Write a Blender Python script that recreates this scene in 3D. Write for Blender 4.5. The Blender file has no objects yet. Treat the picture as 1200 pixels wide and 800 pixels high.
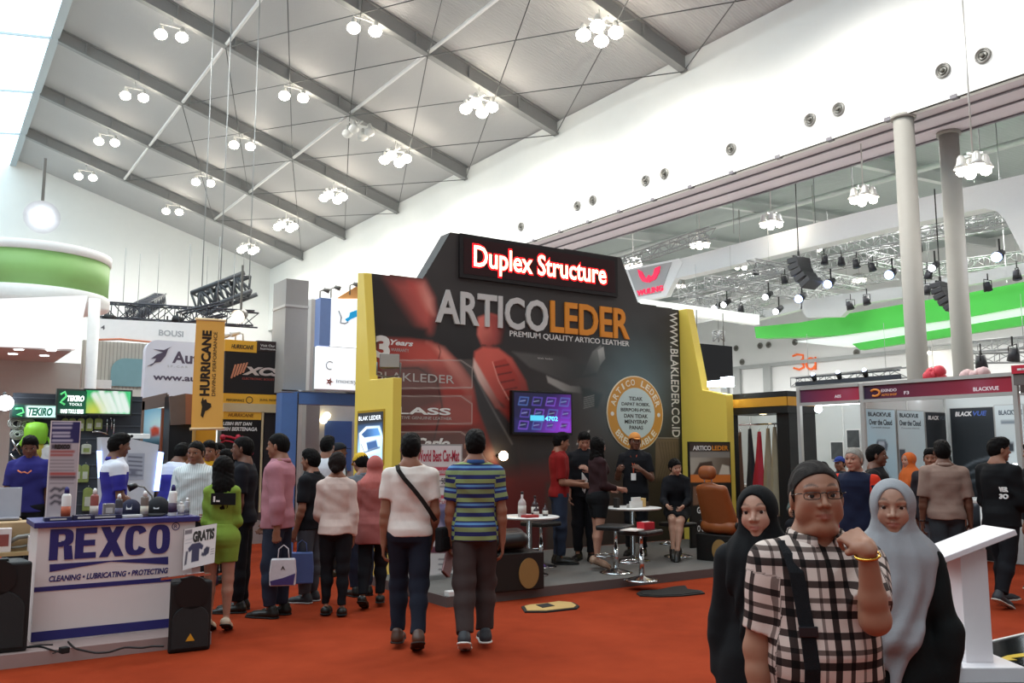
import bpy, math, random
import numpy as np
import openvdb as vdb
from mathutils import Vector, Matrix
rnd = random.Random(7)
SC = bpy.context.scene
COL = SC.collection
F_PX, CAM_H = 1025.0, 1.6
PITCH = math.atan2(127, F_PX)
_c, _s = math.cos(PITCH), math.sin(PITCH)
def cam_ray(px, py):
 x = (px - 600) / F_PX
 y = (400 - py) / F_PX
 return x, _c - _s * y, _s + _c * y
HD = -math.atan2(*cam_ray(-95, 527)[:2])          # camera heading, clockwise from +Y (the hall's long axis)
HX, HY = math.sin(HD), math.cos(HD)
RX, RY = math.cos(HD), -math.sin(HD)
def ray(px, py):
 r, fw, u = cam_ray(px, py)
 return Vector((fw * HX + r * RX, fw * HY + r * RY, u))
def at_z(px, py, z=0.0):
 d = ray(px, py); t = (z - CAM_H) / d.z
 return Vector((d.x * t, d.y * t, z))
def at_x(px, py, X):
 d = ray(px, py); t = X / d.x
 return Vector((X, d.y * t, CAM_H + d.z * t))
def at_y(px, py, Y):
 d = ray(px, py); t = Y / d.y
 return Vector((d.x * t, Y, CAM_H + d.z * t))
def at_d(px, py, D):
 r, fw, u = cam_ray(px, py); d = ray(px, py); t = D / fw
 return Vector((d.x * t, d.y * t, CAM_H + d.z * t))
def lin(h):
 if not isinstance(h, str):
  return tuple(h)
 h = h.lstrip('#')
 out = []
 for i in (0, 2, 4):
  c = int(h[i:i + 2], 16) / 255
  out.append(c / 12.92 if c <= 0.04045 else ((c + 0.055) / 1.055) ** 2.4)
 return tuple(out)
_M = {}
def new_mat(name):
 m = bpy.data.materials.new(name)
 m.use_nodes = True
 nt = m.node_tree
 return m, nt, nt.nodes['Principled BSDF'], nt.nodes['Material Output']
def mat(name, color='#808080', rough=0.55, metal=0.0, emit=0.0, var=0.05, scale=12.0, bump=0.0, bscale=80.0, spec=0.4, coat=0.0, stretch=None):
 if name in _M:
  return _M[name]
 m, nt, b, out = new_mat(name)
 c = lin(color)
 N, L = nt.nodes, nt.links
 tc = N.new('ShaderNodeTexCoord')
 src = tc.outputs['Object']
 if stretch:
  mp = N.new('ShaderNodeMapping'); mp.inputs['Scale'].default_value = stretch
  L.new(src, mp.inputs['Vector']); src = mp.outputs['Vector']
 if var > 0:
  no = N.new('ShaderNodeTexNoise'); no.inputs['Scale'].default_value = scale; no.inputs['Detail'].default_value = 3
  L.new(src, no.inputs['Vector'])
  mx = N.new('ShaderNodeMix'); mx.data_type = 'RGBA'
  mx.inputs['A'].default_value = (*[max(0, x * (1 - var)) for x in c], 1)
  mx.inputs['B'].default_value = (*[min(1, x * (1 + var)) for x in c], 1)
  L.new(no.outputs['Fac'], mx.inputs['Factor']); L.new(mx.outputs['Result'], b.inputs['Base Color'])
 else:
  b.inputs['Base Color'].default_value = (*c, 1)
 b.inputs['Roughness'].default_value = rough
 b.inputs['Metallic'].default_value = metal
 b.inputs['Specular IOR Level'].default_value = spec
 b.inputs['Coat Weight'].default_value = coat
 if emit:
  b.inputs['Emission Color'].default_value = (*c, 1)
  b.inputs['Emission Strength'].default_value = emit
 if bump:
  n2 = N.new('ShaderNodeTexNoise'); n2.inputs['Scale'].default_value = bscale; n2.inputs['Detail'].default_value = 4
  L.new(src, n2.inputs['Vector'])
  bp = N.new('ShaderNodeBump'); bp.inputs['Strength'].default_value = bump; bp.inputs['Distance'].default_value = 0.01
  L.new(n2.outputs['Fac'], bp.inputs['Height']); L.new(bp.outputs['Normal'], b.inputs['Normal'])
 _M[name] = m
 return m
def print_mat(name, emit=0.0, rough=0.45, attr='ink'):
 if name in _M:
  return _M[name]
 m, nt, b, out = new_mat(name)
 a = nt.nodes.new('ShaderNodeAttribute'); a.attribute_name = attr
 nt.links.new(a.outputs['Color'], b.inputs['Base Color'])
 b.inputs['Roughness'].default_value = rough
 if emit:
  nt.links.new(a.outputs['Color'], b.inputs['Emission Color'])
  b.inputs['Emission Strength'].default_value = emit
 _M[name] = m
 return m
def tag(o, label=None, cat=None, group=None, kind=None):
 if label: o['label'] = label
 if cat: o['category'] = cat
 if group: o['group'] = group
 if kind: o['kind'] = kind
 return o
def thing(name, label, cat, loc=(0, 0, 0), rz=0.0, group=None):
 o = bpy.data.objects.new(name, None)
 o.empty_display_size = 0.1
 COL.objects.link(o)
 o.location = loc
 o.rotation_euler = (0, 0, rz)
 return tag(o, label, cat, group)
class MB:
 def __init__(s):
  s.v = []; s.f = []; s.m = []; s.sm = []; s.mi = 0
 def add(s, vs, fs, smooth=False):
  b = len(s.v)
  s.v.extend([tuple(x) for x in vs])
  for f in fs:
   s.f.append(tuple(b + i for i in f)); s.m.append(s.mi); s.sm.append(smooth)
  return s
 def slot(s, i):
  s.mi = i; return s
 def bx(s, x0, x1, y0, y1, z0, z1):
  if x0 > x1: x0, x1 = x1, x0
  if y0 > y1: y0, y1 = y1, y0
  if z0 > z1: z0, z1 = z1, z0
  vs = [(x, y, z) for z in (z0, z1) for y in (y0, y1) for x in (x0, x1)]
  return s.add(vs, [(0, 2, 3, 1), (4, 5, 7, 6), (0, 1, 5, 4), (2, 6, 7, 3), (0, 4, 6, 2), (1, 3, 7, 5)])
 def obox(s, c, half, ax):
  c = Vector(c); ax = [Vector(a).normalized() for a in ax]
  vs = []
  for k in (-1, 1):
   for j in (-1, 1):
    for i in (-1, 1):
     vs.append(c + ax[0] * half[0] * i + ax[1] * half[1] * j + ax[2] * half[2] * k)
  return s.add(vs, [(0, 2, 3, 1), (4, 5, 7, 6), (0, 1, 5, 4), (2, 6, 7, 3), (0, 4, 6, 2), (1, 3, 7, 5)])
 def bar(s, a, b, w, h=None, up=(0, 0, 1)):
  a, b = Vector(a), Vector(b); d = b - a
  if d.length < 1e-6: return s
  z = d.normalized(); u = Vector(up)
  if abs(z.dot(u)) > 0.99: u = Vector((1, 0, 0))
  x = z.cross(u).normalized(); y = x.cross(z)
  return s.obox((a + b) / 2, (w / 2, (h or w) / 2, d.length / 2), (x, y, z))
 def cyl(s, a, b, r, r2=None, n=12, cap=True, smooth=True):
  a, b = Vector(a), Vector(b); d = (b - a)
  if d.length < 1e-7: return s
  z = d.normalized(); u = Vector((0, 0, 1)) if abs(z.z) < 0.95 else Vector((1, 0, 0))
  x = z.cross(u).normalized(); y = z.cross(x)
  r2 = r if r2 is None else r2
  vs = []
  for p, rr in ((a, r), (b, r2)):
   for i in range(n):
    t = 2 * math.pi * i / n
    vs.append(p + x * math.cos(t) * rr + y * math.sin(t) * rr)
  s.add(vs, [(i, i + n, (i + 1) % n + n, (i + 1) % n) for i in range(n)], smooth)
  if cap:
   s.add(vs, [tuple(range(n)), tuple(range(2 * n - 1, n - 1, -1))])
  return s
 def tube(s, pts, r, n=8, smooth=True, closed=False):
  pts = [Vector(p) for p in pts]
  m = len(pts)
  rr = r if hasattr(r, '__len__') else [r] * m
  vs = []
  px = None
  for i, p in enumerate(pts):
   d = (pts[min(i + 1, m - 1)] - pts[max(i - 1, 0)])
   if closed: d = pts[(i + 1) % m] - pts[(i - 1) % m]
   z = d.normalized()
   if px is None:
    u = Vector((0, 0, 1)) if abs(z.z) < 0.9 else Vector((1, 0, 0))
    x = z.cross(u).normalized()
   else:
    x = (px - z * px.dot(z)).normalized()
   px = x; y = z.cross(x)
   for k in range(n):
    t = 2 * math.pi * k / n
    vs.append(p + (x * math.cos(t) + y * math.sin(t)) * rr[i])
  fs = []
  for i in range(m if closed else m - 1):
   j = (i + 1) % m
   for k in range(n):
    k2 = (k + 1) % n
    fs.append((i * n + k, i * n + k2, j * n + k2, j * n + k))
  s.add(vs, fs, smooth)
  if not closed:
   s.add(vs, [tuple(range(n - 1, -1, -1)), tuple(range((m - 1) * n, m * n))])
  return s
 def lathe(s, prof, c=(0, 0, 0), n=20, axis='z', smooth=True):
  c = Vector(c)
  vs = []
  for (r, z) in prof:
   for k in range(n):
    t = 2 * math.pi * k / n
    p = (r * math.cos(t), r * math.sin(t), z)
    if axis == 'x': p = (p[2], p[0], p[1])
    elif axis == 'y': p = (p[0], -p[2], p[1])
    elif axis == '-y': p = (p[0], p[2], p[1])
    vs.append(c + Vector(p))
  fs = []
  for i in range(len(prof) - 1):
   for k in range(n):
    k2 = (k + 1) % n
    fs.append((i * n + k, i * n + k2, (i + 1) * n + k2, (i + 1) * n + k))
  s.add(vs, fs, smooth)
  if prof[0][0] > 1e-6: s.add(vs, [tuple(range(n - 1, -1, -1))])
  if prof[-1][0] > 1e-6: s.add(vs, [tuple(range((len(prof) - 1) * n, len(prof) * n))])
  return s
 def prism(s, poly, fn, t0, t1):
  n = len(poly)
  vs = [fn(u, v, t0) for u, v in poly] + [fn(u, v, t1) for u, v in poly]
  fs = [tuple(range(n - 1, -1, -1)), tuple(range(n, 2 * n))]
  fs += [(i, (i + 1) % n, n + (i + 1) % n, n + i) for i in range(n)]
  return s.add(vs, fs)
 def sphere(s, c, r, n=12, m=8, sc=(1, 1, 1)):
  c = Vector(c); vs = [c + Vector((0, 0, -r * sc[2]))]
  for i in range(1, m):
   ph = -math.pi / 2 + math.pi * i / m
   for k in range(n):
    t = 2 * math.pi * k / n
    vs.append(c + Vector((r * sc[0] * math.cos(ph) * math.cos(t), r * sc[1] * math.cos(ph) * math.sin(t), r * sc[2] * math.sin(ph))))
  vs.append(c + Vector((0, 0, r * sc[2])))
  fs = [(0, 1 + (k + 1) % n, 1 + k) for k in range(n)]
  for i in range(m - 2):
   for k in range(n):
    k2 = (k + 1) % n
    a = 1 + i * n
    fs.append((a + k, a + k2, a + n + k2, a + n + k))
  a = 1 + (m - 2) * n
  fs += [(a + k, a + (k + 1) % n, len(vs) - 1) for k in range(n)]
  return s.add(vs, fs, True)
 def build(s, name, mats, parent=None, bevel=0.0, seg=2, solid_normals=True):
  me = bpy.data.meshes.new(name)
  me.from_pydata(s.v, [], s.f)
  if not isinstance(mats, (list, tuple)): mats = [mats]
  for m in mats: me.materials.append(m)
  me.polygons.foreach_set('material_index', s.m)
  me.polygons.foreach_set('use_smooth', s.sm)
  if solid_normals:
   import bmesh
   bm = bmesh.new(); bm.from_mesh(me)
   bmesh.ops.remove_doubles(bm, verts=bm.verts, dist=1e-6)
   bmesh.ops.recalc_face_normals(bm, faces=bm.faces)
   bm.to_mesh(me); bm.free()
  o = bpy.data.objects.new(name, me)
  COL.objects.link(o)
  if parent is not None: o.parent = parent
  if bevel:
   b = o.modifiers.new('bevel', 'BEVEL'); b.width = bevel; b.segments = seg; b.limit_method = 'ANGLE'; b.angle_limit = 0.6
  return o
def struct(name, mb, m, **k):
 o = mb.build(name, m, **k); o['kind'] = 'structure'; return o
def simple(name, mb, m, label, cat, group=None, **k):
 return tag(mb.build(name, m, **k), label, cat, group)
def copy_tree(o, parent=None):
 c = o.copy(); COL.objects.link(c)
 if parent is not None: c.parent = parent
 for ch in list(o.children): copy_tree(ch, c)
 return c
def FY(Y):
 return lambda u, v, t=0.0: Vector((u, Y - t, v))
def FX(X):
 return lambda u, v, t=0.0: Vector((X - t, -u, v))
def FYpx(Y):
 def f(px, py):
  p = at_y(px, py, Y); return p.x, p.z
 return f
def FXpx(X):
 def f(px, py):
  p = at_x(px, py, X); return -p.y, p.z
 return f
_TXT = {}
def text_mesh(s, bold=0.0, shear=0.0, space=1.0):
 key = (s, bold, shear, space)
 if key in _TXT: return _TXT[key]
 cu = bpy.data.curves.new('t', 'FONT'); cu.body = s; cu.offset = bold; cu.shear = shear; cu.resolution_u = 3; cu.space_character = space
 ob = bpy.data.objects.new('t', cu)
 me = bpy.data.meshes.new_from_object(ob)
 v = np.zeros(len(me.vertices) * 3); me.vertices.foreach_get('co', v); v = v.reshape(-1, 3)
 f = [tuple(p.vertices) for p in me.polygons]
 bpy.data.objects.remove(ob); bpy.data.curves.remove(cu); bpy.data.meshes.remove(me)
 _TXT[key] = (v, f)
 return _TXT[key]
def text_into(mb, s, fn, u0, u1, v0, v1, bold=0.0, shear=0.0, t=0.004, keep=False, space=1.0, rot=0):
 v, f = text_mesh(s, bold, shear, space)
 if not len(v): return
 a, b = v.min(0), v.max(0)
 w, h = b[0] - a[0], b[1] - a[1]
 U = (v[:, 0] - a[0]) / w; V = (v[:, 1] - a[1]) / h
 if rot == 90: U, V = 1 - V, U
 elif rot == -90: U, V = V, 1 - U
 if keep:
  k = (v1 - v0) / h; uu = u0 + U * w * k
 else:
  uu = u0 + U * (u1 - u0)
 vv = v0 + V * (v1 - v0)
 n = len(v)
 vs = [fn(x, y, t) for x, y in zip(uu, vv)]
 mb.add(vs, f)
 edges = {}
 for fc in f:
  for i in range(len(fc)):
   e = (fc[i], fc[(i + 1) % len(fc)])
   edges[e] = edges.get(e, 0) + 1
 bd = [e for e in edges if (e[1], e[0]) not in edges]
 if bd and t > 0.0015:
  base = [fn(x, y, 0) for x, y in zip(uu, vv)]
  idx = sorted({i for e in bd for i in e}); mp = {i: k for k, i in enumerate(idx)}
  m = len(idx)
  mb.add([vs[i] for i in idx] + [base[i] for i in idx], [(mp[a_], mp[b_], m + mp[b_], m + mp[a_]) for a_, b_ in bd])
def lettering(parent, s, fn, u0, u1, v0, v1, m, name='lettering', **k):
 mb = MB(); text_into(mb, s, fn, u0, u1, v0, v1, **k)
 return mb.build(name, m, parent, solid_normals=False)
class Art:
 def __init__(s, fn, u0, u1, v0, v1, nu, nv, base, pxmap=None):
  s.fn = fn; s.nu, s.nv = nu, nv
  s.U, s.V = np.meshgrid(np.linspace(u0, u1, nu), np.linspace(v0, v1, nv))
  s.C = np.zeros((nv, nu, 3)); s.C[:] = lin(base)
  s.pm = pxmap or (lambda a, b: (a, b))
  s.box = (u0, u1, v0, v1)
 def pts(s, P):
  return np.array([s.pm(*p) for p in P])
 def sd(s, P):
  P = s.pts(P); n = len(P)
  d = np.full(s.U.shape, 1e9); ins = np.zeros(s.U.shape, bool)
  for i in range(n):
   a, b = P[i], P[(i + 1) % n]
   e = b - a; wx, wy = s.U - a[0], s.V - a[1]
   h = np.clip((wx * e[0] + wy * e[1]) / max(e @ e, 1e-12), 0, 1)
   d = np.minimum(d, (wx - h * e[0]) ** 2 + (wy - h * e[1]) ** 2)
   c = ((a[1] > s.V) != (b[1] > s.V))
   with np.errstate(divide='ignore', invalid='ignore'):
    xx = (b[0] - a[0]) * (s.V - a[1]) / (b[1] - a[1] + 1e-12) + a[0]
   ins ^= c & (s.U < xx)
  d = np.sqrt(d)
  return np.where(ins, -d, d)
 def mix(s, w, col):
  w = np.clip(w, 0, 1)[..., None]
  s.C = s.C * (1 - w) + np.asarray(col) * w
  return s
 def poly(s, P, c, c2=None, a=None, b=None, soft=0.01, alpha=1.0):
  w = np.clip(0.5 - s.sd(P) / (2 * max(soft, 1e-5)), 0, 1) * alpha
  if c2 is None: return s.mix(w, lin(c))
  a, b = np.array(s.pm(*a)), np.array(s.pm(*b)); e = b - a
  t = np.clip(((s.U - a[0]) * e[0] + (s.V - a[1]) * e[1]) / (e @ e), 0, 1)[..., None]
  t = t * t * (3 - 2 * t)
  return s.mix(w, np.array(lin(c)) * (1 - t) + np.array(lin(c2)) * t)
 def line(s, P, c, w=0.01, soft=0.005, alpha=1.0):
  P = s.pts(P)
  d = np.full(s.U.shape, 1e9)
  for a, b in zip(P[:-1], P[1:]):
   e = b - a; wx, wy = s.U - a[0], s.V - a[1]
   h = np.clip((wx * e[0] + wy * e[1]) / max(e @ e, 1e-12), 0, 1)
   d = np.minimum(d, np.hypot(wx - h * e[0], wy - h * e[1]))
  return s.mix(np.clip(0.5 - (d - w / 2) / (2 * soft), 0, 1) * alpha, lin(c))
 def glow(s, p, r, c, alpha=1.0):
  p = s.pm(*p)
  return s.mix(np.exp(-((s.U - p[0]) ** 2 + (s.V - p[1]) ** 2) / r ** 2) * alpha, lin(c))
 def noise(s, amp, seed=0, fu=8, fv=8):
  g = np.random.RandomState(seed); out = np.zeros(s.U.shape)
  u0, u1, v0, v1 = s.box
  for k in range(5):
   a, b, p = g.uniform(-fu, fu), g.uniform(-fv, fv), g.uniform(0, 6.28)
   out += np.sin(a * s.U * 6.28 + b * s.V * 6.28 + p)
  s.C = np.clip(s.C * (1 + amp * out[..., None] / 2.5), 0, 1); return s
 def build(s, name, m, parent=None, t=0.002, mask=None, thick=0.0):
  nu, nv = s.nu, s.nv
  vs = [s.fn(s.U[j, i], s.V[j, i], t) for j in range(nv) for i in range(nu)]
  fs = [(j * nu + i, j * nu + i + 1, (j + 1) * nu + i + 1, (j + 1) * nu + i) for j in range(nv - 1) for i in range(nu - 1)]
  if mask is not None:
   sdm = s.sd(mask).ravel()
   fs = [f for f in fs if max(sdm[i] for i in f) < 0.02]
  me = bpy.data.meshes.new(name); me.from_pydata(vs, [], fs)
  me.materials.append(m)
  ca = me.color_attributes.new('ink', 'FLOAT_COLOR', 'POINT')
  rgba = np.ones((nu * nv, 4), np.float32); rgba[:, :3] = s.C.reshape(-1, 3)
  ca.data.foreach_set('color', rgba.ravel())
  o = bpy.data.objects.new(name, me); COL.objects.link(o)
  if parent is not None: o.parent = parent
  return o
def V3(*a):
 return np.array(a if len(a) == 3 else a[0], float)
def unit(v):
 v = np.asarray(v, float); return v / (np.linalg.norm(v) + 1e-12)
def rot(axis, ang):
 return np.array(Matrix.Rotation(ang, 3, axis))
class SDF:
 def __init__(s): s.p = []
 def rc(s, a, b, r1, r2, k=0.02, side=None, q=1.0, clip=None, sub=False):
  a, b = V3(a), V3(b)
  s.p.append(('rc', a, b, r1, r2, k, None if side is None else unit(side), q, clip, sub)); return s
 def ell(s, c, ax, rad, k=0.02, clip=None, sub=False):
  s.p.append(('el', V3(c), np.array(ax, float), V3(rad), k, clip, sub)); return s
 def stack(s, o, R, z, rx, ryf, ryb, k=0.02, clip=None):
  s.p.append(('st', V3(o), np.array(R, float), np.array(z), np.array(rx), np.array(ryf), np.array(ryb), k, clip)); return s
 def bounds(s):
  lo, hi = np.full(3, 1e9), np.full(3, -1e9)
  for p in s.p:
   if p[0] == 'rc':
    if p[9]: continue
    r = max(p[3], p[4]) * max(1, p[7])
    for e in (p[1], p[2]): lo = np.minimum(lo, e - r); hi = np.maximum(hi, e + r)
   elif p[0] == 'el':
    if p[6]: continue
    r = p[3].max(); lo = np.minimum(lo, p[1] - r); hi = np.maximum(hi, p[1] + r)
   else:
    r = max(p[4].max(), p[5].max(), p[6].max())
    for zz in (p[3][0], p[3][-1]):
     e = p[1] + p[2] @ V3(0, 0, zz); lo = np.minimum(lo, e - r); hi = np.maximum(hi, e + r)
  return lo, hi
 def one(s, p, P):
  if p[0] == 'rc':
   _, a, b, r1, r2, k, side, q, clip, sub = p
   X = P - a; ba = b - a
   sc = 1.0
   if side is not None:
    X = X + np.outer(X @ side, side) * (1 / q - 1); ba = ba + side * (ba @ side) * (1 / q - 1); sc = min(1.0, q)
   h = np.clip(X @ ba / max(ba @ ba, 1e-12), 0, 1)
   d = (np.linalg.norm(X - h[:, None] * ba, axis=1) - (r1 + (r2 - r1) * h)) * sc
  elif p[0] == 'el':
   _, c, ax, rad, k, clip, sub = p
   X = (P - c) @ ax
   k0 = np.linalg.norm(X / rad, axis=1); k1 = np.linalg.norm(X / rad ** 2, axis=1)
   d = k0 * (k0 - 1) / np.maximum(k1, 1e-9)
  else:
   _, o, R, z, rx, ryf, ryb, k, clip = p
   X = (P - o) @ R; sub = False
   zc = np.clip(X[:, 2], z[0], z[-1])
   a = np.interp(zc, z, rx); bf = np.interp(zc, z, ryf); bb = np.interp(zc, z, ryb)
   b = np.where(X[:, 1] > 0, bf, bb)
   e = np.abs(X[:, 0] / a) ** 2.3 + np.abs(X[:, 1] / b) ** 2.3
   d = (e ** (1 / 2.3) - 1) * np.minimum(a, b)
   dz = np.abs(X[:, 2] - zc)
   d = np.where(dz > 0, np.sqrt(np.maximum(d, 0) ** 2 + dz ** 2) , d)
  if clip is not None:
   for (pt, n) in clip: d = np.maximum(d, (P - V3(pt)) @ unit(n))
  return d, k, sub
 def ev(s, P):
  D = np.full(len(P), 1.0)
  for p in s.p:
   if p[0] == 'rc':
    c = (p[1] + p[2]) / 2; R = np.linalg.norm(p[2] - p[1]) / 2 + max(p[3], p[4]) * max(1, p[7])
   elif p[0] == 'el':
    c = p[1]; R = p[3].max()
   else:
    c = p[1] + p[2] @ V3(0, 0, (p[3][0] + p[3][-1]) / 2); R = (p[3][-1] - p[3][0]) / 2 + max(p[4].max(), p[5].max(), p[6].max())
   sub = (p[0] == 'rc' and p[9]) or (p[0] == 'el' and p[6])
   X = P - c
   m = np.einsum('ij,ij->i', X, X) < (R + 0.10) ** 2
   if not m.any(): continue
   d, k, _ = s.one(p, P[m])
   old = D[m]
   if sub:
    h = np.clip(0.5 - 0.5 * (d + old) / k, 0, 1)
    D[m] = old * (1 - h) - d * h + k * h * (1 - h)
   else:
    h = np.clip(0.5 + 0.5 * (d - old) / k, 0, 1)
    D[m] = d * (1 - h) + old * h - k * h * (1 - h)
  return D
def sdf_mesh(name, f, lo, hi, vx, mats, parent, attr=None, cut=None):
 lo = np.asarray(lo) - 4 * vx; hi = np.asarray(hi) + 4 * vx
 cs = 4
 n = np.ceil((hi - lo) / (vx * cs)).astype(int) + 1
 ax = [lo[i] + (np.arange(n[i]) + 0.5) * vx * cs - 0.5 * vx for i in range(3)]
 G = np.stack(np.meshgrid(*ax, indexing='ij'), -1).reshape(-1, 3)
 dc = f(G)
 near = np.abs(dc) < vx * cs * 1.9
 full = np.repeat(np.repeat(np.repeat(dc.reshape(n), cs, 0), cs, 1), cs, 2).astype(np.float32)
 idx = np.argwhere(near.reshape(n)) * cs
 off = np.stack(np.meshgrid(*[np.arange(cs)] * 3, indexing='ij'), -1).reshape(-1, 3)
 I = (idx[:, None, :] + off[None]).reshape(-1, 3)
 P = lo + I * vx
 full[I[:, 0], I[:, 1], I[:, 2]] = f(P)
 g = vdb.FloatGrid(background=float(vx * 8)); g.copyFromArray(full)
 pts, tri, quads = g.convertToPolygons(isovalue=0.0, adaptivity=0.0)
 pts = lo + pts * vx
 me = bpy.data.meshes.new(name)
 nq = len(quads); nt = len(tri)
 me.vertices.add(len(pts)); me.vertices.foreach_set('co', pts.astype(np.float32).ravel())
 loops = np.concatenate([quads[:, ::-1].ravel(), tri[:, ::-1].ravel()]) if nt else quads[:, ::-1].ravel()
 me.loops.add(len(loops)); me.loops.foreach_set('vertex_index', loops.astype(np.int32))
 st = np.concatenate([np.arange(nq) * 4, nq * 4 + np.arange(nt) * 3]).astype(np.int32)
 me.polygons.add(nq + nt); me.polygons.foreach_set('loop_start', st)
 me.polygons.foreach_set('use_smooth', np.ones(nq + nt, bool))
 me.update(calc_edges=True)
 me.validate()
 if not isinstance(mats, (list, tuple)): mats = [mats]
 for m in mats: me.materials.append(m)
 if attr:
  for an, fn in attr.items():
   val = np.asarray(fn(pts), np.float32)
   if an == 'tint':
    a = me.color_attributes.new(an, 'FLOAT_COLOR', 'POINT')
    a.data.foreach_set('color', np.concatenate([val, np.ones((len(val), 1), np.float32)], 1).ravel())
   else:
    a = me.attributes.new(an, 'FLOAT_VECTOR', 'POINT'); a.data.foreach_set('vector', val.ravel())
 o = bpy.data.objects.new(name, me); COL.objects.link(o); o.parent = parent
 return o
def folds(P, seed, f=1.0):
 g = np.random.RandomState(seed)
 x, y, z = P[:, 0] * f, P[:, 1] * f, P[:, 2] * f
 a = g.uniform(0, 6.28, 8)
 w = np.sin(9 * x + 5 * z + a[0]) + np.sin(7 * y - 6 * z + a[1])
 n = np.sin(26 * z + 10 * x + 2.2 * w + a[2]) + 0.7 * np.sin(19 * x - 31 * z + 1.7 * w + a[3]) + 0.6 * np.sin(33 * y + 15 * z + 2.0 * w + a[4])
 return np.sign(n) * np.abs(n / 2.3) ** .8
def skin_mat(name, color):
 if name in _M: return _M[name]
 m, nt, b, out = new_mat(name)
 N, L = nt.nodes, nt.links
 a = N.new('ShaderNodeAttribute'); a.attribute_name = 'tint'
 tc = N.new('ShaderNodeTexCoord'); no = N.new('ShaderNodeTexNoise'); no.inputs['Scale'].default_value = 30; no.inputs['Detail'].default_value = 5
 L.new(tc.outputs['Object'], no.inputs['Vector'])
 c = lin(color)
 r = N.new('ShaderNodeMix'); r.data_type = 'RGBA'
 r.inputs['A'].default_value = (*[x * 0.93 for x in c], 1); r.inputs['B'].default_value = (*[min(1, x * 1.07) for x in c], 1)
 L.new(no.outputs['Fac'], r.inputs['Factor'])
 mx = N.new('ShaderNodeMix'); mx.data_type = 'RGBA'; mx.blend_type = 'MULTIPLY'; mx.inputs['Factor'].default_value = 1
 L.new(r.outputs['Result'], mx.inputs['A']); L.new(a.outputs['Color'], mx.inputs['B'])
 L.new(mx.outputs['Result'], b.inputs['Base Color'])
 b.inputs['Roughness'].default_value = 0.5; b.inputs['Specular IOR Level'].default_value = 0.35
 _M[name] = m
 return m
def hair_mat(color='#0c0908', name='hair'):
 return mat(name, color, rough=0.7, var=0.3, scale=60, bump=0.5, bscale=140, stretch=(3, 3, 0.5), spec=.12)
def cloth(name, color, **k):
 k.setdefault('rough', 0.85); k.setdefault('var', 0.1); k.setdefault('scale', 25); k.setdefault('bump', 0.15); k.setdefault('bscale', 220); k.setdefault('spec', 0.2)
 return mat(name, color, **k)
M_STK = {'z': [.455, .48, .51, .54, .58, .62, .67, .72, .765, .80, .825, .845, .86],
   'rx': [.055, .085, .096, .098, .092, .086, .089, .095, .098, .088, .062, .042, .035],
   'f': [.050, .060, .064, .064, .062, .060, .062, .066, .068, .060, .046, .036, .034],
   'b': [.045, .066, .074, .072, .058, .054, .060, .068, .070, .064, .052, .042, .036]}
F_STK = {'z': M_STK['z'],
   'rx': [.055, .084, .095, .094, .083, .073, .075, .080, .082, .073, .052, .034, .029],
   'f': [.050, .060, .062, .062, .058, .052, .054, .062, .064, .054, .042, .032, .029],
   'b': [.045, .072, .082, .076, .056, .048, .054, .060, .062, .056, .046, .037, .031]}
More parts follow.
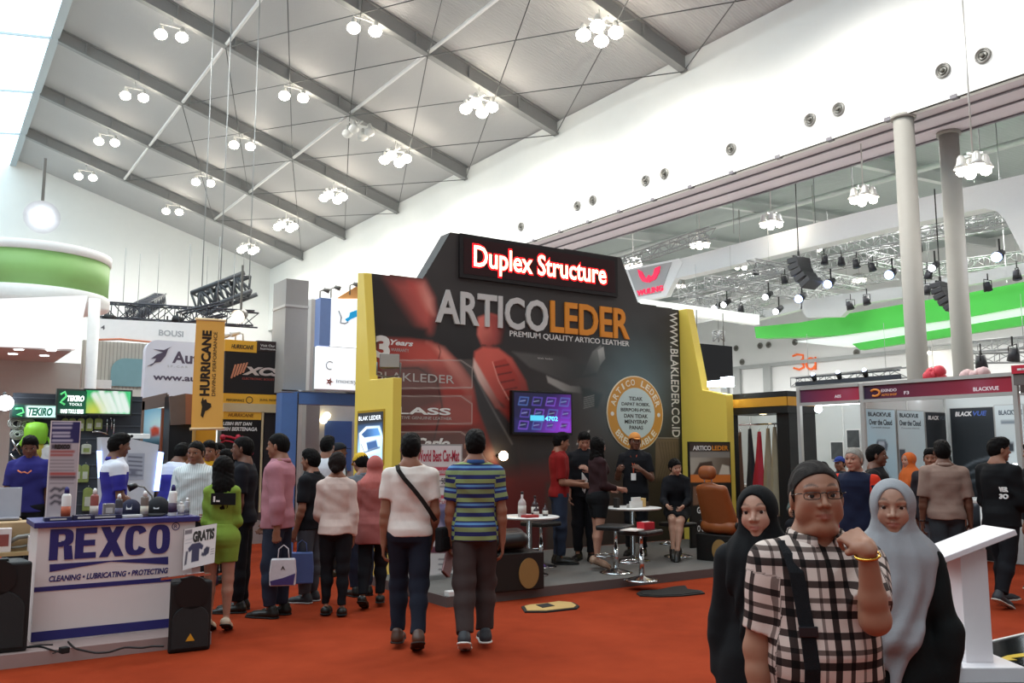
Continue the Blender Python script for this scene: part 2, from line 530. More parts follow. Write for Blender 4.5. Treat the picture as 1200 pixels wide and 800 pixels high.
class Fig:
 def __init__(s, label, loc, face, H=1.7, sex='m', skin='#8a5a40', vx=0.008, lean=0.0, side=0.0, twist=0.0, head=(0, 0, 0),
     arms=None, legs=None, fat=0.0, bare=False, curl=(0.5, 0.5), palm=None, seat=None, cat='person', group=None, seed=1, wide=1.0, lift=0.0):
  s.root = thing('person', label, cat, loc, -HD + math.radians(face), group)
  s.H, s.sex, s.vx, s.seed = H, sex, vx, seed
  s.skin = skin_mat('skin_' + skin.strip('#'), skin)
  s.fat = fat; s.bare = bare
  S = M_STK if sex == 'm' else F_STK
  s.zs = np.array(S['z']) * H
  s.rx = np.array(S['rx']) * H * wide
  s.rf = np.array(S['f']) * H; s.rb = np.array(S['b']) * H
  if fat:
   bel = np.exp(-((np.array(S['z']) - .62) / .085) ** 2) * fat
   s.rf = s.rf + bel * 1.1; s.rx = s.rx + bel * .55; s.rb = s.rb + bel * .15
  pel = V3(0, 0, .53 * H)
  R = rot('Z', math.radians(twist)) @ rot('Y', math.radians(side)) @ rot('X', math.radians(-lean))
  s.R = R
  P = lambda x, y, z: pel + R @ (V3(x, y, z) * H - pel)
  s.P = P
  sw = .101 if sex == 'm' else .089
  sw *= wide
  s.sho = {k: P(k * sw, -.006, .790) for k in (-1, 1)}
  s.hip = {k: V3(k * .05 * H, 0, .505 * H) for k in (-1, 1)}
  arms = arms or {}
  legs = legs or {}
  s.elb, s.wri, s.hd, s.pn = {}, {}, {}, {}
  for k in (-1, 1):
   a = arms.get(k, ((.13 * k, -.05, -1), (.06 * k, .16, -1)))
   u, f = unit(a[0]), unit(a[1])
   s.elb[k] = s.sho[k] + u * .178 * H
   s.wri[k] = s.elb[k] + f * .148 * H
   s.hd[k] = unit(a[2]) if len(a) > 2 else unit(f + V3(0, .05, 0))
   pn = V3(-k, .0, 0) if not palm or k not in palm else V3(palm[k])
   pn = pn - s.hd[k] * (pn @ s.hd[k]); s.pn[k] = unit(pn)
  s.kne, s.ank, s.fy, s.fp = {}, {}, {}, {}
  for k in (-1, 1):
   a = legs.get(k, ((.012 * k, .02, -1), (.0, -.03, -1), 6 * k, 0))
   s.kne[k] = s.hip[k] + unit(a[0]) * .232 * H
   s.ank[k] = s.kne[k] + unit(a[1]) * .232 * H
   s.fy[k] = -math.radians(a[2] if len(a) > 2 else 6 * k); s.fp[k] = math.radians(a[3] if len(a) > 3 else 0)
  low = min(s.ank[k][2] - .045 * H * math.cos(s.fp[k]) - max(0, math.sin(-s.fp[k])) * .12 * H for k in (-1, 1)) if seat is None else (.455 * H - seat)
  dz = -low + lift
  s.shift = V3(0, 0, dz)
  for d in (s.sho, s.hip, s.elb, s.wri, s.kne, s.ank):
   for k in d: d[k] = d[k] + s.shift
  s.o = pel + s.shift - R @ pel            # torso frame: world = o + R @ (x, y, z*H)
  s.neck = s.o + R @ (V3(0, -.008, .845) * H)
  L = s.L = (.138 if sex == 'm' else .134) * H ** .5 * 1.7 ** .5
  yaw, pit, rol = [math.radians(a) for a in head]
  Rh = R @ rot('Z', yaw) @ rot('X', pit) @ rot('Y', rol) if abs(lean) < 25 else rot('Z', yaw) @ rot('X', pit)
  s.Rh = Rh
  s.hc = s.o + R @ (V3(0, .008, .862) * H) + Rh @ V3(0, .06 * L, .44 * L)
  s.curl = curl
 def hp(s, x, y, z):
  return s.hc + s.Rh @ (V3(x, y, z) * s.L)
 def arm_prims(s, D, k, e=0.0, m=1.0, upto=2.0, kk=.02):
  H = s.H
  r = (.0285, .0240, .0230, .0160) if s.sex == 'm' else (.0235, .0195, .0190, .0132)
  r = [x * H * m + e for x in r]
  f = s.fat * .12; r[0] += f; r[1] += f
  sh, el, wr = s.sho[k], s.elb[k], s.wri[k]
  if upto <= 1:
   en = sh + (el - sh) * upto
   D.rc(sh, en, r[0], r[0] + (r[1] - r[0]) * upto, kk, clip=[(en, en - sh)])
  else:
   D.rc(sh, el, r[0], r[1], kk)
   t = upto - 1
   en = el + (wr - el) * t
   mid = el + (en - el) * .3
   D.rc(el, mid, r[1], r[2] * 1.06, kk)
   D.rc(mid, en, r[2] * 1.06, r[2] + (r[3] - r[2]) * t, kk, clip=[(en, en - el)] if t < .999 or e else None)
 def body(s, face=True, detail=1.0):
  H, L, D = s.H, s.L, SDF()
  e = -.004
  D.stack(s.o, s.R, s.zs, s.rx + e * 2, s.rf + e * 2, s.rb + e * 2, .03)
  D.rc(s.neck - s.R @ V3(0, .01, .02), s.hp(0, -.10, -.20), (.039 if s.sex == 'm' else .031) * H + s.fat * .15, (.036 if s.sex == 'm' else .029) * H + s.fat * .1, .03)
  for k in (-1, 1): D.rc(s.neck + s.R @ V3(k * .02 * H, -.008 * H, .0), s.sho[k] + s.R @ V3(-k * .02 * H, -.004 * H, .012 * H), .026 * H, .020 * H, .03)
  I = s.Rh
  w = 1.0 + s.fat * 2.2
  fl = s.sex == 'f'
  D.ell(s.hp(0, -.06, .13), I, V3(.335, .42, .37) * L, .015)
  D.ell(s.hp(0, .06, -.13), I, V3((.262 if fl else .285) * w, .28, .34) * L, .02)
  D.rc(s.hp(-.06 if not fl else -.03, .235, -.41), s.hp(.06 if not fl else .03, .235, -.41), .08 * L, .08 * L, .018)
  for k in (-1, 1):
   D.rc(s.hp(k * (.15 if fl else .165), .205, -.09), s.hp(k * (.165 if fl else .21) * w, .07, -.25), .095 * L, .085 * L * w, .022)
   D.ell(s.hp(k * .345, -.04, -.04), I @ rot('Z', -k * .35), V3(.035, .085, .135) * L, .006)
   D.rc(s.hp(k * .045, .335 - .015 * fl, .115), s.hp(k * .21, .285 - .015 * fl, .115), .034 * L, .03 * L, .014)
   D.ell(s.hp(k * .145, .385, .02), I, V3(.095, .075, .055) * L, .014, sub=True)
  D.rc(s.hp(0, .325, .07), s.hp(0, .425, -.11), .028 * L, .046 * L, .010)
  for k in (-1, 1): D.rc(s.hp(k * .06, .36, -.128), s.hp(k * .065, .345, -.122), .038 * L, .034 * L, .006)
  D.rc(s.hp(-.04, .265, -.265), s.hp(.04, .265, -.265), .075 * L, .075 * L, .016)
  if s.fat > .04: D.ell(s.hp(0, .07, -.47), I, V3(.24, .22, .11) * L, .025)
  if fl:
   for k in (-1, 1): D.ell(s.hp(k * .15, .19, -.17), I, V3(.085, .10, .10) * L, .025)
  for (x0, x1) in ((-.105, 0), (0, .105)):
   y0, y1 = (.295, .355) if x0 < 0 else (.355, .295)
   D.rc(s.hp(x0, y0, -.262), s.hp(x1, y1, -.242), .013 * L if x0 < 0 else .026 * L, .026 * L if x0 < 0 else .013 * L, .004)
   D.rc(s.hp(x0 * .85, y0 - .003, -.285), s.hp(x1 * .85, y1 - .003, -.302), .015 * L if x0 < 0 else .031 * L, .031 * L if x0 < 0 else .015 * L, .004)
  D.rc(s.hp(-.10, .315, -.267), s.hp(0, .385, -.270), .009 * L, .011 * L, .003, sub=True)
  D.rc(s.hp(.10, .315, -.267), s.hp(0, .385, -.270), .009 * L, .011 * L, .003, sub=True)
  if detail >= 1:   # eyelids round the eyeballs
   for k in (-1, 1):
    c = s.hp(k * .145, .265, .02)
    up = s.Rh @ V3(0, .25, 1); dn = s.Rh @ V3(0, .1, -1)
    D.ell(c, I, V3(.072, .068, .066) * L, .004, clip=[(s.hp(k * .145, .265, .042), -up)])
    D.ell(c, I, V3(.070, .066, .064) * L, .004, clip=[(s.hp(k * .145, .265, -.012), -dn)])
  for k in (-1, 1):
   s.arm_prims(D, k)
   s.hand(D, k, s.curl[0 if k < 0 else 1])
   r = (.050, .034, .034, .019) if s.sex == 'm' else (.050, .033, .032, .017)
   if not s.bare: r = [x * .8 for x in r]
   hp, kn, an = s.hip[k], s.kne[k], s.ank[k]
   D.rc(hp, kn, r[0] * H, r[1] * H, .03)
   m = kn + (an - kn) * .3 + unit(np.cross(np.cross(an - kn, V3(0, 1, 0)), an - kn)) * -.006 * H
   D.rc(kn, m, r[1] * H, r[2] * H, .02); D.rc(m, an, r[2] * H, r[3] * H, .02)
   F = s.foot_frame(k)
   D.rc(an, F(0, -.02, .03), r[3] * H, .02 * H, .015)
   D.rc(F(0, -.025, .025), F(0, .09, .018), .02 * H, .016 * H, .015, side=rot('Z', s.fy[k]) @ V3(1, 0, 0), q=1.3)
   D.rc(F(0, .07, .015), F(0, .115, .012), .018 * H, .012 * H, .015, side=rot('Z', s.fy[k]) @ V3(1, 0, 0), q=1.5)
  lo, hi = D.bounds()
  def tint(P):
   Q = ((P - s.hc) @ s.Rh) / L
   t = np.ones((len(P), 3))
   x, y, z = np.abs(Q[:, 0]), Q[:, 1], Q[:, 2]
   lip = np.clip(1.4 - (x / .115) ** 2 - ((z + .272) / .045) ** 2, 0, 1) * (y > .27)
   t *= 1 - lip[:, None] * np.array([.18, .48, .45])
   zb = .135 + .04 * np.clip(1 - ((x - .15) / .1) ** 2, 0, 1)
   brow = np.clip(2.2 * (1 - ((x - .15) / .105) ** 2 - ((z - zb) / .024) ** 2), 0, 1) * (y > .2) * (.85 if s.sex == 'm' else .65)
   t *= 1 - brow[:, None] * np.array([.8, .82, .82])
   lash = np.clip(2 * (1 - ((x - .145) / .09) ** 2 - ((z - .045) / .016) ** 2), 0, 1) * (y > .25) * .75
   t *= 1 - lash[:, None]
   ch = np.clip(1 - ((x - .2) / .12) ** 2 - ((z + .13) / .1) ** 2, 0, 1) * (y > .1)
   t *= 1 - ch[:, None] * np.array([0, .1, .1])
   return t
  o = sdf_mesh('body', D.ev, lo, hi, s.vx, s.skin, s.root, {'tint': tint})
  if face: s.eyes()
  return o
 def eyes(s, look=(0, 0)):
  L = s.L
  for k in (-1, 1):
   mb = MB(); c = s.hp(k * .145, .265, .02)
   fw = s.Rh @ (rot('Z', math.radians(look[0])) @ rot('X', math.radians(look[1])) @ V3(0, 1, 0))
   mb.slot(0).sphere(c, .057 * L, 16, 10)
   a = c + fw * .0435 * L
   mb.slot(1).cyl(a, c + fw * .0585 * L, .036 * L, .024 * L, 14)
   mb.build('eye', [mat('eye_white', '#d8d0c8', rough=.3, var=.02), mat('eye_iris', '#1a0f0a', rough=.2, var=.1)], s.root, solid_normals=False)
 def hand(s, D, k, curl):
  H = s.H / 1.7; W = s.wri[k]; f = s.hd[k]; n = s.pn[k]; t = unit(np.cross(n, f)) * (1 if k > 0 else -1)
  if k * np.cross(n, f)[1] < 0 and abs(f[2]) > .6 and abs(n[0]) > .5: t = -t
  hw = (1.0 if s.sex == 'm' else .88) * H
  A = lambda a, b, c: W + (f * a + t * b + n * c) * hw
  D.rc(A(-.02, 0, 0), A(.02, 0, 0), .022 * hw, .021 * hw, .015, side=n, q=.75)
  offs = (.030, .0105, -.010, -.029); ln = (.078, .086, .080, .064); kn = (.094, .098, .094, .086)
  for i in range(4):
   D.rc(A(.01, offs[i] * .6, 0), A(kn[i], offs[i], .0), .0145 * hw, .0108 * hw, .012)
   p = A(kn[i], offs[i], 0); ang = 0
   spread = t * (offs[i] * .9)
   for j, (fr, c) in enumerate(((.46, .9), (.31, 1.0), (.23, .7))):
    ang += curl * c * (1 + .08 * i)
    d = unit(f * math.cos(ang) + n * math.sin(ang) + spread)
    q = p + d * ln[i] * fr * hw
    D.rc(p, q, (.0092 - .0007 * j) * hw, (.0086 - .0008 * j) * hw, .004)
    p = q
  b = A(.022, .022, .006); m = A(.052, .044, .016 + .012 * curl); e = A(.082, .046 - .012 * curl, .022 + .03 * curl)
  D.rc(A(.01, .012, .003), b, .016 * hw, .0145 * hw, .012); D.rc(b, m, .0145 * hw, .011 * hw, .008); D.rc(m, e, .0105 * hw, .0085 * hw, .004)
 def foot_frame(s, k):
  Rz = rot('Z', s.fy[k]) @ rot('X', s.fp[k])
  A = s.ank[k]; H = s.H
  return lambda x, y, z: A + Rz @ (V3(x, y, z - .045) * H)
 def top(s, m, sleeve=.6, hem=.50, ease=.014, name='shirt', flare=0.0, wr=.006, collar=0.0, neck=.845, fit=1.0, vx=None, arms=1.14, vneck=0.0, cm=None, tuck=False, bust=True):
  H, D = s.H, SDF()
  if tuck: s.hem = 1
  else: s.hem = hem
  z = s.zs; rx, rf, rb = s.rx * fit + ease, s.rf * fit + ease, s.rb * fit + ease
  if flare:
   t = np.clip((.66 * H - z) / (.2 * H), 0, 1.3) * flare; rx = rx + t; rf = rf + t; rb = rb + t
  zz = z; tx, tf, tb = rx, rf, rb
  if hem * H < z[0] + .06 * H:
   keep = z > .52 * H
   zz = np.concatenate([[hem * H - .02, .50 * H], z[keep]])
   i = np.argmax(keep)
   g = (.52 - hem) * flare * 4
   tx = np.concatenate([[rx[i] + g, rx[i] + flare * .2], rx[keep]]); tf = np.concatenate([[rf[i] + g, rf[i] + .2 * flare], rf[keep]]); tb = np.concatenate([[rb[i] + g, rb[i] + .2 * flare], rb[keep]])
  cl = [(s.o + s.R @ V3(0, 0, hem * H), s.R @ V3(0, 0, -1)), (s.o + s.R @ V3(0, 0, neck * H), s.R @ V3(0, -.25, 1))]
  D.stack(s.o, s.R, zz, tx, tf, tb, .03, clip=cl)
  if s.sex == 'f' and bust:
   for k in (-1, 1): D.ell(s.o + s.R @ (V3(k * .043, .042, .725) * H), s.R, V3(.040, .032, .040) * H, .04)
  if sleeve > 0:
   for k in (-1, 1):
    D.rc(s.neck + s.R @ V3(k * .02 * H, -.008 * H, -.004 * H), s.sho[k] + s.R @ V3(-k * .02 * H, -.004 * H, .012 * H), .026 * H + ease * .6, .020 * H + ease * .6, .03, clip=cl[1:])
    s.arm_prims(D, k, ease * .75, arms, sleeve, .03)
  if vneck: D.rc(s.o + s.R @ (V3(0, .062, .85) * H), s.o + s.R @ (V3(0, .085, .85 - vneck) * H), .034 * H, .006 * H, .004, sub=True)
  lo, hi = D.bounds()
  sd = s.seed
  f = lambda P: D.ev(P) + wr * folds(P, sd) if wr else D.ev(P)
  def pat(P):
   X = (P - s.o) @ s.R
   out = X.copy(); out[:, 2] = X[:, 2] - .5 * H
   for k in (-1, 1):
    u = s.elb[k] - s.sho[k]; ul = np.linalg.norm(u); u = u / ul
    t = (P - s.sho[k]) @ u; d = np.linalg.norm(P - s.sho[k] - np.outer(t, u), axis=1)
    sel = (t > .03) & (d < .085 + s.fat * .2) & (np.abs(X[:, 0]) > s.rx.max() * .92) & (np.sign(X[:, 0]) == k)
    fwd = unit(np.cross(u, V3(k, 0, 0)))
    out[sel, 0] = (((P - s.sho[k]) @ fwd))[sel]; out[sel, 1] = d[sel]; out[sel, 2] = -t[sel] + .31 * H
   return out
  o = sdf_mesh(name, f, lo, hi, vx or s.vx * 1.15, m, s.root, {'pat': pat})
  if collar:
   s.collar(cm or m, collar)
  return o
 def collar(s, m, h=.04, open_=.5):
  H = s.H; mb = MB(); n = 28
  r0 = (.043 if s.sex == 'm' else .035) * H + s.fat * .18
  rows = []
  for j, (dr, dz) in enumerate(((.002, -.012), (.006, h * .55), (.013, h * .5), (.026, -.014), (.022, -.016), (.008, -.004))):
   row = []
   for i in range(n + 1):
    t = math.radians(20 + 320 * i / n)          # opening in front (+Y)
    x, y = math.sin(t), math.cos(t)
    fr = max(0, y)
    pt = 1 if j in (3, 4) else 0
    q = V3(x * (r0 + dr + pt * fr * .008), (y * (r0 + dr) * .95) + .004 + fr * fr * .012, dz - fr * .022 - pt * fr ** 3 * .03)
    row.append(s.neck + s.R @ (q + V3(0, 0, -.002)))
   rows.append(row)
  vs = [p for r in rows for p in r]
  w = n + 1; m_ = len(rows)
  fs = []
  for j in range(m_):
   for i in range(n):
    j2 = (j + 1) % m_
    fs.append((j * w + i, j * w + i + 1, j2 * w + i + 1, j2 * w + i))
  fs += [tuple(j * w for j in range(m_)), tuple(j * w + n for j in reversed(range(m_)))]
  mb.add(vs, fs, True)
  o = mb.build('collar', m, s.root)
  a = o.data.attributes.new('pat', 'FLOAT_VECTOR', 'POINT')
  a.data.foreach_set('vector', np.array([(math.atan2(v.co.x - s.neck[0], v.co.y - s.neck[1]) * .08, 0, .05 + (v.co.z - s.neck[2]) * 1.0) for v in o.data.vertices], np.float32).ravel())
  return o
 def trousers(s, m, ease=.012, low=.93, waist=.60, wide=1.12, name='trousers', wr=.007, vx=None, taper=1.0, sagz=0):
  H, D = s.H, SDF()
  waist = max(.53, min(waist, getattr(s, 'hem', 1) + .012))
  cl = [(s.o + s.R @ V3(0, 0, waist * H), s.R @ V3(0, 0, 1))]
  m_ = s.zs <= (waist + .07) * H
  D.stack(s.o, s.R, s.zs[m_], s.rx[m_] + ease, s.rf[m_] + ease, s.rb[m_] + ease, .03, clip=cl)
  for k in (-1, 1):
   r = (.053, .040, .037, .030) if s.sex == 'm' else (.052, .037, .034, .024)
   hp, kn, an = s.hip[k], s.kne[k], s.ank[k]
   r = [r[0] * H + ease, r[1] * H * wide, r[2] * H * wide, r[3] * H * wide * taper]
   D.rc(hp, kn, r[0], r[1], .025)
   if low <= 0: continue
   en = kn + (an - kn) * low
   md = kn + (an - kn) * .35
   D.rc(kn, md, r[1], r[2], .03); D.rc(md, en, r[2], r[3], .03, clip=[(en, an - kn)])
  lo, hi = D.bounds(); sd = s.seed + 5
  kz = {k: s.kne[k] for k in (-1, 1)}
  def f(P):
   amp = wr * (.45 + np.maximum(np.exp(-np.sum((P - kz[-1]) ** 2, 1) / .02), np.exp(-np.sum((P - kz[1]) ** 2, 1) / .02)) + 1.0 * np.exp(-((P[:, 2] - .07 * H) / .09) ** 2))
   return D.ev(P) + amp * folds(P, sd, 1.0)
  return sdf_mesh(name, f, lo, hi, vx or s.vx * 1.15, m, s.root)
 def skirt(s, m, hem=.30, waist=.60, flare=.0, ease=.014, name='skirt', wr=.003):
  H, D = s.H, SDF()
  cl = [(s.o + s.R @ V3(0, 0, waist * H), s.R @ V3(0, 0, 1))]
  m_ = s.zs <= (waist + .07) * H
  D.stack(s.o, s.R, s.zs[m_], s.rx[m_] + ease, s.rf[m_] + ease, s.rb[m_] + ease, .03, clip=cl)
  t = (.505 - hem) / .232
  for k in (-1, 1):
   en = s.hip[k] + (s.kne[k] - s.hip[k]) * t
   D.rc(s.hip[k], en, .055 * H + ease, .042 * H + ease + flare, .07, clip=[(en, s.kne[k] - s.hip[k])])
  lo, hi = D.bounds(); sd = s.seed + 9
  return sdf_mesh(name, lambda P: D.ev(P) + wr * folds(P, sd), lo, hi, s.vx * 1.15, m, s.root)
 def shoes(s, m, sole='#1a1a1a', heel=0.0, low=False):
  H = s.H
  for k in (-1, 1):
   F = s.foot_frame(k); D = SDF(); Rz = rot('Z', s.fy[k]) @ rot('X', s.fp[k]); sx = Rz @ V3(1, 0, 0); up = Rz @ V3(0, 0, 1)
   cl = [(F(0, 0, .006), -up)]
   if not low: D.rc(F(0, -.018, .048), F(0, -.03, .02), .027 * H, .024 * H, .02, clip=cl)
   else: D.rc(F(0, -.03, .022), F(0, -.03, .02), .022 * H, .022 * H, .02, clip=cl)
   D.rc(F(0, -.025, .024), F(0, .085, .016), .026 * H, .021 * H, .02, side=sx, q=1.15, clip=cl)
   D.rc(F(0, .07, .014), F(0, .125, .010), .022 * H, .014 * H, .02, side=sx, q=1.45, clip=cl)
   lo, hi = D.bounds()
   o = sdf_mesh('shoe', D.ev, lo, hi, min(s.vx, .009), m, s.root)
   S = SDF(); cl2 = [(F(0, 0, .009), up), (F(0, 0, .0005), -up)]
   S.rc(F(0, -.028, .004), F(0, .085, .004), .0285 * H, .025 * H, .01, side=sx, q=1.15, clip=cl2)
   S.rc(F(0, .07, .004), F(0, .128, .004), .0235 * H, .016 * H, .01, side=sx, q=1.45, clip=cl2)
   lo, hi = S.bounds()
   sdf_mesh('sole', S.ev, lo, hi, .006, mat('sole_' + sole.strip('#'), sole, rough=.7), o)
   if heel:
    mb = MB(); mb.cyl(F(0, -.035, .01), F(0, -.04, .01 - heel), .014 * H, .006 * H, 10); mb.build('heel', m, o)
 def hair(s, style='short', m=None, vx=None, vol=1.0, name='hair', hl=0.0):
  L, D = s.L, SDF(); I = s.Rh
  m = m or hair_mat()
  n = s.Rh @ V3(0, .9, -1)
  off = {'short': -.02, 'crop': .0, 'long': -.05, 'bun': -.04, 'bald': .1}[style] + hl
  cut = [(s.hp(0, .36, .31 + off), n)]
  e = .034 * vol if style != 'crop' else .022
  D.ell(s.hp(0, -.065, .14), I, V3(.335 + e * .6, .42 + e, .37 + e * 1.4) * L, .02, clip=cut)
  if style in ('short', 'crop', 'bun'):
   D.ell(s.hp(0, -.235, -.06), I, V3(.275, .245, .33) * L, .05, clip=[(s.hp(0, -.2, -.36), s.Rh @ V3(0, -.25, -1)), (s.hp(0, -.02, 0), s.Rh @ V3(0, 1, -.25))])
  if style in ('short',):
   D.ell(s.hp(0, .12, .40), I, V3(.27, .22, .13) * L * (.8 + .2 * vol), .05, clip=[(s.hp(0, .36, .26), n)])
  if style in ('short', 'crop'):
   for k in (-1, 1): D.rc(s.hp(k * .335, .03, .08), s.hp(k * .325, .03, -.06), .03 * L, .015 * L, .01)
  if style == 'long':
   D.rc(s.hp(0, -.20, .10), s.hp(0, -.33, -.7), .34 * L, .33 * L, .05, side=I @ V3(0, 1, 0), q=.6)
   D.rc(s.hp(0, -.33, -.7), s.hp(0, -.36, -1.55), .33 * L, .22 * L, .05, side=I @ V3(0, 1, 0), q=.45)
   for k in (-1, 1): D.rc(s.hp(k * .3, .02, .1), s.hp(k * .34, -.05, -.75), .10 * L, .10 * L, .05)
  if style == 'bun':
   D.ell(s.hp(0, -.20, .0), I, V3(.36, .32, .36) * L, .04, clip=cut)
   D.ell(s.hp(0, -.50, -.28), I, V3(.20, .15, .17) * L, .03)
  lo, hi = D.bounds(); sd = s.seed + 3
  def f(P):
   Q = ((P - s.hc) @ s.Rh) / L
   return D.ev(P) + .010 * L * np.sin(40 * Q[:, 0] + 6 * np.sin(8 * Q[:, 1])) * np.sin(9 * Q[:, 2] + 3 * Q[:, 0]) + (.004 if style == 'crop' else .012) * L * folds(Q * .9, sd)
  return sdf_mesh(name, f, lo, hi, vx or min(s.vx, .008), m, s.root)
 def hijab(s, m, front=.62, back=.66, spread=.0, vx=None, tip=None, wr=.005, name='headscarf'):
  L, H, D = s.L, s.H, SDF(); I = s.Rh
  D.ell(s.hp(0, -.05, .13), I, V3(.372, .45, .395) * L, .03)
  D.rc(s.hp(0, .0, -.05), s.hp(0, .02, -.46), .325 * L, .24 * L, .05)
  nk = s.neck
  D.rc(s.hp(0, .0, -.4), s.o + s.R @ (V3(0, .005, .80) * H), .22 * L, .056 * H, .06, side=s.R @ V3(1, 0, 0), q=1.4)
  D.rc(s.o + s.R @ (V3(0, .0, .815) * H), s.o + s.R @ (V3(0, .012, .74) * H), .058 * H, .064 * H, .06, side=s.R @ V3(1, 0, 0), q=1.42 + spread,
    clip=[(s.o + s.R @ (V3(0, 0, .70) * H), s.R @ V3(0, 0, -1))])
  D.rc(s.o + s.R @ (V3(0, .03, .79) * H), s.o + s.R @ (V3(0, .076, front) * H), .052 * H, .036 * H, .05, side=s.R @ V3(1, 0, 0), q=1.6)
  if tip: D.rc(s.o + s.R @ (V3(0, .074, front + .02) * H), s.o + s.R @ (V3(.01, .088, tip) * H), .024 * H, .008 * H, .03, side=s.R @ V3(1, 0, 0), q=2.2)
  D.rc(s.o + s.R @ (V3(0, -.02, .79) * H), s.o + s.R @ (V3(0, -.045, back) * H), .055 * H, .03 * H, .05, side=s.R @ V3(1, 0, 0), q=1.7)
  D.ell(s.hp(0, .44, -.03), I, V3(.262, .40, .41) * L, .012, sub=True)
  lo, hi = D.bounds(); sd = s.seed + 4
  def f(P):
   Q = P - s.neck
   a = np.arctan2(Q[:, 0], Q[:, 1])
   w = np.clip((s.hc[2] - .2 * L - P[:, 2]) / .25, 0, 1)
   return D.ev(P) + wr * (folds(P, sd, .8) * (.35 + .5 * w) + .9 * w * np.sin(13 * a + 5 * np.sin(7 * P[:, 2]) + 3 * P[:, 2] * 4))
  return sdf_mesh(name, f, lo, hi, vx or s.vx * 1.1, m, s.root)
 def cap(s, m, brim=True, back=False):
  L, D = s.L, SDF(); I = s.Rh
  D.ell(s.hp(0, -.06, .16), I, V3(.375, .46, .40) * L, .02, clip=[(s.hp(0, .38, .24), s.Rh @ V3(0, .28, -1))])
  lo, hi = D.bounds()
  o = sdf_mesh('cap', D.ev, lo, hi, min(s.vx, .008), m, s.root)
  if brim:
   B = SDF(); sg = -1 if back else 1
   B.rc(s.hp(0, sg * .2, .23), s.hp(0, sg * .5, .19), .26 * L, .22 * L, .01, side=s.Rh @ V3(0, .15, 1), q=.09)
   lo, hi = B.bounds(); sdf_mesh('cap_brim', B.ev, lo, hi, .006, m, o)
  return o
 def glasses(s, m):
  L = s.L; mb = MB()
  for k in (-1, 1):
   ring = []
   for i in range(20):
    t = 2 * math.pi * i / 20
    ct, st = math.cos(t), math.sin(t)
    x = .112 * math.copysign(abs(ct) ** .6, ct); z = .050 * math.copysign(abs(st) ** .6, st)
    xx = k * .16 + x
    ring.append(s.hp(xx, .40 - .35 * xx * xx - (.08 * abs(xx)), .02 + z))
   mb.tube(ring, .0016, 6, closed=True)
   mb.tube([s.hp(k * .29, .345, .055), s.hp(k * .34, .28, .055), s.hp(k * .365, .0, .04), s.hp(k * .36, -.06, .0)], .0019, 6)
  mb.tube([s.hp(-.04, .40, .05), s.hp(0, .415, .06), s.hp(.04, .40, .05)], .002, 6)
  return mb.build('eyeglasses', m, s.root)
XW, ZB, ZT = 23.52, 11.46, 16.35          # bulkhead wall between the halls: face, lower edge, top
RAFT_Y = [-1.5, 6.65, 14.8, 22.98, 31.2, 39.32, 47.47, 55.6, 63.7]
Y_END = 71.5
X_RIDGE = 4.4
def roof_z(x): return 18.75 + .31 * (16.7 - x)
WHITE = mat('white_painted_board', '#e9ebe8', rough=.7, var=.02, scale=2)
def ribbed(name, color, freq=2.6, strength=.35):
 m, nt, b, out = new_mat(name)
 N, L = nt.nodes, nt.links
 tc = N.new('ShaderNodeTexCoord'); w = N.new('ShaderNodeTexWave'); w.wave_type = 'BANDS'; w.bands_direction = 'Y'
 w.inputs['Scale'].default_value = freq; w.inputs['Distortion'].default_value = 0
 L.new(tc.outputs['Object'], w.inputs['Vector'])
 bp = N.new('ShaderNodeBump'); bp.inputs['Strength'].default_value = strength; bp.inputs['Distance'].default_value = .05
 L.new(w.outputs['Fac'], bp.inputs['Height']); L.new(bp.outputs['Normal'], b.inputs['Normal'])
 no = N.new('ShaderNodeTexNoise'); no.inputs['Scale'].default_value = .35; L.new(tc.outputs['Object'], no.inputs['Vector'])
 mx = N.new('ShaderNodeMix'); mx.data_type = 'RGBA'; c = lin(color)
 mx.inputs['A'].default_value = (*[x * .94 for x in c], 1); mx.inputs['B'].default_value = (*[x * 1.06 for x in c], 1)
 L.new(no.outputs['Fac'], mx.inputs['Factor']); L.new(mx.outputs['Result'], b.inputs['Base Color'])
 b.inputs['Roughness'].default_value = .6
 return m
def carpet_mat():
 m, nt, b, out = new_mat('orange_red_carpet')
 N, L = nt.nodes, nt.links
 tc = N.new('ShaderNodeTexCoord')
 n1 = N.new('ShaderNodeTexNoise'); n1.inputs['Scale'].default_value = 1.1; n1.inputs['Detail'].default_value = 6; n1.inputs['Roughness'].default_value = .65
 n2 = N.new('ShaderNodeTexNoise'); n2.inputs['Scale'].default_value = 260; n2.inputs['Detail'].default_value = 2
 for n in (n1, n2): L.new(tc.outputs['Object'], n.inputs['Vector'])
 cr = N.new('ShaderNodeValToRGB')
 cr.color_ramp.elements[0].position = .3; cr.color_ramp.elements[0].color = (*lin('#7e2c15'), 1)
 cr.color_ramp.elements[1].position = .7; cr.color_ramp.elements[1].color = (*lin('#96391e'), 1)
 L.new(n1.outputs['Fac'], cr.inputs['Fac'])
 mx = N.new('ShaderNodeMix'); mx.data_type = 'RGBA'; mx.blend_type = 'OVERLAY'; mx.inputs['Factor'].default_value = .35
 L.new(cr.outputs['Color'], mx.inputs['A']); L.new(n2.outputs['Color'], mx.inputs['B'])
 hs = N.new('ShaderNodeHueSaturation'); hs.inputs['Saturation'].default_value = 1.0
 L.new(mx.outputs['Result'], hs.inputs['Color']); L.new(hs.outputs['Color'], b.inputs['Base Color'])
 b.inputs['Roughness'].default_value = .95; b.inputs['Specular IOR Level'].default_value = .06
 bp = N.new('ShaderNodeBump'); bp.inputs['Strength'].default_value = .35; bp.inputs['Distance'].default_value = .006
 L.new(n2.outputs['Fac'], bp.inputs['Height']); L.new(bp.outputs['Normal'], b.inputs['Normal'])
 return m
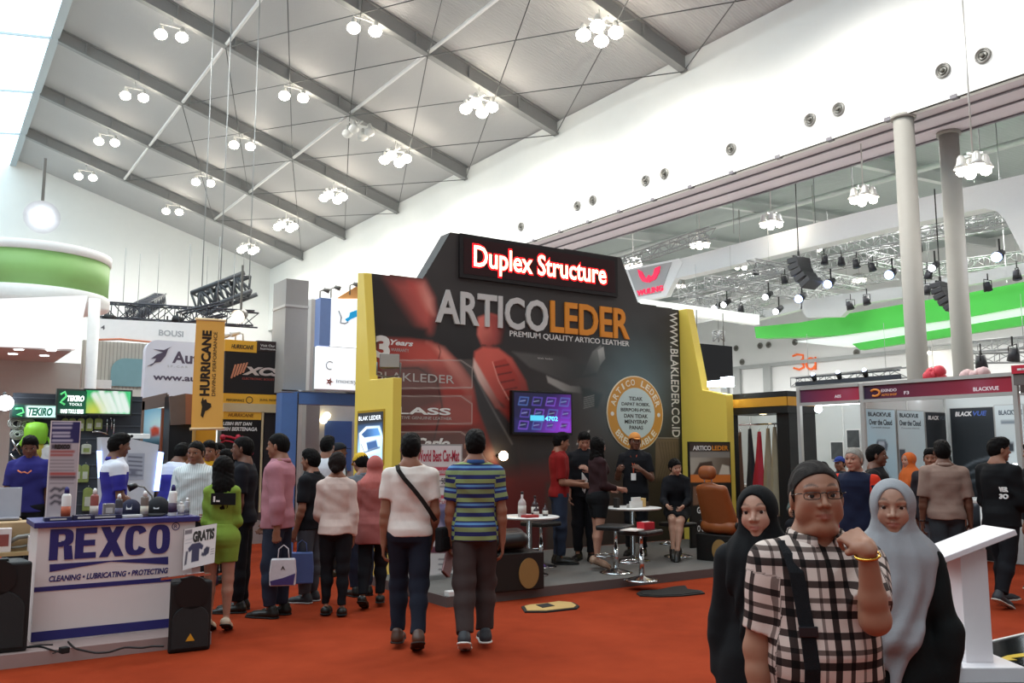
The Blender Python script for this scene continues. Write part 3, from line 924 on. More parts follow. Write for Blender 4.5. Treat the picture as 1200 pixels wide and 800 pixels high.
mb = MB(); mb.bx(-22, 64, -12, Y_END, -.2, -.012); struct('floor', mb, mat('grey_hall_floor', '#8d8a86', rough=.6, var=.08, scale=1.5))
mb = MB(); mb.bx(-6, 16.5, -6, 22, -.012, 0); struct('floor_carpet', mb, carpet_mat())
mb = MB()
mb.prism([(X_RIDGE, roof_z(X_RIDGE) + .1), (XW + .1, roof_z(XW) + .1), (XW + .1, roof_z(XW) + .3), (X_RIDGE, roof_z(X_RIDGE) + .3)], lambda u, v, t: Vector((u, t, v)), -12, Y_END)
struct('ceiling', mb, ribbed('ribbed_grey_roof_sheet', '#bababa'))
GLASSLIT = mat('daylit_glazing', '#d2ebf8', emit=2.6, var=.12, scale=.4)
mb = MB(); mb.prism([(-16, 19.2), (X_RIDGE - .25, 22.2), (X_RIDGE - .25, 22.3), (-16, 19.3)], lambda u, v, t: Vector((u, t, v)), -12, Y_END)
struct('window_1', mb, GLASSLIT)
mb = MB()
for y in RAFT_Y:
 mb.bar((-16, y, 19.1), (X_RIDGE - .25, y, 22.1), .08, .12)
mb.bx(X_RIDGE - .35, X_RIDGE + .05, -12, Y_END, roof_z(X_RIDGE) - .45, roof_z(X_RIDGE) + .3)
struct('trim_1', mb, mat('glazing_frame', '#b4c0c6', rough=.5))
mb = MB(); mb.bx(XW, XW + .3, -12, Y_END, ZB, ZT + .35); struct('wall_right', mb, WHITE)
mb = MB(); mb.bx(XW + .3, 26.45, -12, Y_END, ZB + .06, ZB + .35)
struct('trim_2', mb, mat('soffit_board', '#d9d0d6', rough=.7, var=.03))
mb = MB()
for x, w in ((XW + .02, .10), (XW + .9, .07), (XW + 1.85, .05), (26.38, .10)): mb.bx(x, x + w, -12, Y_END, ZB - .0, ZB + .05)
for k in range(40): mb.bx(XW - .02, XW + .16, -10 + 2.05 * k, -9.8 + 2.05 * k, ZB - .03, ZB + .08)
struct('trim_3', mb, mat('soffit_track', '#77747a', rough=.5))
mb = MB(); mb.bx(-22, 26.5, Y_END, Y_END + .2, 0, 25); struct('wall_back', mb, WHITE)
mb = MB(); mb.bx(62, 62.3, -12, Y_END, 0, 17); struct('wall_far', mb, mat('far_white_wall', '#eceeee', rough=.8, var=.02))
mb = MB(); mb.bx(26.5, 62.3, Y_END, Y_END + .2, 0, 17); struct('wall_beyond', mb, mat('far_grey_wall', '#dcdfdf', rough=.8, var=.02))
mb = MB(); mb.bx(61.8, 62, -12, Y_END, 8.9, 9.2)
for y in (51, 54.5, 56): mb.bx(61.7, 62, y, y + .8, 5, 9)
mb.bx(61.8, 62, -12, Y_END, 5.6, 6.1)
struct('trim_4', mb, mat('far_wall_trim', '#b0b4b4', rough=.7))
mb = MB(); mb.prism([(26.35, 14.6), (62, 16.5), (62, 16.7), (26.35, 14.8)], lambda u, v, t: Vector((u, t, v)), -12, Y_END)
struct('ceiling_beyond', mb, ribbed('ribbed_blue_grey_roof_sheet', '#a3aeac', 1.6, .25))
for k, y in enumerate([6.65, 14.8, 22.98, 31.2, 39.32, 47.47, 55.6]):
 mb = MB(); mb.prism([(26.5, 13.9), (62, 15.8), (62, 16.3), (26.5, 14.4)], lambda u, v, t: Vector((u, t, v)), y - .15, y + .15)
 struct('trim_%d' % (20 + k), mb, mat('pale_roof_steel', '#c8cdcc', rough=.5))
mb = MB()
for x in (30.5, 37, 45): mb.cyl((x, -12, 13.7 + .053 * (x - 26)), (x, Y_END, 13.7 + .053 * (x - 26)), .16, n=8)
struct('trim_28', mb, mat('pale_roof_steel', '#c8cdcc'))
STEEL = mat('grey_roof_steel', '#8f908f', rough=.5, var=.04)
for k, y in enumerate(RAFT_Y):            # tapered plate rafters, each one object
 mb = MB()
 f = lambda u, v, t, y=y: Vector((u, y + t, v))
 a, b = X_RIDGE, XW - .05
 mb.prism([(a, roof_z(a) + .1), (a, roof_z(a) - .55), (b, roof_z(b) - .55), (b, roof_z(b) + .1)], f, -.05, .05)
 mb.prism([(a, roof_z(a) - .62), (b, roof_z(b) - .62), (b, roof_z(b) - .55), (a, roof_z(a) - .55)], f, -.17, .17)
 mb.prism([(a, roof_z(a) + .04), (b, roof_z(b) + .04), (b, roof_z(b) + .1), (a, roof_z(a) + .1)], f, -.17, .17)
 for x in np.arange(a + 1.3, b - .3, 2.6): mb.obox((x, y, roof_z(x) - .25), (.03, .16, .3), ((1, 0, 0), (0, 1, 0), (0, 0, 1)))
 struct('trim_%d' % (30 + k), mb, STEEL)
mb = MB()
for x in (16.7, 10.5):
 for a, b in zip(RAFT_Y[:-1], RAFT_Y[1:]): mb.cyl((x, a, roof_z(x) - .5), (x, b, roof_z(x) - .5), .085, n=10)
struct('trim_40', mb, mat('white_strut_steel', '#e6e6e4', rough=.4))
mb = MB()
for i in range(len(RAFT_Y) - 2):
 y0, y2 = RAFT_Y[i], RAFT_Y[i + 2]
 for xa, xb in ((XW - .1, 16.7), (16.7, XW - .1), (16.7, 10.5), (10.5, 16.7)):
  if i % 2 == 0 or True:
   mb.cyl((xa, y0, roof_z(xa) - .62), (xb, y2, roof_z(xb) - .62), .022, n=5)
struct('trim_41', mb, mat('dark_tie_rod', '#4c4e4e', rough=.4))
CONC = mat('warm_grey_column_paint', '#a09e98', rough=.6, var=.03, scale=3)
for nm, x in (('pillar_1', 23.75), ('pillar_2', 26.2)):
 mb = MB(); mb.lathe([(.29, 0), (.29, ZB + .02)], (x, 14.33, 0), n=28); mb.lathe([(.36, ZB - .05), (.36, ZB + .05)], (x, 14.33, 0), n=28)
 struct(nm, mb, CONC)
NZ = mat('nozzle_grey', '#8b8a86', rough=.45, metal=.3)
def nozzle(y, label, x=XW, z=12.34, r=.22):
 t = thing('air_nozzle', label, 'air vent', (x, y, z), 0, 'round air nozzles on the white bulkhead')
 m = MB(); m.lathe([(r * .55, .0), (r, 0), (r, .05), (r * .9, .085), (r * .78, .06), (r * .72, .03)], (0, 0, 0), 24, 'x')
 o = m.build('vent_ring', NZ, t); o.scale = (-1, 1, 1)
 m = MB(); m.lathe([(.001, .02), (r * .28, .03), (r * .3, .09), (r * .2, .11), (.001, .115)], (0, 0, 0), 18, 'x'); m.lathe([(r * .46, .02), (r * .52, .07), (r * .6, .07), (r * .62, .02)], (0, 0, 0), 20, 'x')
 o = m.build('nozzle_jet', mat('nozzle_dark', '#66655f', rough=.5, metal=.3), t); o.scale = (-1, 1, 1)
for y, w in ((11.76, 'nearest of the row, high at the right edge'), (12.9, 'second from the right edge, beside the nearest one'), (16.34, 'right of the middle pair above the columns'), (17.42, 'left of the middle pair above the columns'),
    (20.81, 'standing alone left of the pair above the columns'), (24.22, 'right of the pair up from the tall booth sign'), (25.3, 'left of the pair up from the tall booth sign'),
    (28.65, 'right of the small pair behind the tall booth'), (29.73, 'left of the small pair behind the tall booth'), (34.13, 'farthest one above the red sign'), (38.4, 'farthest one low beside the booth roof corner'), (43.0, 'tiny one just over the low left booth corner')):
 nozzle(y, 'round air nozzle on white bulkhead, ' + w, x=XW)
for i, (px, py) in enumerate(((863, 408), (891, 405), (901, 404), (932, 401), (870, 424), (1004, 413))):
 p = at_x(px, py, 61.98)
 nozzle(p.y, 'small air nozzle on the far wall, ' + ['left one above the black screen side', 'left of the close pair', 'right of the close pair', 'right one over the orange number', 'single one lower on the wall', 'rightmost, right of the orange number'][i], x=61.95, z=p.z, r=.28)
t = thing('hall_number', 'thin orange 3a hall number on the far white wall', 'sign', tuple(at_x(940, 440, 61.9)), 0)
mb = MB(); f = lambda px, py: at_x(px, py, 61.9) - t.location
mb.tube([f(929, 417), f(934, 415), f(941, 416), f(941, 420), f(937, 424), f(933, 424)], .09, 6)
mb.tube([f(935, 424), f(941, 426), f(942, 430), f(937, 433), f(930, 431)], .09, 6)
mb.tube([f(950 + 5.2 * math.cos(a), 426 - 6.5 * math.sin(a)) for a in np.linspace(.4, 5.9, 16)], .09, 6)
mb.tube([f(955.5, 418), f(955.5, 433)], .09, 6)
mb.build('lettering', mat('orange_number_paint', '#f07038', emit=.3), t)
BULB = mat('lamp_glass_lit', '#fff4e2', emit=26, var=0)
HOUS = mat('lamp_housing', '#c9c9c6', rough=.4, metal=.4)
def lamp_cluster(x, y, z, label, n=2, hang=1.0, s=1.0, group='lamp clusters under the hall roof'):
 t = thing('lamp_cluster', label, 'ceiling lamp', (x, y, z), 0, group)
 m = MB(); m.bar((-.5 * s, 0, .42), (.5 * s, 0, .42), .06); m.cyl((0, 0, .42), (0, 0, .42 + hang), .025, n=6)
 if n > 2: m.bar((0, -.5 * s, .42), (0, .5 * s, .42), .06)
 m.build('lamp_bracket', HOUS, t)
 pos = [(-.42, .12), (.42, -.12)] if n == 2 else [(-.42, -.4), (.42, -.4), (-.42, .4), (.42, .4)]
 for px, py in pos:
  h = MB(); h.lathe([(.05, .42), (.1, .34), (.12, .2), (.2, .06), (.18, .06), (.1, .19)], (px * s, py * s, 0), 14); o = h.build('lamp_shade', HOUS, t)
  h = MB(); h.sphere((px * s, py * s, -.03), .27 * s, 12, 8, (1, 1, .8)); h.build('bulb', BULB, o)
 return t
ordn = ['nearest', 'second nearest', 'third nearest', 'fourth nearest', 'fifth nearest', 'sixth nearest']
LAMPS = []
for row, x, dz, i0, n in (('right row by the white wall', 19.25, .0, 3, 4), ('middle row under the roof', 13.8, 0, 4, 2), ('left row beside the skylight', 8.1, 0, 5, 2)):
 zz = {19.25: 16.45, 13.8: 18.5, 8.1: 20.0}[x]
 for k, y in enumerate(RAFT_Y[i0:]):
  lamp_cluster(x, y, zz - .02 * k, 'bright ceiling lamp cluster, %s in the %s' % (ordn[k], row), n, roof_z(x) - .6 - zz - .4)
 for y in RAFT_Y: LAMPS.append((x, y, zz - .3))
t = copy_tree(bpy.data.objects['lamp_cluster']); t.name = 'lamp_cluster'
t.location = at_y(420, 155, 39.32); t['label'] = 'small unlit grey lamp hanging by the roof strut crossing'
for o in list(t.children):
 for q in list(o.children):
  q.data = q.data.copy(); q.data.materials.clear(); q.data.materials.append(mat('unlit_glass', '#d8d8d4', rough=.3))
for px, py, Y, n, w in ((1141, 200, 11.5, 4, 'right of both columns'), (1012, 234, 16.5, 4, 'left of the nearer column'), (904, 263, 22, 4, 'above the white ring, left of the columns'), (820, 287, 27, 4, 'above the white ring near the red logo'), (742, 312, 33, 3, 'beside the red logo panel'),
      (868, 313, 31, 2, 'under the white ring right of the red logo'), (955, 291, 26, 2, 'under the white ring left of hanging speaker'), (1007, 328, 34, 4, 'low between spotlights left of the column'), (798, 335, 44, 2, 'small one at the right rim of the logo panel'),
      (1094, 437, 33, 2, 'low one seen just above the maroon booth sign'), (1150, 404, 33, 3, 'low one seen right of both columns'), (1084, 413, 36, 3, 'low one seen between both columns')):
 p = at_y(px, py, Y)
 k = 1.0
 lamp_cluster(p.x, p.y, p.z, 'lamp cluster in the neighbouring hall, ' + w, n, max(.4, 14.3 - p.z - .4), .5, 'lamp clusters in the neighbouring hall')
mb = MB(); mb.bx(26.5, 26.7, 2, 62, 12.05, 12.11)
simple('light_strip', mb, mat('tube_lit', '#f4f8ff', emit=5, var=0), 'long thin white light strip along the soffit edge', 'light')
BX0, BX1, BYF, BYB = 4.6, 10.95, 8.03, 10.92
PZ = .10; PP_Z = .106
mb = MB(); mb.prism([(BX0, BYF), (BX1, BYF), (BX1, 10.92), (5.0, 10.92), (5.0, 9.88), (BX0, 9.88)], lambda u, v, w: Vector((u, v, w)), 0, PZ)
t = thing('booth_platform', 'low grey carpeted platform under the leather booth', 'platform', (0, 0, 0))
mb.build('deck', mat('grey_platform_carpet', '#66615c', rough=.95, bump=.3, bscale=300, var=.1, scale=6), t)
mb = MB(); mb.bx(BX0 - .012, BX1, BYF - .012, BYF, 0, PZ + .004); mb.bx(BX0 - .012, BX0, BYF, 9.88, 0, PZ + .004)
mb.build('edge_trim', mat('platform_edge', '#5d5350', rough=.6), t)
YEL = mat('yellow_laminate', '#e9cb58', rough=.45, var=.03, scale=2)
POST = print_mat('matte_print', rough=.5)
pm = FYpx(BYB)
BW = thing('booth_back_wall', 'tall black booth wall printed with red leather car seats', 'booth wall', (0, 0, 0))
z0 = PZ + .002
ol = [(5.005, z0), (10.87, z0), (10.87, 4.0), (9.885, 4.06), (9.545, 4.78), (6.255, 4.77), (5.80, 4.0), (5.005, 4.0)]
mb = MB(); mb.prism(ol, FY(BYB), -.28, 0); mb.build('wall_panel', mat('booth_black_board', '#1b1817', rough=.6), BW)
A = Art(FY(BYB), 4.87, 10.86, z0, 4.8, 420, 330, '#2e2826', pm)
W = [(430, 300), (500, 262), (800, 262), (800, 720), (430, 720)]
A.poly([(500, 380), (800, 400), (800, 600), (500, 620)], '#171314', '#2c2422', (500, 400), (800, 560), soft=.4)
A.poly([(570, 392), (660, 400), (760, 470), (700, 560), (600, 520), (560, 450)], '#231c1b', '#3a302d', (600, 420), (740, 540), soft=.25)
A.poly([(432, 470), (520, 440), (560, 520), (640, 580), (640, 690), (430, 690)], '#2c0f0d', '#451612', (440, 500), (600, 660), soft=.3)
A.poly([(436, 326), (497, 332), (508, 350), (510, 372), (506, 392), (496, 399), (470, 396), (438, 390)], '#1c1513', '#2a1a17', (440, 380), (500, 380), soft=.03)
A.poly([(452, 326), (496, 331), (506, 350), (508, 370), (504, 388), (488, 380), (468, 352)], '#3a1b17', '#c2544a', (455, 372), (500, 342), soft=.10)
A.poly([(478, 330), (497, 332), (506, 350), (508, 368), (500, 362)], '#b8453c', '#d98f80', (484, 352), (506, 350), soft=.06, alpha=.85)
A.poly([(437, 377), (500, 386), (496, 398), (470, 396), (438, 391)], '#191211', soft=.04)
A.poly([(446, 398), (480, 398), (512, 404), (536, 424), (556, 452), (580, 492), (600, 545), (604, 600), (440, 600), (440, 420)], '#9c3228', '#5a1812', (500, 410), (520, 560), soft=.05)
A.poly([(500, 402), (520, 408), (540, 430), (556, 452), (574, 486), (560, 488), (540, 450), (520, 424)], '#d68374', '#7c241c', (515, 410), (566, 480), soft=.05, alpha=.85)
A.poly([(446, 398), (505, 402), (520, 428), (470, 432), (445, 425)], '#b4483c', '#8c2a22', (500, 405), (450, 428), soft=.06)
A.poly([(440, 430), (500, 428), (514, 444), (520, 480), (505, 530), (440, 540)], '#5c2a25', '#3a1512', (480, 430), (480, 530), soft=.06)
A.poly([(445, 494), (520, 470), (555, 480), (560, 500), (470, 512)], '#8e2f26', '#5a1a15', (540, 480), (460, 505), soft=.05, alpha=.8)
A.poly([(448, 515), (560, 500), (590, 530), (560, 560), (450, 560)], '#4a1612', '#2a0c0a', (540, 510), (480, 560), soft=.08)
A.line([(450, 432), (490, 431), (512, 446), (518, 476), (506, 524)], '#2a0d0b', .025, .012)
A.line([(514, 405), (516, 412), (514, 420)], '#5a1812', .015, .008)
A.poly([(560, 372), (572, 367), (584, 370), (588, 384), (585, 400), (574, 406), (564, 404), (559, 392)], '#d77062', '#8e332b', (566, 372), (586, 402), soft=.025)
A.poly([(571, 366), (588, 372), (592, 386), (589, 402), (580, 404)], '#a0413a', '#2f0f0d', (578, 386), (592, 390), soft=.03)
A.poly([(565, 404), (569, 404), (569, 410), (565, 410)], '#2a1715', soft=.01)
A.poly([(556, 412), (566, 406), (584, 408), (600, 420), (616, 446), (622, 470), (612, 480), (594, 478), (580, 466), (566, 444), (555, 424)], '#c75648', '#7a221a', (566, 412), (612, 474), soft=.025)
A.poly([(555, 420), (560, 428), (584, 470), (590, 480), (580, 478), (560, 446), (554, 430)], '#d8b3a6', '#7c4038', (556, 424), (586, 474), soft=.02)
A.poly([(578, 424), (592, 420), (606, 440), (612, 464), (596, 468), (584, 446)], '#a53227', '#8a2319', (586, 424), (604, 466), soft=.012)
for k in range(5):
 y = 428 + k * 9; A.line([(580 + k * 3.2, y + 2), (596 + k * 3.2, y - 1)], '#5c150f', .022, .01)
A.line([(577, 424), (584, 446), (596, 468)], '#e0998a', .012, .008)
A.poly([(584, 478), (622, 472), (632, 486), (602, 498)], '#7c241c', '#3a0f0c', (600, 478), (620, 496), soft=.04)
A.poly([(552, 440), (572, 466), (604, 520), (612, 560), (590, 560), (560, 480)], '#2d2a2b', '#161314', (566, 470), (604, 540), soft=.03)
A.line([(556, 440), (572, 470), (600, 520)], '#5e5a58', .02, .015)
A.poly([(596, 560), (680, 540), (700, 600), (690, 680), (560, 690), (540, 600)], '#5a1410', '#300b0a', (600, 570), (680, 660), soft=.2)
A.poly([(600, 412), (660, 418), (692, 430), (700, 440), (660, 446), (620, 430)], '#4b4744', '#1f1b1a', (610, 414), (690, 436), soft=.02)
A.poly([(640, 440), (668, 452), (694, 454), (690, 462), (660, 458), (642, 448)], '#8a847e', '#2a2624', (648, 446), (692, 458), soft=.012)
A.poly([(682, 440), (694, 412), (704, 404), (708, 416), (700, 436)], '#6d6a66', '#2a2725', (704, 408), (688, 436), soft=.012)
A.poly([(700, 410), (707, 406), (709, 420), (703, 428)], '#a19d98', '#6a6763', (703, 410), (706, 426), soft=.006)
A.poly([(680, 452), (706, 462), (700, 478), (684, 476)], '#0c0a0a', soft=.03)
for k in range(6): A.line([(684, 466 + 2.4 * k), (696, 463 + 2.4 * k)], '#77716c', .012, .006)
A.line([(676, 520), (690, 505)], '#c8c2ba', .02, .012); A.line([(648, 470), (668, 486), (668, 530)], '#3f3a38', .03, .02)
A.glow((742, 455), .75, '#6d8b90', .45)
A.poly([(768, 514), (795, 514), (795, 566), (768, 566)], '#6e5a48', '#544437', (770, 516), (792, 560), soft=.006)
for k in range(7): A.line([(770 + 3 * k, 564), (776 + 3 * k, 540), (772 + 3.5 * k, 518)], '#3c2f26', .012, .01)
A.poly([(640, 566), (795, 560), (795, 690), (640, 690)], '#3b2c25', '#241b17', (650, 570), (780, 680), soft=.05)
A.line([(768, 513), (795, 513)], '#9b8f84', .012, .006)
for y in (422, 464, 506):
 y1 = y + 34
 A.poly([(447, y), (553, y - 1), (553, y1), (447, y1)], '#9a8a82', soft=.01, alpha=.16)
 A.line([(455, y), (540, y), (553, y + 9), (553, y1 - 2), (455, y1 - 1)], '#b0a29a', .012, .006, .8)
A.C = np.clip(A.C * 1.18 + .006, 0, 1); A.noise(.05, 3, 3, 3)
A.build('wall_print', POST, BW, t=.004, mask=[(430, 320.5), (495.5, 327.5), (528.5, 273.6), (727, 302), (747, 355.5), (796, 364), (796, 760), (430, 760)])
FP = FY(BYB - .006)
def btxt(s, px0, px1, py0, py1, m, parent=BW, fn=FP, mapf=pm, **k):
 (pa0, pa1), (pb0, pb1) = py0, py1
 u0, vt0 = mapf(px0, pa0); u1, vt1 = mapf(px1, pb0)
 _, vb0 = mapf(px0, pa1); _, vb1 = mapf(px1, pb1)
 return lettering(parent, s, fn, u0, u1, (vb0 + vb1) / 2, (vt0 + vt1) / 2, m, **k)
SIL = mat('silver_letter', '#cfcac6', rough=.35, metal=.15)
ORG = mat('orange_letter', '#e08a2c', rough=.4)
LGR = mat('print_light_grey', '#b9b2ad', rough=.5)
PWH = mat('print_white', '#e4e0dc', rough=.5)
btxt('ARTICO', 510, 641, (339, 378), (352, 390), SIL, bold=.022, t=.03)
btxt('LEDER', 644, 736, (353, 390), (362, 397), ORG, bold=.022, t=.03)
btxt('PREMIUM QUALITY ARTICO LEATHER', 597, 737, (388.5, 396), (398.5, 406), PWH, bold=.012, t=.004)
btxt('3', 440, 457, (393, 420), (393, 420), PWH, bold=.05, t=.004)
btxt('Years', 457, 484, (397.5, 404.5), (399.5, 405.5), PWH, bold=.03, shear=.3, t=.003)
btxt('WARRANTY', 458, 479, (408, 412), (408.5, 412), LGR, t=.002)
btxt('BLAKLEDER', 440, 532, (437, 447), (438, 447.5), LGR, t=.003)
btxt('KLASS', 444, 528, (477, 485), (477, 486), PWH, bold=.03, t=.003)
btxt('AUTOMOTIVE GENUINE LEATHER', 444, 529, (487, 490.8), (488.5, 491.5), LGR, t=.002)
btxt('Carlo', 485, 527, (512, 524), (514, 525), PWH, bold=.04, shear=.3, t=.003)
btxt('blak leder', 630, 648, (418.5, 421), (419.5, 421), LGR, t=.002)
lettering(BW, 'WWW.BLAKLEDER.CO.ID', FP, pm(784.5, 380)[0], pm(793.5, 380)[0], pm(789, 512)[1], pm(789, 366)[1], PWH, bold=.01, t=.004, rot=-90)
t = thing('led_sign', 'black LED board with red scrolling letters above the orange lettering', 'sign', (0, 0, 0))
u0, u1 = pm(537, 300)[0], pm(721, 300)[0]; v0 = pm(630, 337)[1]
mb = MB(); mb.prism([(u0, v0), (u1, v0), (u1, v0 + .66), (u0, v0 + .66)], FY(BYB - .005), 0, .05); mb.build('case', mat('led_case', '#171011', rough=.6), t)
mb = MB(); mb.prism([(u0 + .06, v0 + .06), (u1 - .06, v0 + .06), (u1 - .06, v0 + .60), (u0 + .06, v0 + .60)], FY(BYB - .055), 0, .004); mb.build('screen', mat('led_dark_glass', '#2a0407', rough=.3), t)
ua, vt = pm(551, 291); ub, vb = pm(709, 333)
k = (v0 + .06, v0 + .54)
lettering(t, 'Duplex Structure', FY(BYB - .061), ua, ub, k[0] - .0, k[1], mat('led_red_halo', '#ff1420', emit=1.6, var=0), bold=.05, t=.002)
lettering(t, 'Duplex Structure', FY(BYB - .065), ua + .03, ub - .03, k[0] + .03, k[1] - .03, mat('led_hot_core', '#ffd0a0', emit=6, var=0), bold=.012, t=.002)
t = thing('round_sign', 'round orange and pale blue stamp sign on the booth wall', 'sign', (0, 0, 0))
c = pm(744, 484); R_ = .60
def disc(r, n=48): return [(c[0] + r * math.cos(2 * math.pi * i / n), c[1] + r * math.sin(2 * math.pi * i / n)) for i in range(n)]
mb = MB(); mb.prism(disc(R_), FY(BYB - .006), 0, .018); mb.build('rim', mat('stamp_orange', '#d1933f', rough=.5), t)
mb = MB(); mb.prism(disc(R_ * 1.03), FY(BYB - .006), 0, .012); mb.build('rim_edge', mat('stamp_edge', '#e9d9bf', rough=.5), t)
mb = MB(); mb.prism(disc(R_ * .70), FY(BYB - .006), 0, .022); mb.build('face', mat('stamp_face', '#c9d6d3', rough=.5, var=.03), t)
mb = MB()
for sgn in (-1, 1): mb.prism([(c[0] + sgn * R_ * .85 + .035 * math.cos(a), c[1] - .02 + .035 * math.sin(a)) for a in np.linspace(0, 6.28, 13)[:-1]], FY(BYB - .024), 0, .004)
mb.build('dot', PWH, t)
DK = mat('print_dark', '#2b2622', rough=.5)
for i, (s, wdt) in enumerate((('TIDAK', .30), ('DAPAT ROBEK,', .62), ('BERPORI-PORI,', .66), ('DAN TIDAK', .52), ('MENYERAP', .50), ('PANAS', .30))):
 y = c[1] + .235 - i * .095
 lettering(t, s, FY(BYB - .028), c[0] - wdt / 2, c[0] + wdt / 2, y - .03, y + .035, DK, bold=.02, t=.002)
def arc_text(parent, s, r, a0, a1, h, top, m):
 mb = MB(); n = len(s)
 for i, ch in enumerate(s):
  if ch == ' ': continue
  a = math.radians(a0 + (a1 - a0) * (i + .5) / n)
  ct, st = math.cos(a), math.sin(a)
  o = Vector((c[0] + r * ct, c[1] + r * st))
  up = Vector((ct, st)) if top else Vector((-ct, -st)); rt = Vector((up.y, -up.x))
  fn = lambda u, v, t_, o=o, up=up, rt=rt: Vector((o.x + rt.x * u + up.x * v, BYB - .025 - t_, o.y + rt.y * u + up.y * v))
  w = h * (.35 if ch == 'I' else .85)
  text_into(mb, ch, fn, -w / 2, w / 2, -h / 2, h / 2, bold=.02, t=.003)
 return mb.build('lettering', m, parent, solid_normals=False)
arc_text(t, 'ARTICO LEDER', R_ * .85, 168, 12, .105, True, mat('print_cream', '#efe3cc', rough=.5))
arc_text(t, 'BREATHABLE', R_ * .85, 215, 325, .105, False, mat('print_cream', '#efe3cc'))
def wing(x0, x1, label):
 t = thing('booth_wing', label, 'booth wing', (0, 0, 0))
 pr = [(9.9, .0 if x0 < 5 else PZ + .002), (9.9, 2.5), ((10.60, 2.52) if x0 < 5 else (10.42, 2.6)), ((10.86, 4.0) if x0 < 5 else (10.74, 4.03)), (11.06, 4.03), (11.06, .0 if x0 < 5 else PZ + .002)]
 mb = MB(); mb.prism(pr, lambda u, v, t_: Vector((t_, u, v)), x0, x1); mb.build('wing_panel', YEL, t, bevel=.008)
 return t
wl = wing(4.868, 4.99, 'yellow booth wing at left with a lit screen in it')
wr_ = wing(10.875, 11.04, 'plain yellow booth wing at the right end of the leather booth')
X_ = 4.866
A = Art(FX(X_), -at_x(420, 510, X_).y, -at_x(449.5, 510, X_).y, at_x(435, 541, X_).z, at_x(435, 483, X_).z, 64, 110, '#1c2026', FXpx(X_))
A.poly([(420, 498), (449, 495), (449, 541), (420, 541)], '#28405e', '#9cc0dc', (434, 498), (434, 536), soft=.02)
A.poly([(422, 508), (430, 500), (446, 499), (450, 512), (448, 530), (424, 534)], '#dfeaf2', '#a9c6e2', (428, 502), (446, 530), soft=.015)
A.poly([(424, 509), (431, 502), (444, 501), (447, 510), (428, 513)], '#2a4a74', '#4c7cb0', (428, 510), (446, 502), soft=.01)
A.poly([(430, 518), (442, 515), (444, 524), (432, 528)], '#34527c', soft=.015); A.line([(424, 520), (428, 530), (446, 524)], '#1c2c48', .02, .012)
sc = A.build('screen', print_mat('screen_print', emit=1.6), wl, t=.012)
mb = MB()
ya, yb, za, zb = A.box
mb.prism([(ya - .03, za - .03), (yb + .03, za - .03), (yb + .03, zb + .03), (ya - .03, zb + .03)], FX(X_), 0, .008); mb.build('screen_frame', mat('screen_bezel', '#b58f18', rough=.4), wl)
lettering(sc, 'BLAK LEDER', FX(X_ - .014), ya + .03, yb - .05, zb - .10, zb - .045, mat('screen_white', '#e8eef4', emit=1.2), bold=.01, t=.001)
GRM = mat('grey_cast_metal', '#7d7a74', rough=.45, metal=.4)
def flood(p, face, label, lit=False, s=1.0):
 t = thing('floodlight', label, 'floodlight', p, face)
 mb = MB(); mb.prism([(-.13 * s, .10 * s), (.13 * s, .10 * s), (.10 * s, -.06 * s), (-.10 * s, -.06 * s)], lambda u, v, w: Vector((u, -v, w)), .02, .2 * s); mb.build('lamp_housing', GRM, t, bevel=.01)
 mb = MB(); mb.bx(-.12 * s, .12 * s, -.115 * s, -.10 * s, .03, .19 * s); mb.build('lamp_glass', mat('flood_lit', '#e8f6ff', emit=18, var=0) if lit else mat('flood_dark_glass', '#a49f96', rough=.2), t)
 mb = MB(); mb.tube([(-.15 * s, 0, .1 * s), (-.15 * s, .02, -.06), (0, .02, -.09), (.15 * s, .02, -.06), (.15 * s, 0, .1 * s)], .012, 6); mb.build('yoke', GRM, t)
 return t
p = at_y(450, 441, 10.2); flood((4.95, 10.2, 2.62), math.radians(-20), 'grey unlit floodlight on the step of the left yellow wing')
t = thing('led_washer', 'white led flood lamp blazing beside the black hanging panel', 'floodlight', (10.96, 10.1, 2.63))
mb = MB(); mb.bx(-.06, .06, -.20, .22, .0, .12); mb.build('lamp_housing', mat('lamp_white_metal', '#e4e6e8', rough=.4), t, bevel=.01)
mb = MB(); mb.bx(-.09, -.062, -.19, .20, .01, .11); mb.build('lamp_panel', mat('wash_lit', '#dff4ff', emit=7, var=0), t)
mb = MB(); mb.bx(-.05, .05, -.26, -.06, .0, .16); mb.sphere((-.03, -.16, .08), .085, 12, 8); mb.build('led_cluster', mat('flood_lit', '#e8f6ff', emit=18, var=0), t)
t = thing('hanging_screen', 'plain black panel hung behind the right yellow wing', 'panel', (0, 0, 0))
Y_ = 11.9
a, b = at_y(808, 403, Y_), at_y(858, 404, Y_); c2 = at_y(858, 451, Y_)
mb = MB(); mb.bx(a.x - .1, b.x, Y_, Y_ + .08, c2.z, (a.z + b.z) / 2); mb.build('panel_board', mat('black_panel', '#16181c', rough=.35), t)
mb = MB()
for xx in (a.x + .25, b.x - .2): mb.cyl((xx, Y_ + .04, (a.z + b.z) / 2), (xx, Y_ + .04, 4.3), .012, n=6)
mb.build('hanger', GRM, t)
t = thing('wall_screen', 'wall screen glowing purple and blue on the booth wall', 'screen', (0, 0, 0))
a, b = at_y(602, 461, BYB - .1), at_y(669, 507, BYB - .1)
A = Art(FY(BYB - .1), a.x, b.x, b.z, a.z + .02, 110, 76, '#1c1a3c', FYpx(BYB - .1))
A.poly([(634, 456), (672, 456), (672, 510), (634, 510)], '#1a1440', '#7a28b4', (640, 462), (668, 505), soft=.12)
A.poly([(604, 492), (672, 494), (672, 510), (604, 510)], '#302a70', '#8a34c0', (620, 496), (660, 508), soft=.06, alpha=.7)
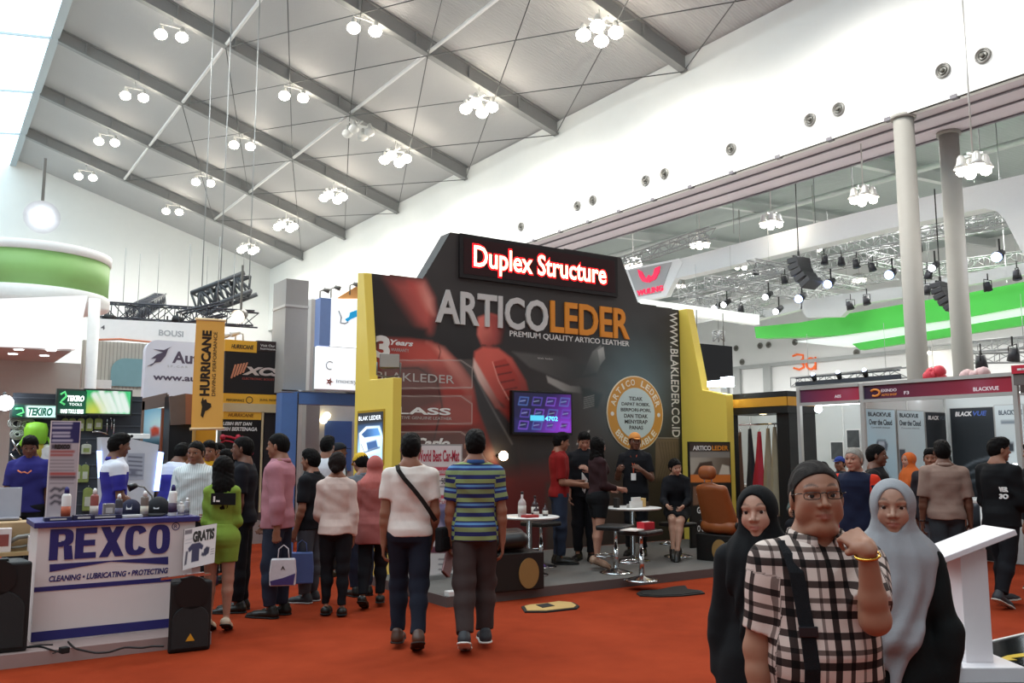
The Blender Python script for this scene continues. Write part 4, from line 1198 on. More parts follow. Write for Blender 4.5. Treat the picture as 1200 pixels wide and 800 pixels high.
for i in range(4):
 for j in range(3):
  x, y = 607 + i * 16 + (j % 2) * 2, 465 + j * 14 + i * .4
  A.line([(x, y + 9), (x + 2, y), (x + 12, y + .8), (x + 10, y + 9.6), (x, y + 9)], ['#4c6ab0', '#5a4ab0', '#7a50c8'][(i + j) % 3], .016, .008, .8)
  A.poly([(x + 3, y + 2), (x + 9, y + 2.4), (x + 7, y + 7), (x + 2, y + 6.6)], ['#20306a', '#34246c', '#121634'][(i * 2 + j) % 3], soft=.02)
  A.line([(x + 2, y + 5), (x + 8, y + 4)], '#a8b4e0', .01, .008, .6)
A.poly([(621, 486.5), (637, 487), (637, 493), (621, 492.5)], '#58d4f8', soft=.01)
sc = A.build('screen', print_mat('tv_print', emit=.65), t, t=.012)
mb = MB(); mb.prism([(a.x - .03, b.z - .04), (b.x + .03, b.z - .04), (b.x + .03, a.z + .05), (a.x - .03, a.z + .05)], FY(BYB - .1), -.07, .008); mb.build('bezel', mat('tv_black', '#0c0c0e', rough=.3), t, bevel=.006)
u, v = FYpx(BYB - .1)(638, 493); u1, v1 = FYpx(BYB - .1)(653, 488)
lettering(sc, '4702', FY(BYB - .113), u, u1, v, v1, mat('screen_cyan', '#5ac8f4', emit=2, var=0), bold=.02, t=.001)
t = thing('roll_up_banner', 'white and red price banner at the left end of the platform', 'banner', (0, 0, 0))
Y_ = 9.25
f = FYpx(Y_)
a, b = f(487, 522), f(541, 680)
u0, u1, v0, v1 = a[0], f(540, 600)[0], PZ + .03, a[1]
A = Art(FY(Y_), u0, u1, v0, v1, 60, 160, '#dcd4d2', f)
A.poly([(480, 547), (545, 547), (545, 557), (480, 557)], '#c4485a', soft=.006)
A.poly([(505, 580), (545, 580), (545, 584), (505, 584)], '#c4485a', soft=.006)
A.poly([(500, 590), (545, 590), (545, 624), (500, 624)], '#7c6e9e', '#c8c0cc', (505, 592), (540, 622), soft=.01)
A.poly([(510, 600), (530, 594), (538, 610), (520, 618)], '#5a5878', soft=.02)
A.poly([(480, 640), (545, 640), (545, 648), (480, 648)], '#6e3c4a', soft=.006)
for y in (563, 570, 655, 661, 667, 673): A.line([(514, y), (534 - (y % 5) * 2, y)], '#6c6468', .014, .006)
A.build('sheet', POST, t, t=.004)
mb = MB(); mb.bx(u0 - .02, u1 + .02, Y_ + .002, Y_ + .02, v0, v1 + .02); mb.bx(u0 - .02, u1 + .02, Y_ - .08, Y_ + .1, PZ + .001, PZ + .05); mb.build('stand', mat('banner_alu', '#a8a6a4', rough=.4, metal=.5), t)
g = lambda s, p0, p1, q0, q1, m, **k: lettering(t, s, FY(Y_ - .006), f(p0, q0)[0], f(p1, q0)[0], f(p0, q1)[1], f(p0, q0)[1], m, t=.002, **k)
g('World Best Car-Mat', 489, 538, 527, 541, mat('print_crimson', '#b02840'), bold=.02)
g('LVX', 492, 508, 549, 555, PWH, bold=.03, shear=.2); g('Premium Car Mat', 510, 537, 549, 555, PWH)
g('50% Off', 517, 534, 560, 567, DK); g('Full Set', 514, 536, 585, 590, mat('print_crimson', '#b02840'))
t = thing('sign_stand', 'small white foot stand at the platform edge behind striped polo', 'stand', at_z(536, 697, PZ))
mb = MB(); mb.bx(-.13, .13, -.05, .05, 0, .05); mb.build('base', mat('stand_white', '#dedad6', rough=.4), t, bevel=.005)
mb = MB(); mb.bx(-.03, .03, -.015, .015, .05, .72); mb.build('post', mat('stand_white', '#dedad6'), t)
t = thing('poster_board', 'tall printed board with leather furniture photo beside right yellow wing', 'sign', (0, 0, 0))
Y_ = 9.85; f = FYpx(Y_)
u0, u1 = f(809, 560)[0], f(856, 560)[0]; v1 = f(830, 519)[1]; v0 = PZ + .02
A = Art(FY(Y_), u0, u1, v0, v1, 70, 170, '#17130f', f)
A.poly([(800, 515), (860, 515), (860, 529), (800, 529)], '#3b2a22', soft=.006)
A.poly([(800, 529), (860, 529), (860, 537), (800, 537)], '#8e867e', soft=.01)
A.poly([(800, 536), (860, 536), (860, 556), (800, 556)], '#b3a89a', '#6d5a4a', (810, 538), (850, 554), soft=.01)
A.poly([(812, 556), (820, 542), (834, 540), (838, 556)], '#4a3428', soft=.012); A.poly([(842, 556), (846, 544), (854, 546), (855, 556)], '#d8ccba', soft=.01)
A.poly([(800, 556), (860, 556), (860, 565), (800, 565)], '#d8752a', soft=.006)
A.poly([(812, 570), (826, 568), (826, 590), (812, 592)], '#7d5a44', soft=.01)
A.build('sheet', POST, t, t=.004)
mb = MB(); mb.bx(u0 - .02, u1 + .02, Y_ + .001, Y_ + .03, PZ + .001, v1 + .02); mb.build('backing', mat('black_board', '#141210', rough=.5), t)
lettering(t, 'ARTICO', FY(Y_ - .006), f(811.5, 524)[0], f(833, 524)[0], f(820, 527.5)[1], f(820, 522)[1], PWH, bold=.03, t=.002)
lettering(t, 'LEDER', FY(Y_ - .006), f(834, 524)[0], f(853, 524)[0], f(840, 527.5)[1], f(840, 522)[1], ORG, bold=.03, t=.002)
for i, s in enumerate(('3', 'G', 'O CLAIM')): lettering(t, s, FY(Y_ - .006), u0 + .12, u0 + (.2, .2, .42)[i], 1.0 - .28 * i - .1, 1.0 - .28 * i, PWH, bold=.02, t=.002)
CHR = mat('chrome', '#c8c8c8', rough=.15, metal=1.0, var=0)
TWH = mat('white_table_top', '#e6e3df', rough=.3, var=.02)
def bar_table(loc, r, h, label):
 t = thing('bar_table', label, 'table', loc, 0)
 mb = MB(); mb.lathe([(.001, h - .025), (r - .02, h - .025), (r, h - .012), (r, h - .004), (r - .008, h), (.001, h)], n=36); mb.build('tabletop', TWH, t)
 mb = MB(); mb.lathe([(.035, .03), (.035, h - .06), (.11, h - .03), (.11, h - .0255)], n=16); mb.build('column', CHR, t)
 mb = MB(); mb.lathe([(.23, 0), (.235, .008), (.2, .02), (.06, .04), (.036, .06)], n=28); mb.build('base', CHR, t)
 return t
def bar_stool(loc, h, label, rz=0, back=False):
 t = thing('bar_stool', label, 'stool', loc, rz, 'chrome bar stools in the booth')
 mb = MB(); mb.prism([(-.20, -.19), (.20, -.19), (.21, 0), (.20, .19), (-.20, .19), (-.21, 0)], lambda u, v, w: Vector((u, v, w)), h - .06, h); mb.build('seat', mat('black_leatherette', '#1a1716', rough=.45), t, bevel=.02)
 mb = MB(); mb.lathe([(.032, .05), (.032, h * .55), (.022, h * .55), (.022, h - .08), (.09, h - .0605)], n=14); mb.build('column', CHR, t)
 mb = MB(); mb.lathe([(.20, 0), (.205, .008), (.17, .02), (.06, .045), (.033, .06)], n=26); mb.build('base', CHR, t)
 mb = MB(); mb.tube([(.03 * 0, .03, h * .35), (-.14, .10, h * .35), (-.16, .2, h * .35), (0, .27, h * .35), (.16, .2, h * .35), (.14, .10, h * .35), (0, .03, h * .35)], .011, 6); mb.build('footrest', CHR, t)
 return t
tb1 = bar_table(at_z(618, 655, PZ) *0 + Vector((*at_d(620, 527, 10.85).xy, PZ)), .37, .70, 'round white bar table with bottles behind black case')
tb2 = bar_table(at_z(742, 657, PZ), .40, .72, 'round white bar table with card holder beneath round stamp sign')
st1 = bar_stool(at_z(752, 680, PZ), .58, 'front bar stool with red box and leaflets on its seat', .3)
st2 = bar_stool(at_z(634, 664, PZ), .58, 'bar stool beside bottle table in front of red shirt man', .2)
st3 = bar_stool(at_z(722, 671, PZ), .58, 'bar stool behind dark haired woman in short black dress', .5)
st4 = bar_stool(at_z(795, 652, PZ), .48, 'bar stool carrying seated woman in black suit', 0)
def bottle(loc, h, r, label, glass, cap, group, parent=None):
 t = thing('bottle', label, 'bottle', loc, 0, group)
 mb = MB(); mb.lathe([(r * .9, 0), (r, .01), (r, h * .55), (r * .85, h * .62), (r * .32, h * .74), (r * .3, h * .9)], n=14); mb.build('glass', glass, t)
 mb = MB(); mb.lathe([(r * .36, h * .9), (r * .36, h)], n=12); mb.build('cap', cap, t)
 mb = MB(); mb.lathe([(r * 1.01, h * .15), (r * 1.01, h * .45)], n=14); mb.build('label_band', mat('bottle_label', '#c8bfb6'), t)
 return t
GL1 = mat('clear_bottle', '#b8a8a4', rough=.12, var=.05); GL2 = mat('dark_bottle', '#3c2a2c', rough=.15)
tz = PZ + .70
c1 = tb1.location
for i, (dx, dy, h, r, g, w) in enumerate(((-.14, -.05, .30, .05, GL1, 'tallest clear bottle, left on the bar table'), (.10, .02, .24, .045, GL2, 'slim dark bottle in the middle of the bar table'), (.02, -.12, .14, .035, GL2, 'small dark flask in front on bar table'), (.17, -.1, .15, .035, GL2, 'small dark flask at right on bar table'), (-.03, .08, .16, .03, GL1, 'small clear flask behind on bar table'))):
 bottle((c1.x + dx, c1.y + dy, tz), h, r, w, g, mat('bottle_cap', '#2a1c1c'), 'bottles on the bar table')
t = tag(MB().bx(-.09, .09, -.06, .06, 0, .03).build('leaflet_tray', mat('red_tray', '#a03030')), 'small red tray beside the tall clear bottle', 'tray'); t.location = (c1.x - .13, c1.y - .2, tz)
c2_ = tb2.location
t = thing('card_holder', 'white card holder in the middle of second bar table', 'card holder', (c2_.x - .02, c2_.y - .1, PZ + .72), .2)
mb = MB(); mb.prism([(-.13, 0), (.13, 0), (.13, .09), (.09, .09), (.09, .14), (-.09, .14), (-.09, .09), (-.13, .09)], lambda u, v, w: Vector((u, w, v)), -.015, .015); mb.build('front_plate', mat('card_white', '#d9d5d0'), t)
mb = MB(); mb.bx(-.12, .12, .015, .07, 0, .05); mb.build('tray', mat('card_grey', '#9a958f'), t)
for dx, dy, w, h, col, lb in ((-.24, .05, .05, .13, '#2b2825', 'dark small carton left on second bar table'), (.17, -.02, .06, .12, '#c9a56b', 'tan small carton right on second bar table'), (.26, .06, .14, .06, '#3a2a20', 'brown leather swatch book on second bar table')):
 o = tag(MB().bx(-w / 2, w / 2, -.04, .04, 0, h).build('carton', mat('carton_' + col.strip('#'), col), bevel=.004), lb, 'box'); o.location = (c2_.x + dx, c2_.y + dy, PZ + .72)
c3 = st1.location; sz = PZ + .58
o = thing('tissue_box', 'red box on the front bar stool seat', 'box', (c3.x + .06, c3.y - .02, sz), .1)
MB().bx(-.09, .09, -.06, .06, 0, .085).build('carton', mat('red_box', '#b4202c', rough=.4), o, bevel=.005); MB().bx(-.05, .05, -.02, .02, .085, .09).build('slot', mat('card_white', '#d9d5d0'), o)
o = tag(MB().prism([(-.14, -.1), (.14, -.1), (.14, .1), (-.14, .1)], lambda u, v, w: Vector((u, v, w)), 0, .012).build('leaflet_stack', mat('leaflet_paper', '#d8d0c8')), 'fan of white leaflets on the front bar stool', 'leaflets'); o.location = (c3.x - .13, c3.y - .02, sz); o.rotation_euler = (0, 0, .4)
def floor_mat(pts, label, body, edge, name='car_mat'):
 P = [at_z(x, y, 0) for x, y in pts]; cx = sum((p.x for p in P)) / len(P); cy = sum((p.y for p in P)) / len(P)
 t = thing(name, label, 'car mat', (cx, cy, 0))
 q = [(p.x - cx, p.y - cy) for p in P]
 MB().prism(q, lambda u, v, w: Vector((u, v, w)), 0, .014).build('edging', edge, t)
 MB().prism([(u * .9, v * .86) for u, v in q], lambda u, v, w: Vector((u, v, w)), .0142, .02).build('pile', body, t)
 return t
MK = mat('black_rubber', '#15110f', rough=.8)
m1 = floor_mat([(611, 712), (618, 710), (640, 708), (655, 705.5), (672, 707), (679, 711), (676, 714), (640, 718), (615, 718)], 'beige car mat with black edging on red carpet', mat('beige_pile', '#b3925a', rough=.95, bump=.3), MK)
P = [at_z(x, y, 0) - m1.location for x, y in ((628, 711), (642, 709), (650, 712), (636, 714.5))]
MB().prism([(p.x, p.y) for p in P], lambda u, v, w: Vector((u, v, w)), .0202, .024).build('heel_pad', MK, m1)
floor_mat([(746, 696), (752, 693), (770, 692), (790, 688), (803, 687), (806, 691), (822, 693), (826, 696), (800, 699), (770, 700), (750, 699)], 'black car mat lying at the platform edge', mat('black_pile', '#1c1714', rough=.95, bump=.3), MK)
def car_seat(loc, rz, label, leather, plinth_label, ph=.50, srz=None, off=(0, 0)):
 p = thing('display_plinth', plinth_label, 'plinth', loc, rz)
 MB().bx(-.30, .30, -.30, .34, .0, ph).build('plinth_box', mat('plinth_black', '#131110', rough=.5), p, bevel=.012)
 D = [(.165 * math.cos(a), .30 + .20 * math.sin(a)) for a in np.linspace(0, 6.28, 33)[:-1]]
 MB().prism(D, lambda u, v, w: Vector((u * .75 + .10, -.302 - w, v * ph / .5 - .06)), 0, .012).build('oval_patch', mat('tan_patch', '#8f6c3c', rough=.7), p)
 t = thing('car_seat', label, 'car seat', (loc[0] + off[0], loc[1] + off[1], loc[2] + ph + .003), rz if srz is None else srz)
 D = SDF()
 D.rc((-.2, -.16, .10), (-.2, .18, .13), .095, .09, .05); D.rc((.2, -.16, .10), (.2, .18, .13), .095, .09, .05); D.rc((0, -.2, .09), (0, .2, .11), .09, .085, .08, side=(1, 0, 0), q=2.2, clip=[((0, 0, .004), (0, 0, -1))])
 lo, hi = D.bounds(); sdf_mesh('cushion', lambda P: np.maximum(D.ev(P), .004 - P[:, 2]), lo, hi, .014, leather, t)
 B = SDF()
 B.rc((0, -.18, .18), (0, -.36, .62), .10, .075, .05, side=(1, 0, 0), q=2.4)
 for k in (-1, 1): B.rc((k * .20, -.15, .2), (k * .19, -.31, .60), .07, .06, .05)
 lo, hi = B.bounds(); sdf_mesh('backrest', B.ev, lo, hi, .014, leather, t)
 Hd = SDF(); Hd.rc((-.06, -.40, .83), (.06, -.40, .83), .075, .075, .02, side=(0, 0, 1), q=1.25); lo, hi = Hd.bounds(); sdf_mesh('headrest', Hd.ev, lo, hi, .012, leather, t)
 mb = MB()
 for k in (-1, 1): MB().cyl((k * .06, -.375, .64), (k * .06, -.40, .80), .009, n=8).build('headrest_post', CHR, t)
 mb = MB(); mb.cyl((-.285, -.16, .12), (-.31, -.16, .12), .05, n=14); mb.cyl((.285, -.16, .12), (.31, -.16, .12), .05, n=14); mb.build('recliner_cover', mat('plinth_black', '#131110'), t)
 return t
car_seat(tuple(at_z(606, 692, PZ) + Vector((.05, .27, 0))), math.radians(-5), 'black leather car seat turned sideways on the left plinth', mat('black_leather', '#191513', rough=.4), 'black plinth with tan oval under the black car seat', .40, -HD - math.radians(85), (-.06, .02))
q = at_z(862, 655, PZ)
car_seat((*at_d(849, 527, 12.3).xy, PZ), -HD - math.radians(50), 'orange brown leather car seat at right end of booth', mat('cognac_leather', '#8a4a22', rough=.45, var=.08), 'black plinth with tan oval under the brown car seat', .36)
t = thing('clip_lamp', 'small glowing round lamp right of the striped polo shirt', 'lamp', tuple(at_y(590, 534, BYB - .16)))
MB().sphere((0, 0, 0), .07, 14, 10).build('bulb', mat('warm_bulb', '#ffd9a8', emit=22, var=0), t)
MB().cyl((0, .04, 0), (0, .155, 0), .03, n=10).build('lamp_arm', mat('tv_black', '#0c0c0e'), t)
NAVY = mat('navy_print', '#2a2768', rough=.5)
CWH = mat('counter_white', '#dcd0cd', rough=.45, var=.02)
PZ2 = .10
mb = MB(); mb.bx(-3.2, 2.12, 7.62, 12.6, 0, PZ2)
t = thing('counter_platform', 'low pinkish grey platform under the white counter', 'platform')
mb.build('deck', mat('pink_grey_deck', '#9c8580', rough=.8, var=.06), t)
CY = 7.95
t = thing('counter', 'white promotion counter with big blue lettering', 'counter', (0, 0, 0))
cx0, cx1, zt = .825, 2.035, 1.03
mb = MB(); mb.bx(cx0, cx1, CY, CY + .55, PZ2 + .001, zt - .045); mb.build('counter_body', CWH, t)
mb = MB(); mb.bx(cx0 - .03, cx1 + .03, CY - .03, CY + .60, zt - .045, zt); mb.build('counter_top', NAVY, t, bevel=.006)
f = FYpx(CY)
mb = MB(); fn = FY(CY - .001)
mb.prism([(cx0, .112), (cx1, .112), (cx1, .186), (cx0, .186)], fn, 0, .003)
mb.prism([(cx0, .492), (cx1, .492), (cx1, .528), (cx0, .528)], fn, 0, .003)
mb.build('stripe', NAVY, t)
B = lambda s, p0, p1, r0, r1, m=NAVY, **k: lettering(t, s, FY(CY - .001), f(p0, r0[0])[0], f(p1, r1[0])[0], (f(p0, r0[1])[1] + f(p1, r1[1])[1]) / 2, (f(p0, r0[0])[1] + f(p1, r1[0])[1]) / 2, m, t=.003, **k)
u0, u1 = f(58.5, 630)[0], f(201, 625)[0]; v0, v1 = (f(58.5, 656)[1] + f(200, 648)[1]) / 2, (f(58.5, 620.5)[1] + f(200, 613.5)[1]) / 2
def heavy(s, u0, u1, v0, v1):
 n = len(s); w = (u1 - u0) / n; h = v1 - v0; k = .36
 fn = FY(CY - .001)
 for i, ch in enumerate(s):
  a, g = u0 + i * w, w * .94
  mb = MB(); Q = lambda P: mb.prism([(a + x * g, v0 + y * h) for x, y in P], fn, 0, .004 + .00002 * len(mb.f))
  def ring(x0, x1, y0, y1, ts, th, a0=0, a1=360):
   cx_, cy_, rx_, ry_ = (x0 + x1) / 2, (y0 + y1) / 2, (x1 - x0) / 2, (y1 - y0) / 2
   A_ = [math.radians(a0 + (a1 - a0) * j / 24) for j in range(25)]
   se = lambda c: math.copysign(abs(c) ** .7, c)
   for p, q in zip(A_[:-1], A_[1:]):
    Q([(cx_ + rx_ * se(math.cos(p)), cy_ + ry_ * se(math.sin(p))), (cx_ + rx_ * se(math.cos(q)), cy_ + ry_ * se(math.sin(q))), (cx_ + (rx_ - ts) * se(math.cos(q)), cy_ + (ry_ - th) * se(math.sin(q))), (cx_ + (rx_ - ts) * se(math.cos(p)), cy_ + (ry_ - th) * se(math.sin(p)))])
  if ch in 'RE': Q([(0, 0), (k, 0), (k, 1), (0, 1)])
  if ch == 'E':
   for y0 in (0, .41, .81): Q([(k, y0), (.9 if y0 != .41 else .84, y0), (.9 if y0 != .41 else .84, y0 + .19), (k, y0 + .19)])
  if ch == 'R':
   ring(.05, .98, .44, 1, .34, .17, -100, 100); Q([(k, .83), (.55, .83), (.55, 1), (k, 1)]); Q([(k, .42), (.55, .42), (.55, .58), (k, .58)]); Q([(.58, .48), (.92, .44), (1.0, 0), (.64, 0)])
  if ch == 'X': Q([(-.03, 0), (.36, 0), (1.03, 1), (.66, 1)]); Q([(-.01, 1), (.38, 1), (1.05, 0), (.66, 0)])
  if ch == 'O': ring(.02, 1, 0, 1, .35, .17)
  if ch == 'C': ring(.02, 1, 0, 1, .35, .17, 28, 332)
  mb.build('lettering', NAVY, t)
heavy('REXCO', u0, u1, v0, v1)
B('CLEANING \u2022 LUBRICATING \u2022 PROTECTING', 57.5, 197, (674, 681), (665.5, 672), bold=.03, shear=.2)
mb = MB(); P = [f(58, 661), f(58, 670), f(128, 657.5), f(197, 661), f(197, 652)]
mb.prism([P[0], P[1], f(128, 658), P[3], P[4]][::-1] if False else [P[1], f(130, 657.8), P[3], P[4], f(130, 656.6), P[0]], FY(CY - .001), 0, .003); mb.build('underline_wedge', NAVY, t)
c = f(206, 616.5); mb = MB(); mb.tube([(c[0] + .03 * math.cos(a), CY - .003, c[1] + .03 * math.sin(a)) for a in np.linspace(0, 6.28, 21)[:-1]], .0035, 5, closed=True); mb.build('mark_ring', NAVY, t)
lettering(t, 'R', FY(CY - .001), c[0] - .012, c[0] + .012, c[1] - .016, c[1] + .016, NAVY, t=.002)
def at_c(px, dy=.15):
 p = at_y(px, 600, CY + dy); return Vector((p.x, CY + dy, zt))
SPW = mat('spray_white', '#dad6d2', rough=.35); SPD = mat('spray_dark', '#3c3a40', rough=.35); SPR = mat('spray_red', '#8e4a44', rough=.35)
def spray(px, h, r, label, body, cap, dy=.18, band='#27235a'):
 t = thing('spray_can', label, 'spray can', at_c(px, dy), 0, 'spray cans on the white counter')
 MB().lathe([(r * .95, 0), (r, .006), (r, h * .72), (r * .8, h * .78), (r * .45, h * .80)], n=16).build('can', body, t)
 MB().lathe([(r * .55, h * .80), (r * .5, h * .93), (r * .25, h), (.001, h)], n=12).build('cap', cap, t)
 MB().lathe([(r * 1.012, h * .12), (r * 1.012, h * .42)], n=16).build('label_band', mat('band_' + band.strip('#'), band), t)
CAPW = mat('cap_white', '#e8e6e2', rough=.3)
spray(77, .27, .036, 'white spray bottle with blue cap standing before the price pillar', SPW, NAVY, .12, '#b05a3c')
spray(110, .25, .033, 'dark red spray can with white nozzle left on the counter', SPR, CAPW, .2, '#c8beb6')
spray(139, .20, .030, 'short dark spray can with white nozzle left of blue cap', SPD, CAPW, .14, '#5a5870')
spray(169, .22, .033, 'brownish spray can with white nozzle between the two caps', mat('spray_brown', '#6d6058', rough=.35), CAPW, .16, '#c8c0b0')
spray(202, .27, .036, 'white spray bottle with blue cap right of black cap', SPW, NAVY, .12, '#4a3a50')
spray(212, .12, .028, 'small white jar at the right end of counter', SPW, CAPW, .14, '#b8b0b0')
spray(219, .15, .024, 'slim clear vial at the right end of counter', mat('vial', '#a8a4a8', rough=.15), CAPW, .2, '#8a888c')
def ball_cap(px, label, m, dy=.28, r=.10):
 t = thing('baseball_cap', label, 'cap', at_c(px, dy), math.radians(160))
 D = SDF(); D.ell((0, 0, .03), np.eye(3), (r * .92, r, r * 1.15), .01, clip=[((0, 0, .012), (0, 0, -1))]); lo, hi = D.bounds(); sdf_mesh('crown', D.ev, lo, hi, .006, m, t)
 D = SDF(); D.rc((0, r * .7, .02), (0, r * 1.25, .012), r * .75, r * .62, .01, side=(0, 0, 1), q=.09, clip=[((0, 0, .001), (0, 0, -1))]); lo, hi = D.bounds(); sdf_mesh('brim', D.ev, lo, hi, .005, m, t)
 MB().prism([(-.022, .06), (.022, .06), (.022, .10), (-.022, .10)], lambda u, v, w: Vector((u, r * 1.0 - .6 * (v - .05) + w, v)), -.01, .006).build('badge', mat('badge_grey', '#b8b4b8'), t)
ball_cap(153, 'navy baseball cap with pale badge on the counter', mat('cap_navy', '#1a1a34', rough=.85), .34)
ball_cap(185, 'large black baseball cap on the counter, right one', mat('cap_black', '#16161c', rough=.85), .30, .115)
for px, w, h, d, col, lb in ((127, .09, .11, .07, '#8a7f7a', 'small grey carton behind the spray cans'), (123, .26, .035, .05, '#232140', 'long navy carton lying on counter beside dark red can'), (98, .16, .04, .08, '#26243e', 'flat navy carton left front on counter'), (68, .20, .03, .10, '#2b2a4a', 'flat navy box at the left end of counter'), (155, .16, .025, .06, '#c8c4c4', 'pale flat box before the navy cap')):
 o = thing('carton', lb, 'box', at_c(px, .10 if px != 127 else .36))
 MB().bx(-w / 2, w / 2, -d / 2, d / 2, 0, h).build('box', mat('carton_' + col.strip('#'), col, rough=.5), o, bevel=.003)
 MB().bx(-w * .3, w * .3, -d / 2 - .002, -d / 2, h * .3, h * .7).build('box_label', mat('bottle_label', '#c8bfb6'), o)
t = thing('desk_lamp', 'small dark gooseneck lamp standing on the counter', 'lamp', at_c(180, .42))
MB().lathe([(.05, 0), (.045, .02), (.012, .03)], n=14).build('base', GRM, t); MB().tube([(0, 0, .02), (-.02, 0, .16), (-.09, 0, .24), (-.17, 0, .26)], .008, 6).build('gooseneck', GRM, t); MB().cyl((-.15, 0, .26), (-.22, 0, .235), .02, .035, 12).build('lamp_head', mat('tv_black', '#0c0c0e'), t)
t = thing('price_card', 'tall printed price card standing at the left end of counter', 'sign', (0, 0, 0))
Y_ = CY + .3; f2 = FYpx(Y_); u0, u1 = f2(57, 560)[0], f2(90, 560)[0]; v1 = f2(72, 494)[1]
A = Art(FY(Y_), u0, u1, zt + .004, v1, 44, 130, '#b3a9ac', f2)
A.poly([(50, 490), (95, 490), (95, 519), (50, 519)], '#26225a', soft=.004)
for y in (496, 501, 507, 511, 516): A.line([(62 + y % 3, y), (84 - y % 4, y)], '#c8c4d4', .014, .008)
A.poly([(60, 520.5), (83, 520.5), (83, 526), (60, 526)], '#4c4450', soft=.008); A.line([(60, 529), (86, 529)], '#a0504a', .02, .008); A.line([(60, 533), (84, 533)], '#a0504a', .02, .008)
for y in (539, 543, 547, 551, 562, 566): A.line([(59, y), (86, y)], '#7c7478', .008, .006)
A.line([(60, 555), (87, 555)], '#a84a44', .025, .008); A.line([(60, 559), (87, 559)], '#5c4a50', .025, .008)
for y in (573, 581, 588):
 for x in (60, 70): A.line([(x, y + 2), (x + 4, y - 1), (x + 9, y)], '#3a3640', .02, .01)
A.build('sheet', POST, t, t=.003)
mb = MB(); mb.bx(u0 - .008, u1 + .008, Y_ + .001, Y_ + .02, zt + .002, v1 + .008); mb.bx(u0, u1, Y_ - .05, Y_ + .08, zt + .001, zt + .014); mb.build('card_backing', CWH, t)
lettering(t, 'REXCO', FY(Y_ - .004), f2(64, 523)[0], f2(82, 523)[0], f2(72, 526)[1], f2(72, 520.5)[1], mat('print_dark', '#2b2622'), bold=.06, t=.001)
BLK = mat('speaker_plastic', '#141414', rough=.6, bump=.1, bscale=300); GRI = mat('speaker_grille', '#1c1c1c', rough=.5, bump=.6, bscale=500)
def speaker(loc, rz, w, h, d, label, group='active loudspeakers'):
 t = thing('loudspeaker', label, 'loudspeaker', loc, rz)
 MB().prism([(-w / 2, 0), (w / 2, 0), (w * .36, d), (-w * .36, d)], lambda u, v, z: Vector((u, v, z)), 0, h).build('cabinet', BLK, t, bevel=.02, seg=3)
 n = 20; arch = [(-w * .43, .05 * h), (w * .43, .05 * h), (w * .43, .45 * h)] + [(w * .43 * math.cos(a), .45 * h + w * .36 * math.sin(a)) for a in np.linspace(0, math.pi, n)][1:-1] + [(-w * .43, .45 * h)]
 MB().prism(arch, lambda u, v, k: Vector((u, -k, v)), -.01, .014).build('grille', GRI, t, bevel=.008)
 MB().lathe([(.001, .02), (.06, .012), (.12, -.004), (.13, -.006)], (0, -.008, h * .84), 20, '-y').build('horn', mat('speaker_horn', '#0b0b0b', rough=.5), t)
 MB().prism([(-.035, 0), (.035, 0), (0, .058)], lambda u, v, k: Vector((u, -.0145 - k, v + .16 * h)), 0, .003).build('badge', mat('speaker_badge', '#d59a2a', rough=.4), t)
 MB().bx(-.07, .07, d * .3, d * .5, h - .004, h + .02).build('handle', BLK, t, bevel=.006)
 return t
speaker((1.90, 7.44, 0), math.radians(-3), .33, .55, .26, 'black loudspeaker on red carpet at the right end of counter')
q = at_z(2, 757, 0); speaker((.55, 7.70, PZ2), math.radians(-4), .46, .66, .32, 'black loudspeaker cut by the left frame edge')
t = thing('bracket_bar', 'chrome bar bracket lying on top of right loudspeaker', 'bracket', (1.90, 7.50, .572))
MB().bar((-.24, -.03, .012), (.10, -.02, .03), .045, .018).bar((-.02, .02, .012), (.16, .04, .012), .05, .016).build('bar', CHR, t)
t = thing('sign_stand', 'tilted white board sign on a white post before the counter', 'sign', (0, 0, 0))
Y_ = 7.78; f3 = FYpx(Y_)
bl, br_, tr, tl = [f3(*p) for p in ((213.5, 668), (251, 659), (258, 614), (219.5, 621))]
A = Art(lambda u, v, t_=0: Vector((u, Y_ - t_ - (.0), v)), min(bl[0], tl[0]), max(br_[0], tr[0]), min(bl[1], br_[1]), max(tl[1], tr[1]), 70, 70, '#cfc4c2', f3)
quad = [(213.5, 668), (251, 659), (258, 614), (219.5, 621)]
def gfn(u, v, t_=0.0):
 p = Vector(bl).lerp(Vector(br_), u); q2 = Vector(tl).lerp(Vector(tr), u); r = p.lerp(q2, v)
 return Vector((r.x, Y_ - t_ + .10 * v, r.y))
A = Art(gfn, 0, 1, 0, 1, 70, 60, '#cfc4c2')
A.poly([(.02, .86), (.24, .86), (.24, .97), (.02, .97)], '#6e6468', soft=.01)
A.line([(.06, .72), (.26, .73)], '#a8a0a4', .02, .01); A.line([(.05, .64), (.24, .64)], '#a8a0a4', .02, .01)
A.poly([(.26, .14), (.50, .14), (.50, .44), (.58, .40), (.62, .50), (.50, .60), (.26, .60), (.14, .50), (.18, .40), (.26, .44)], '#322c4a', soft=.01)
A.poly([(.05, .10), (.12, .12), (.15, .44), (.08, .44)], '#4c4450', soft=.015)
A.poly([(.62, .24), (.70, .22), (.80, .28), (.82, .42), (.72, .46), (.64, .40)], '#2c2840', soft=.015); A.poly([(.56, .26), (.64, .22), (.66, .30), (.58, .34)], '#2c2840', soft=.015)
for y in (.36, .30, .24): A.line([(.86, y), (.96, y)], '#6e6468', .018, .01)
A.build('sheet', POST, t, t=.003)
mb = MB(); vs = [gfn(u, v, w) for w in (.001, -.018) for u, v in ((0, 0), (1, 0), (1, 1), (0, 1))]; mb.add(vs, [(0, 1, 2, 3), (7, 6, 5, 4), (0, 4, 5, 1), (1, 5, 6, 2), (2, 6, 7, 3), (3, 7, 4, 0)]); mb.build('board', mat('sign_edge_brown', '#5a4640', rough=.6), t)
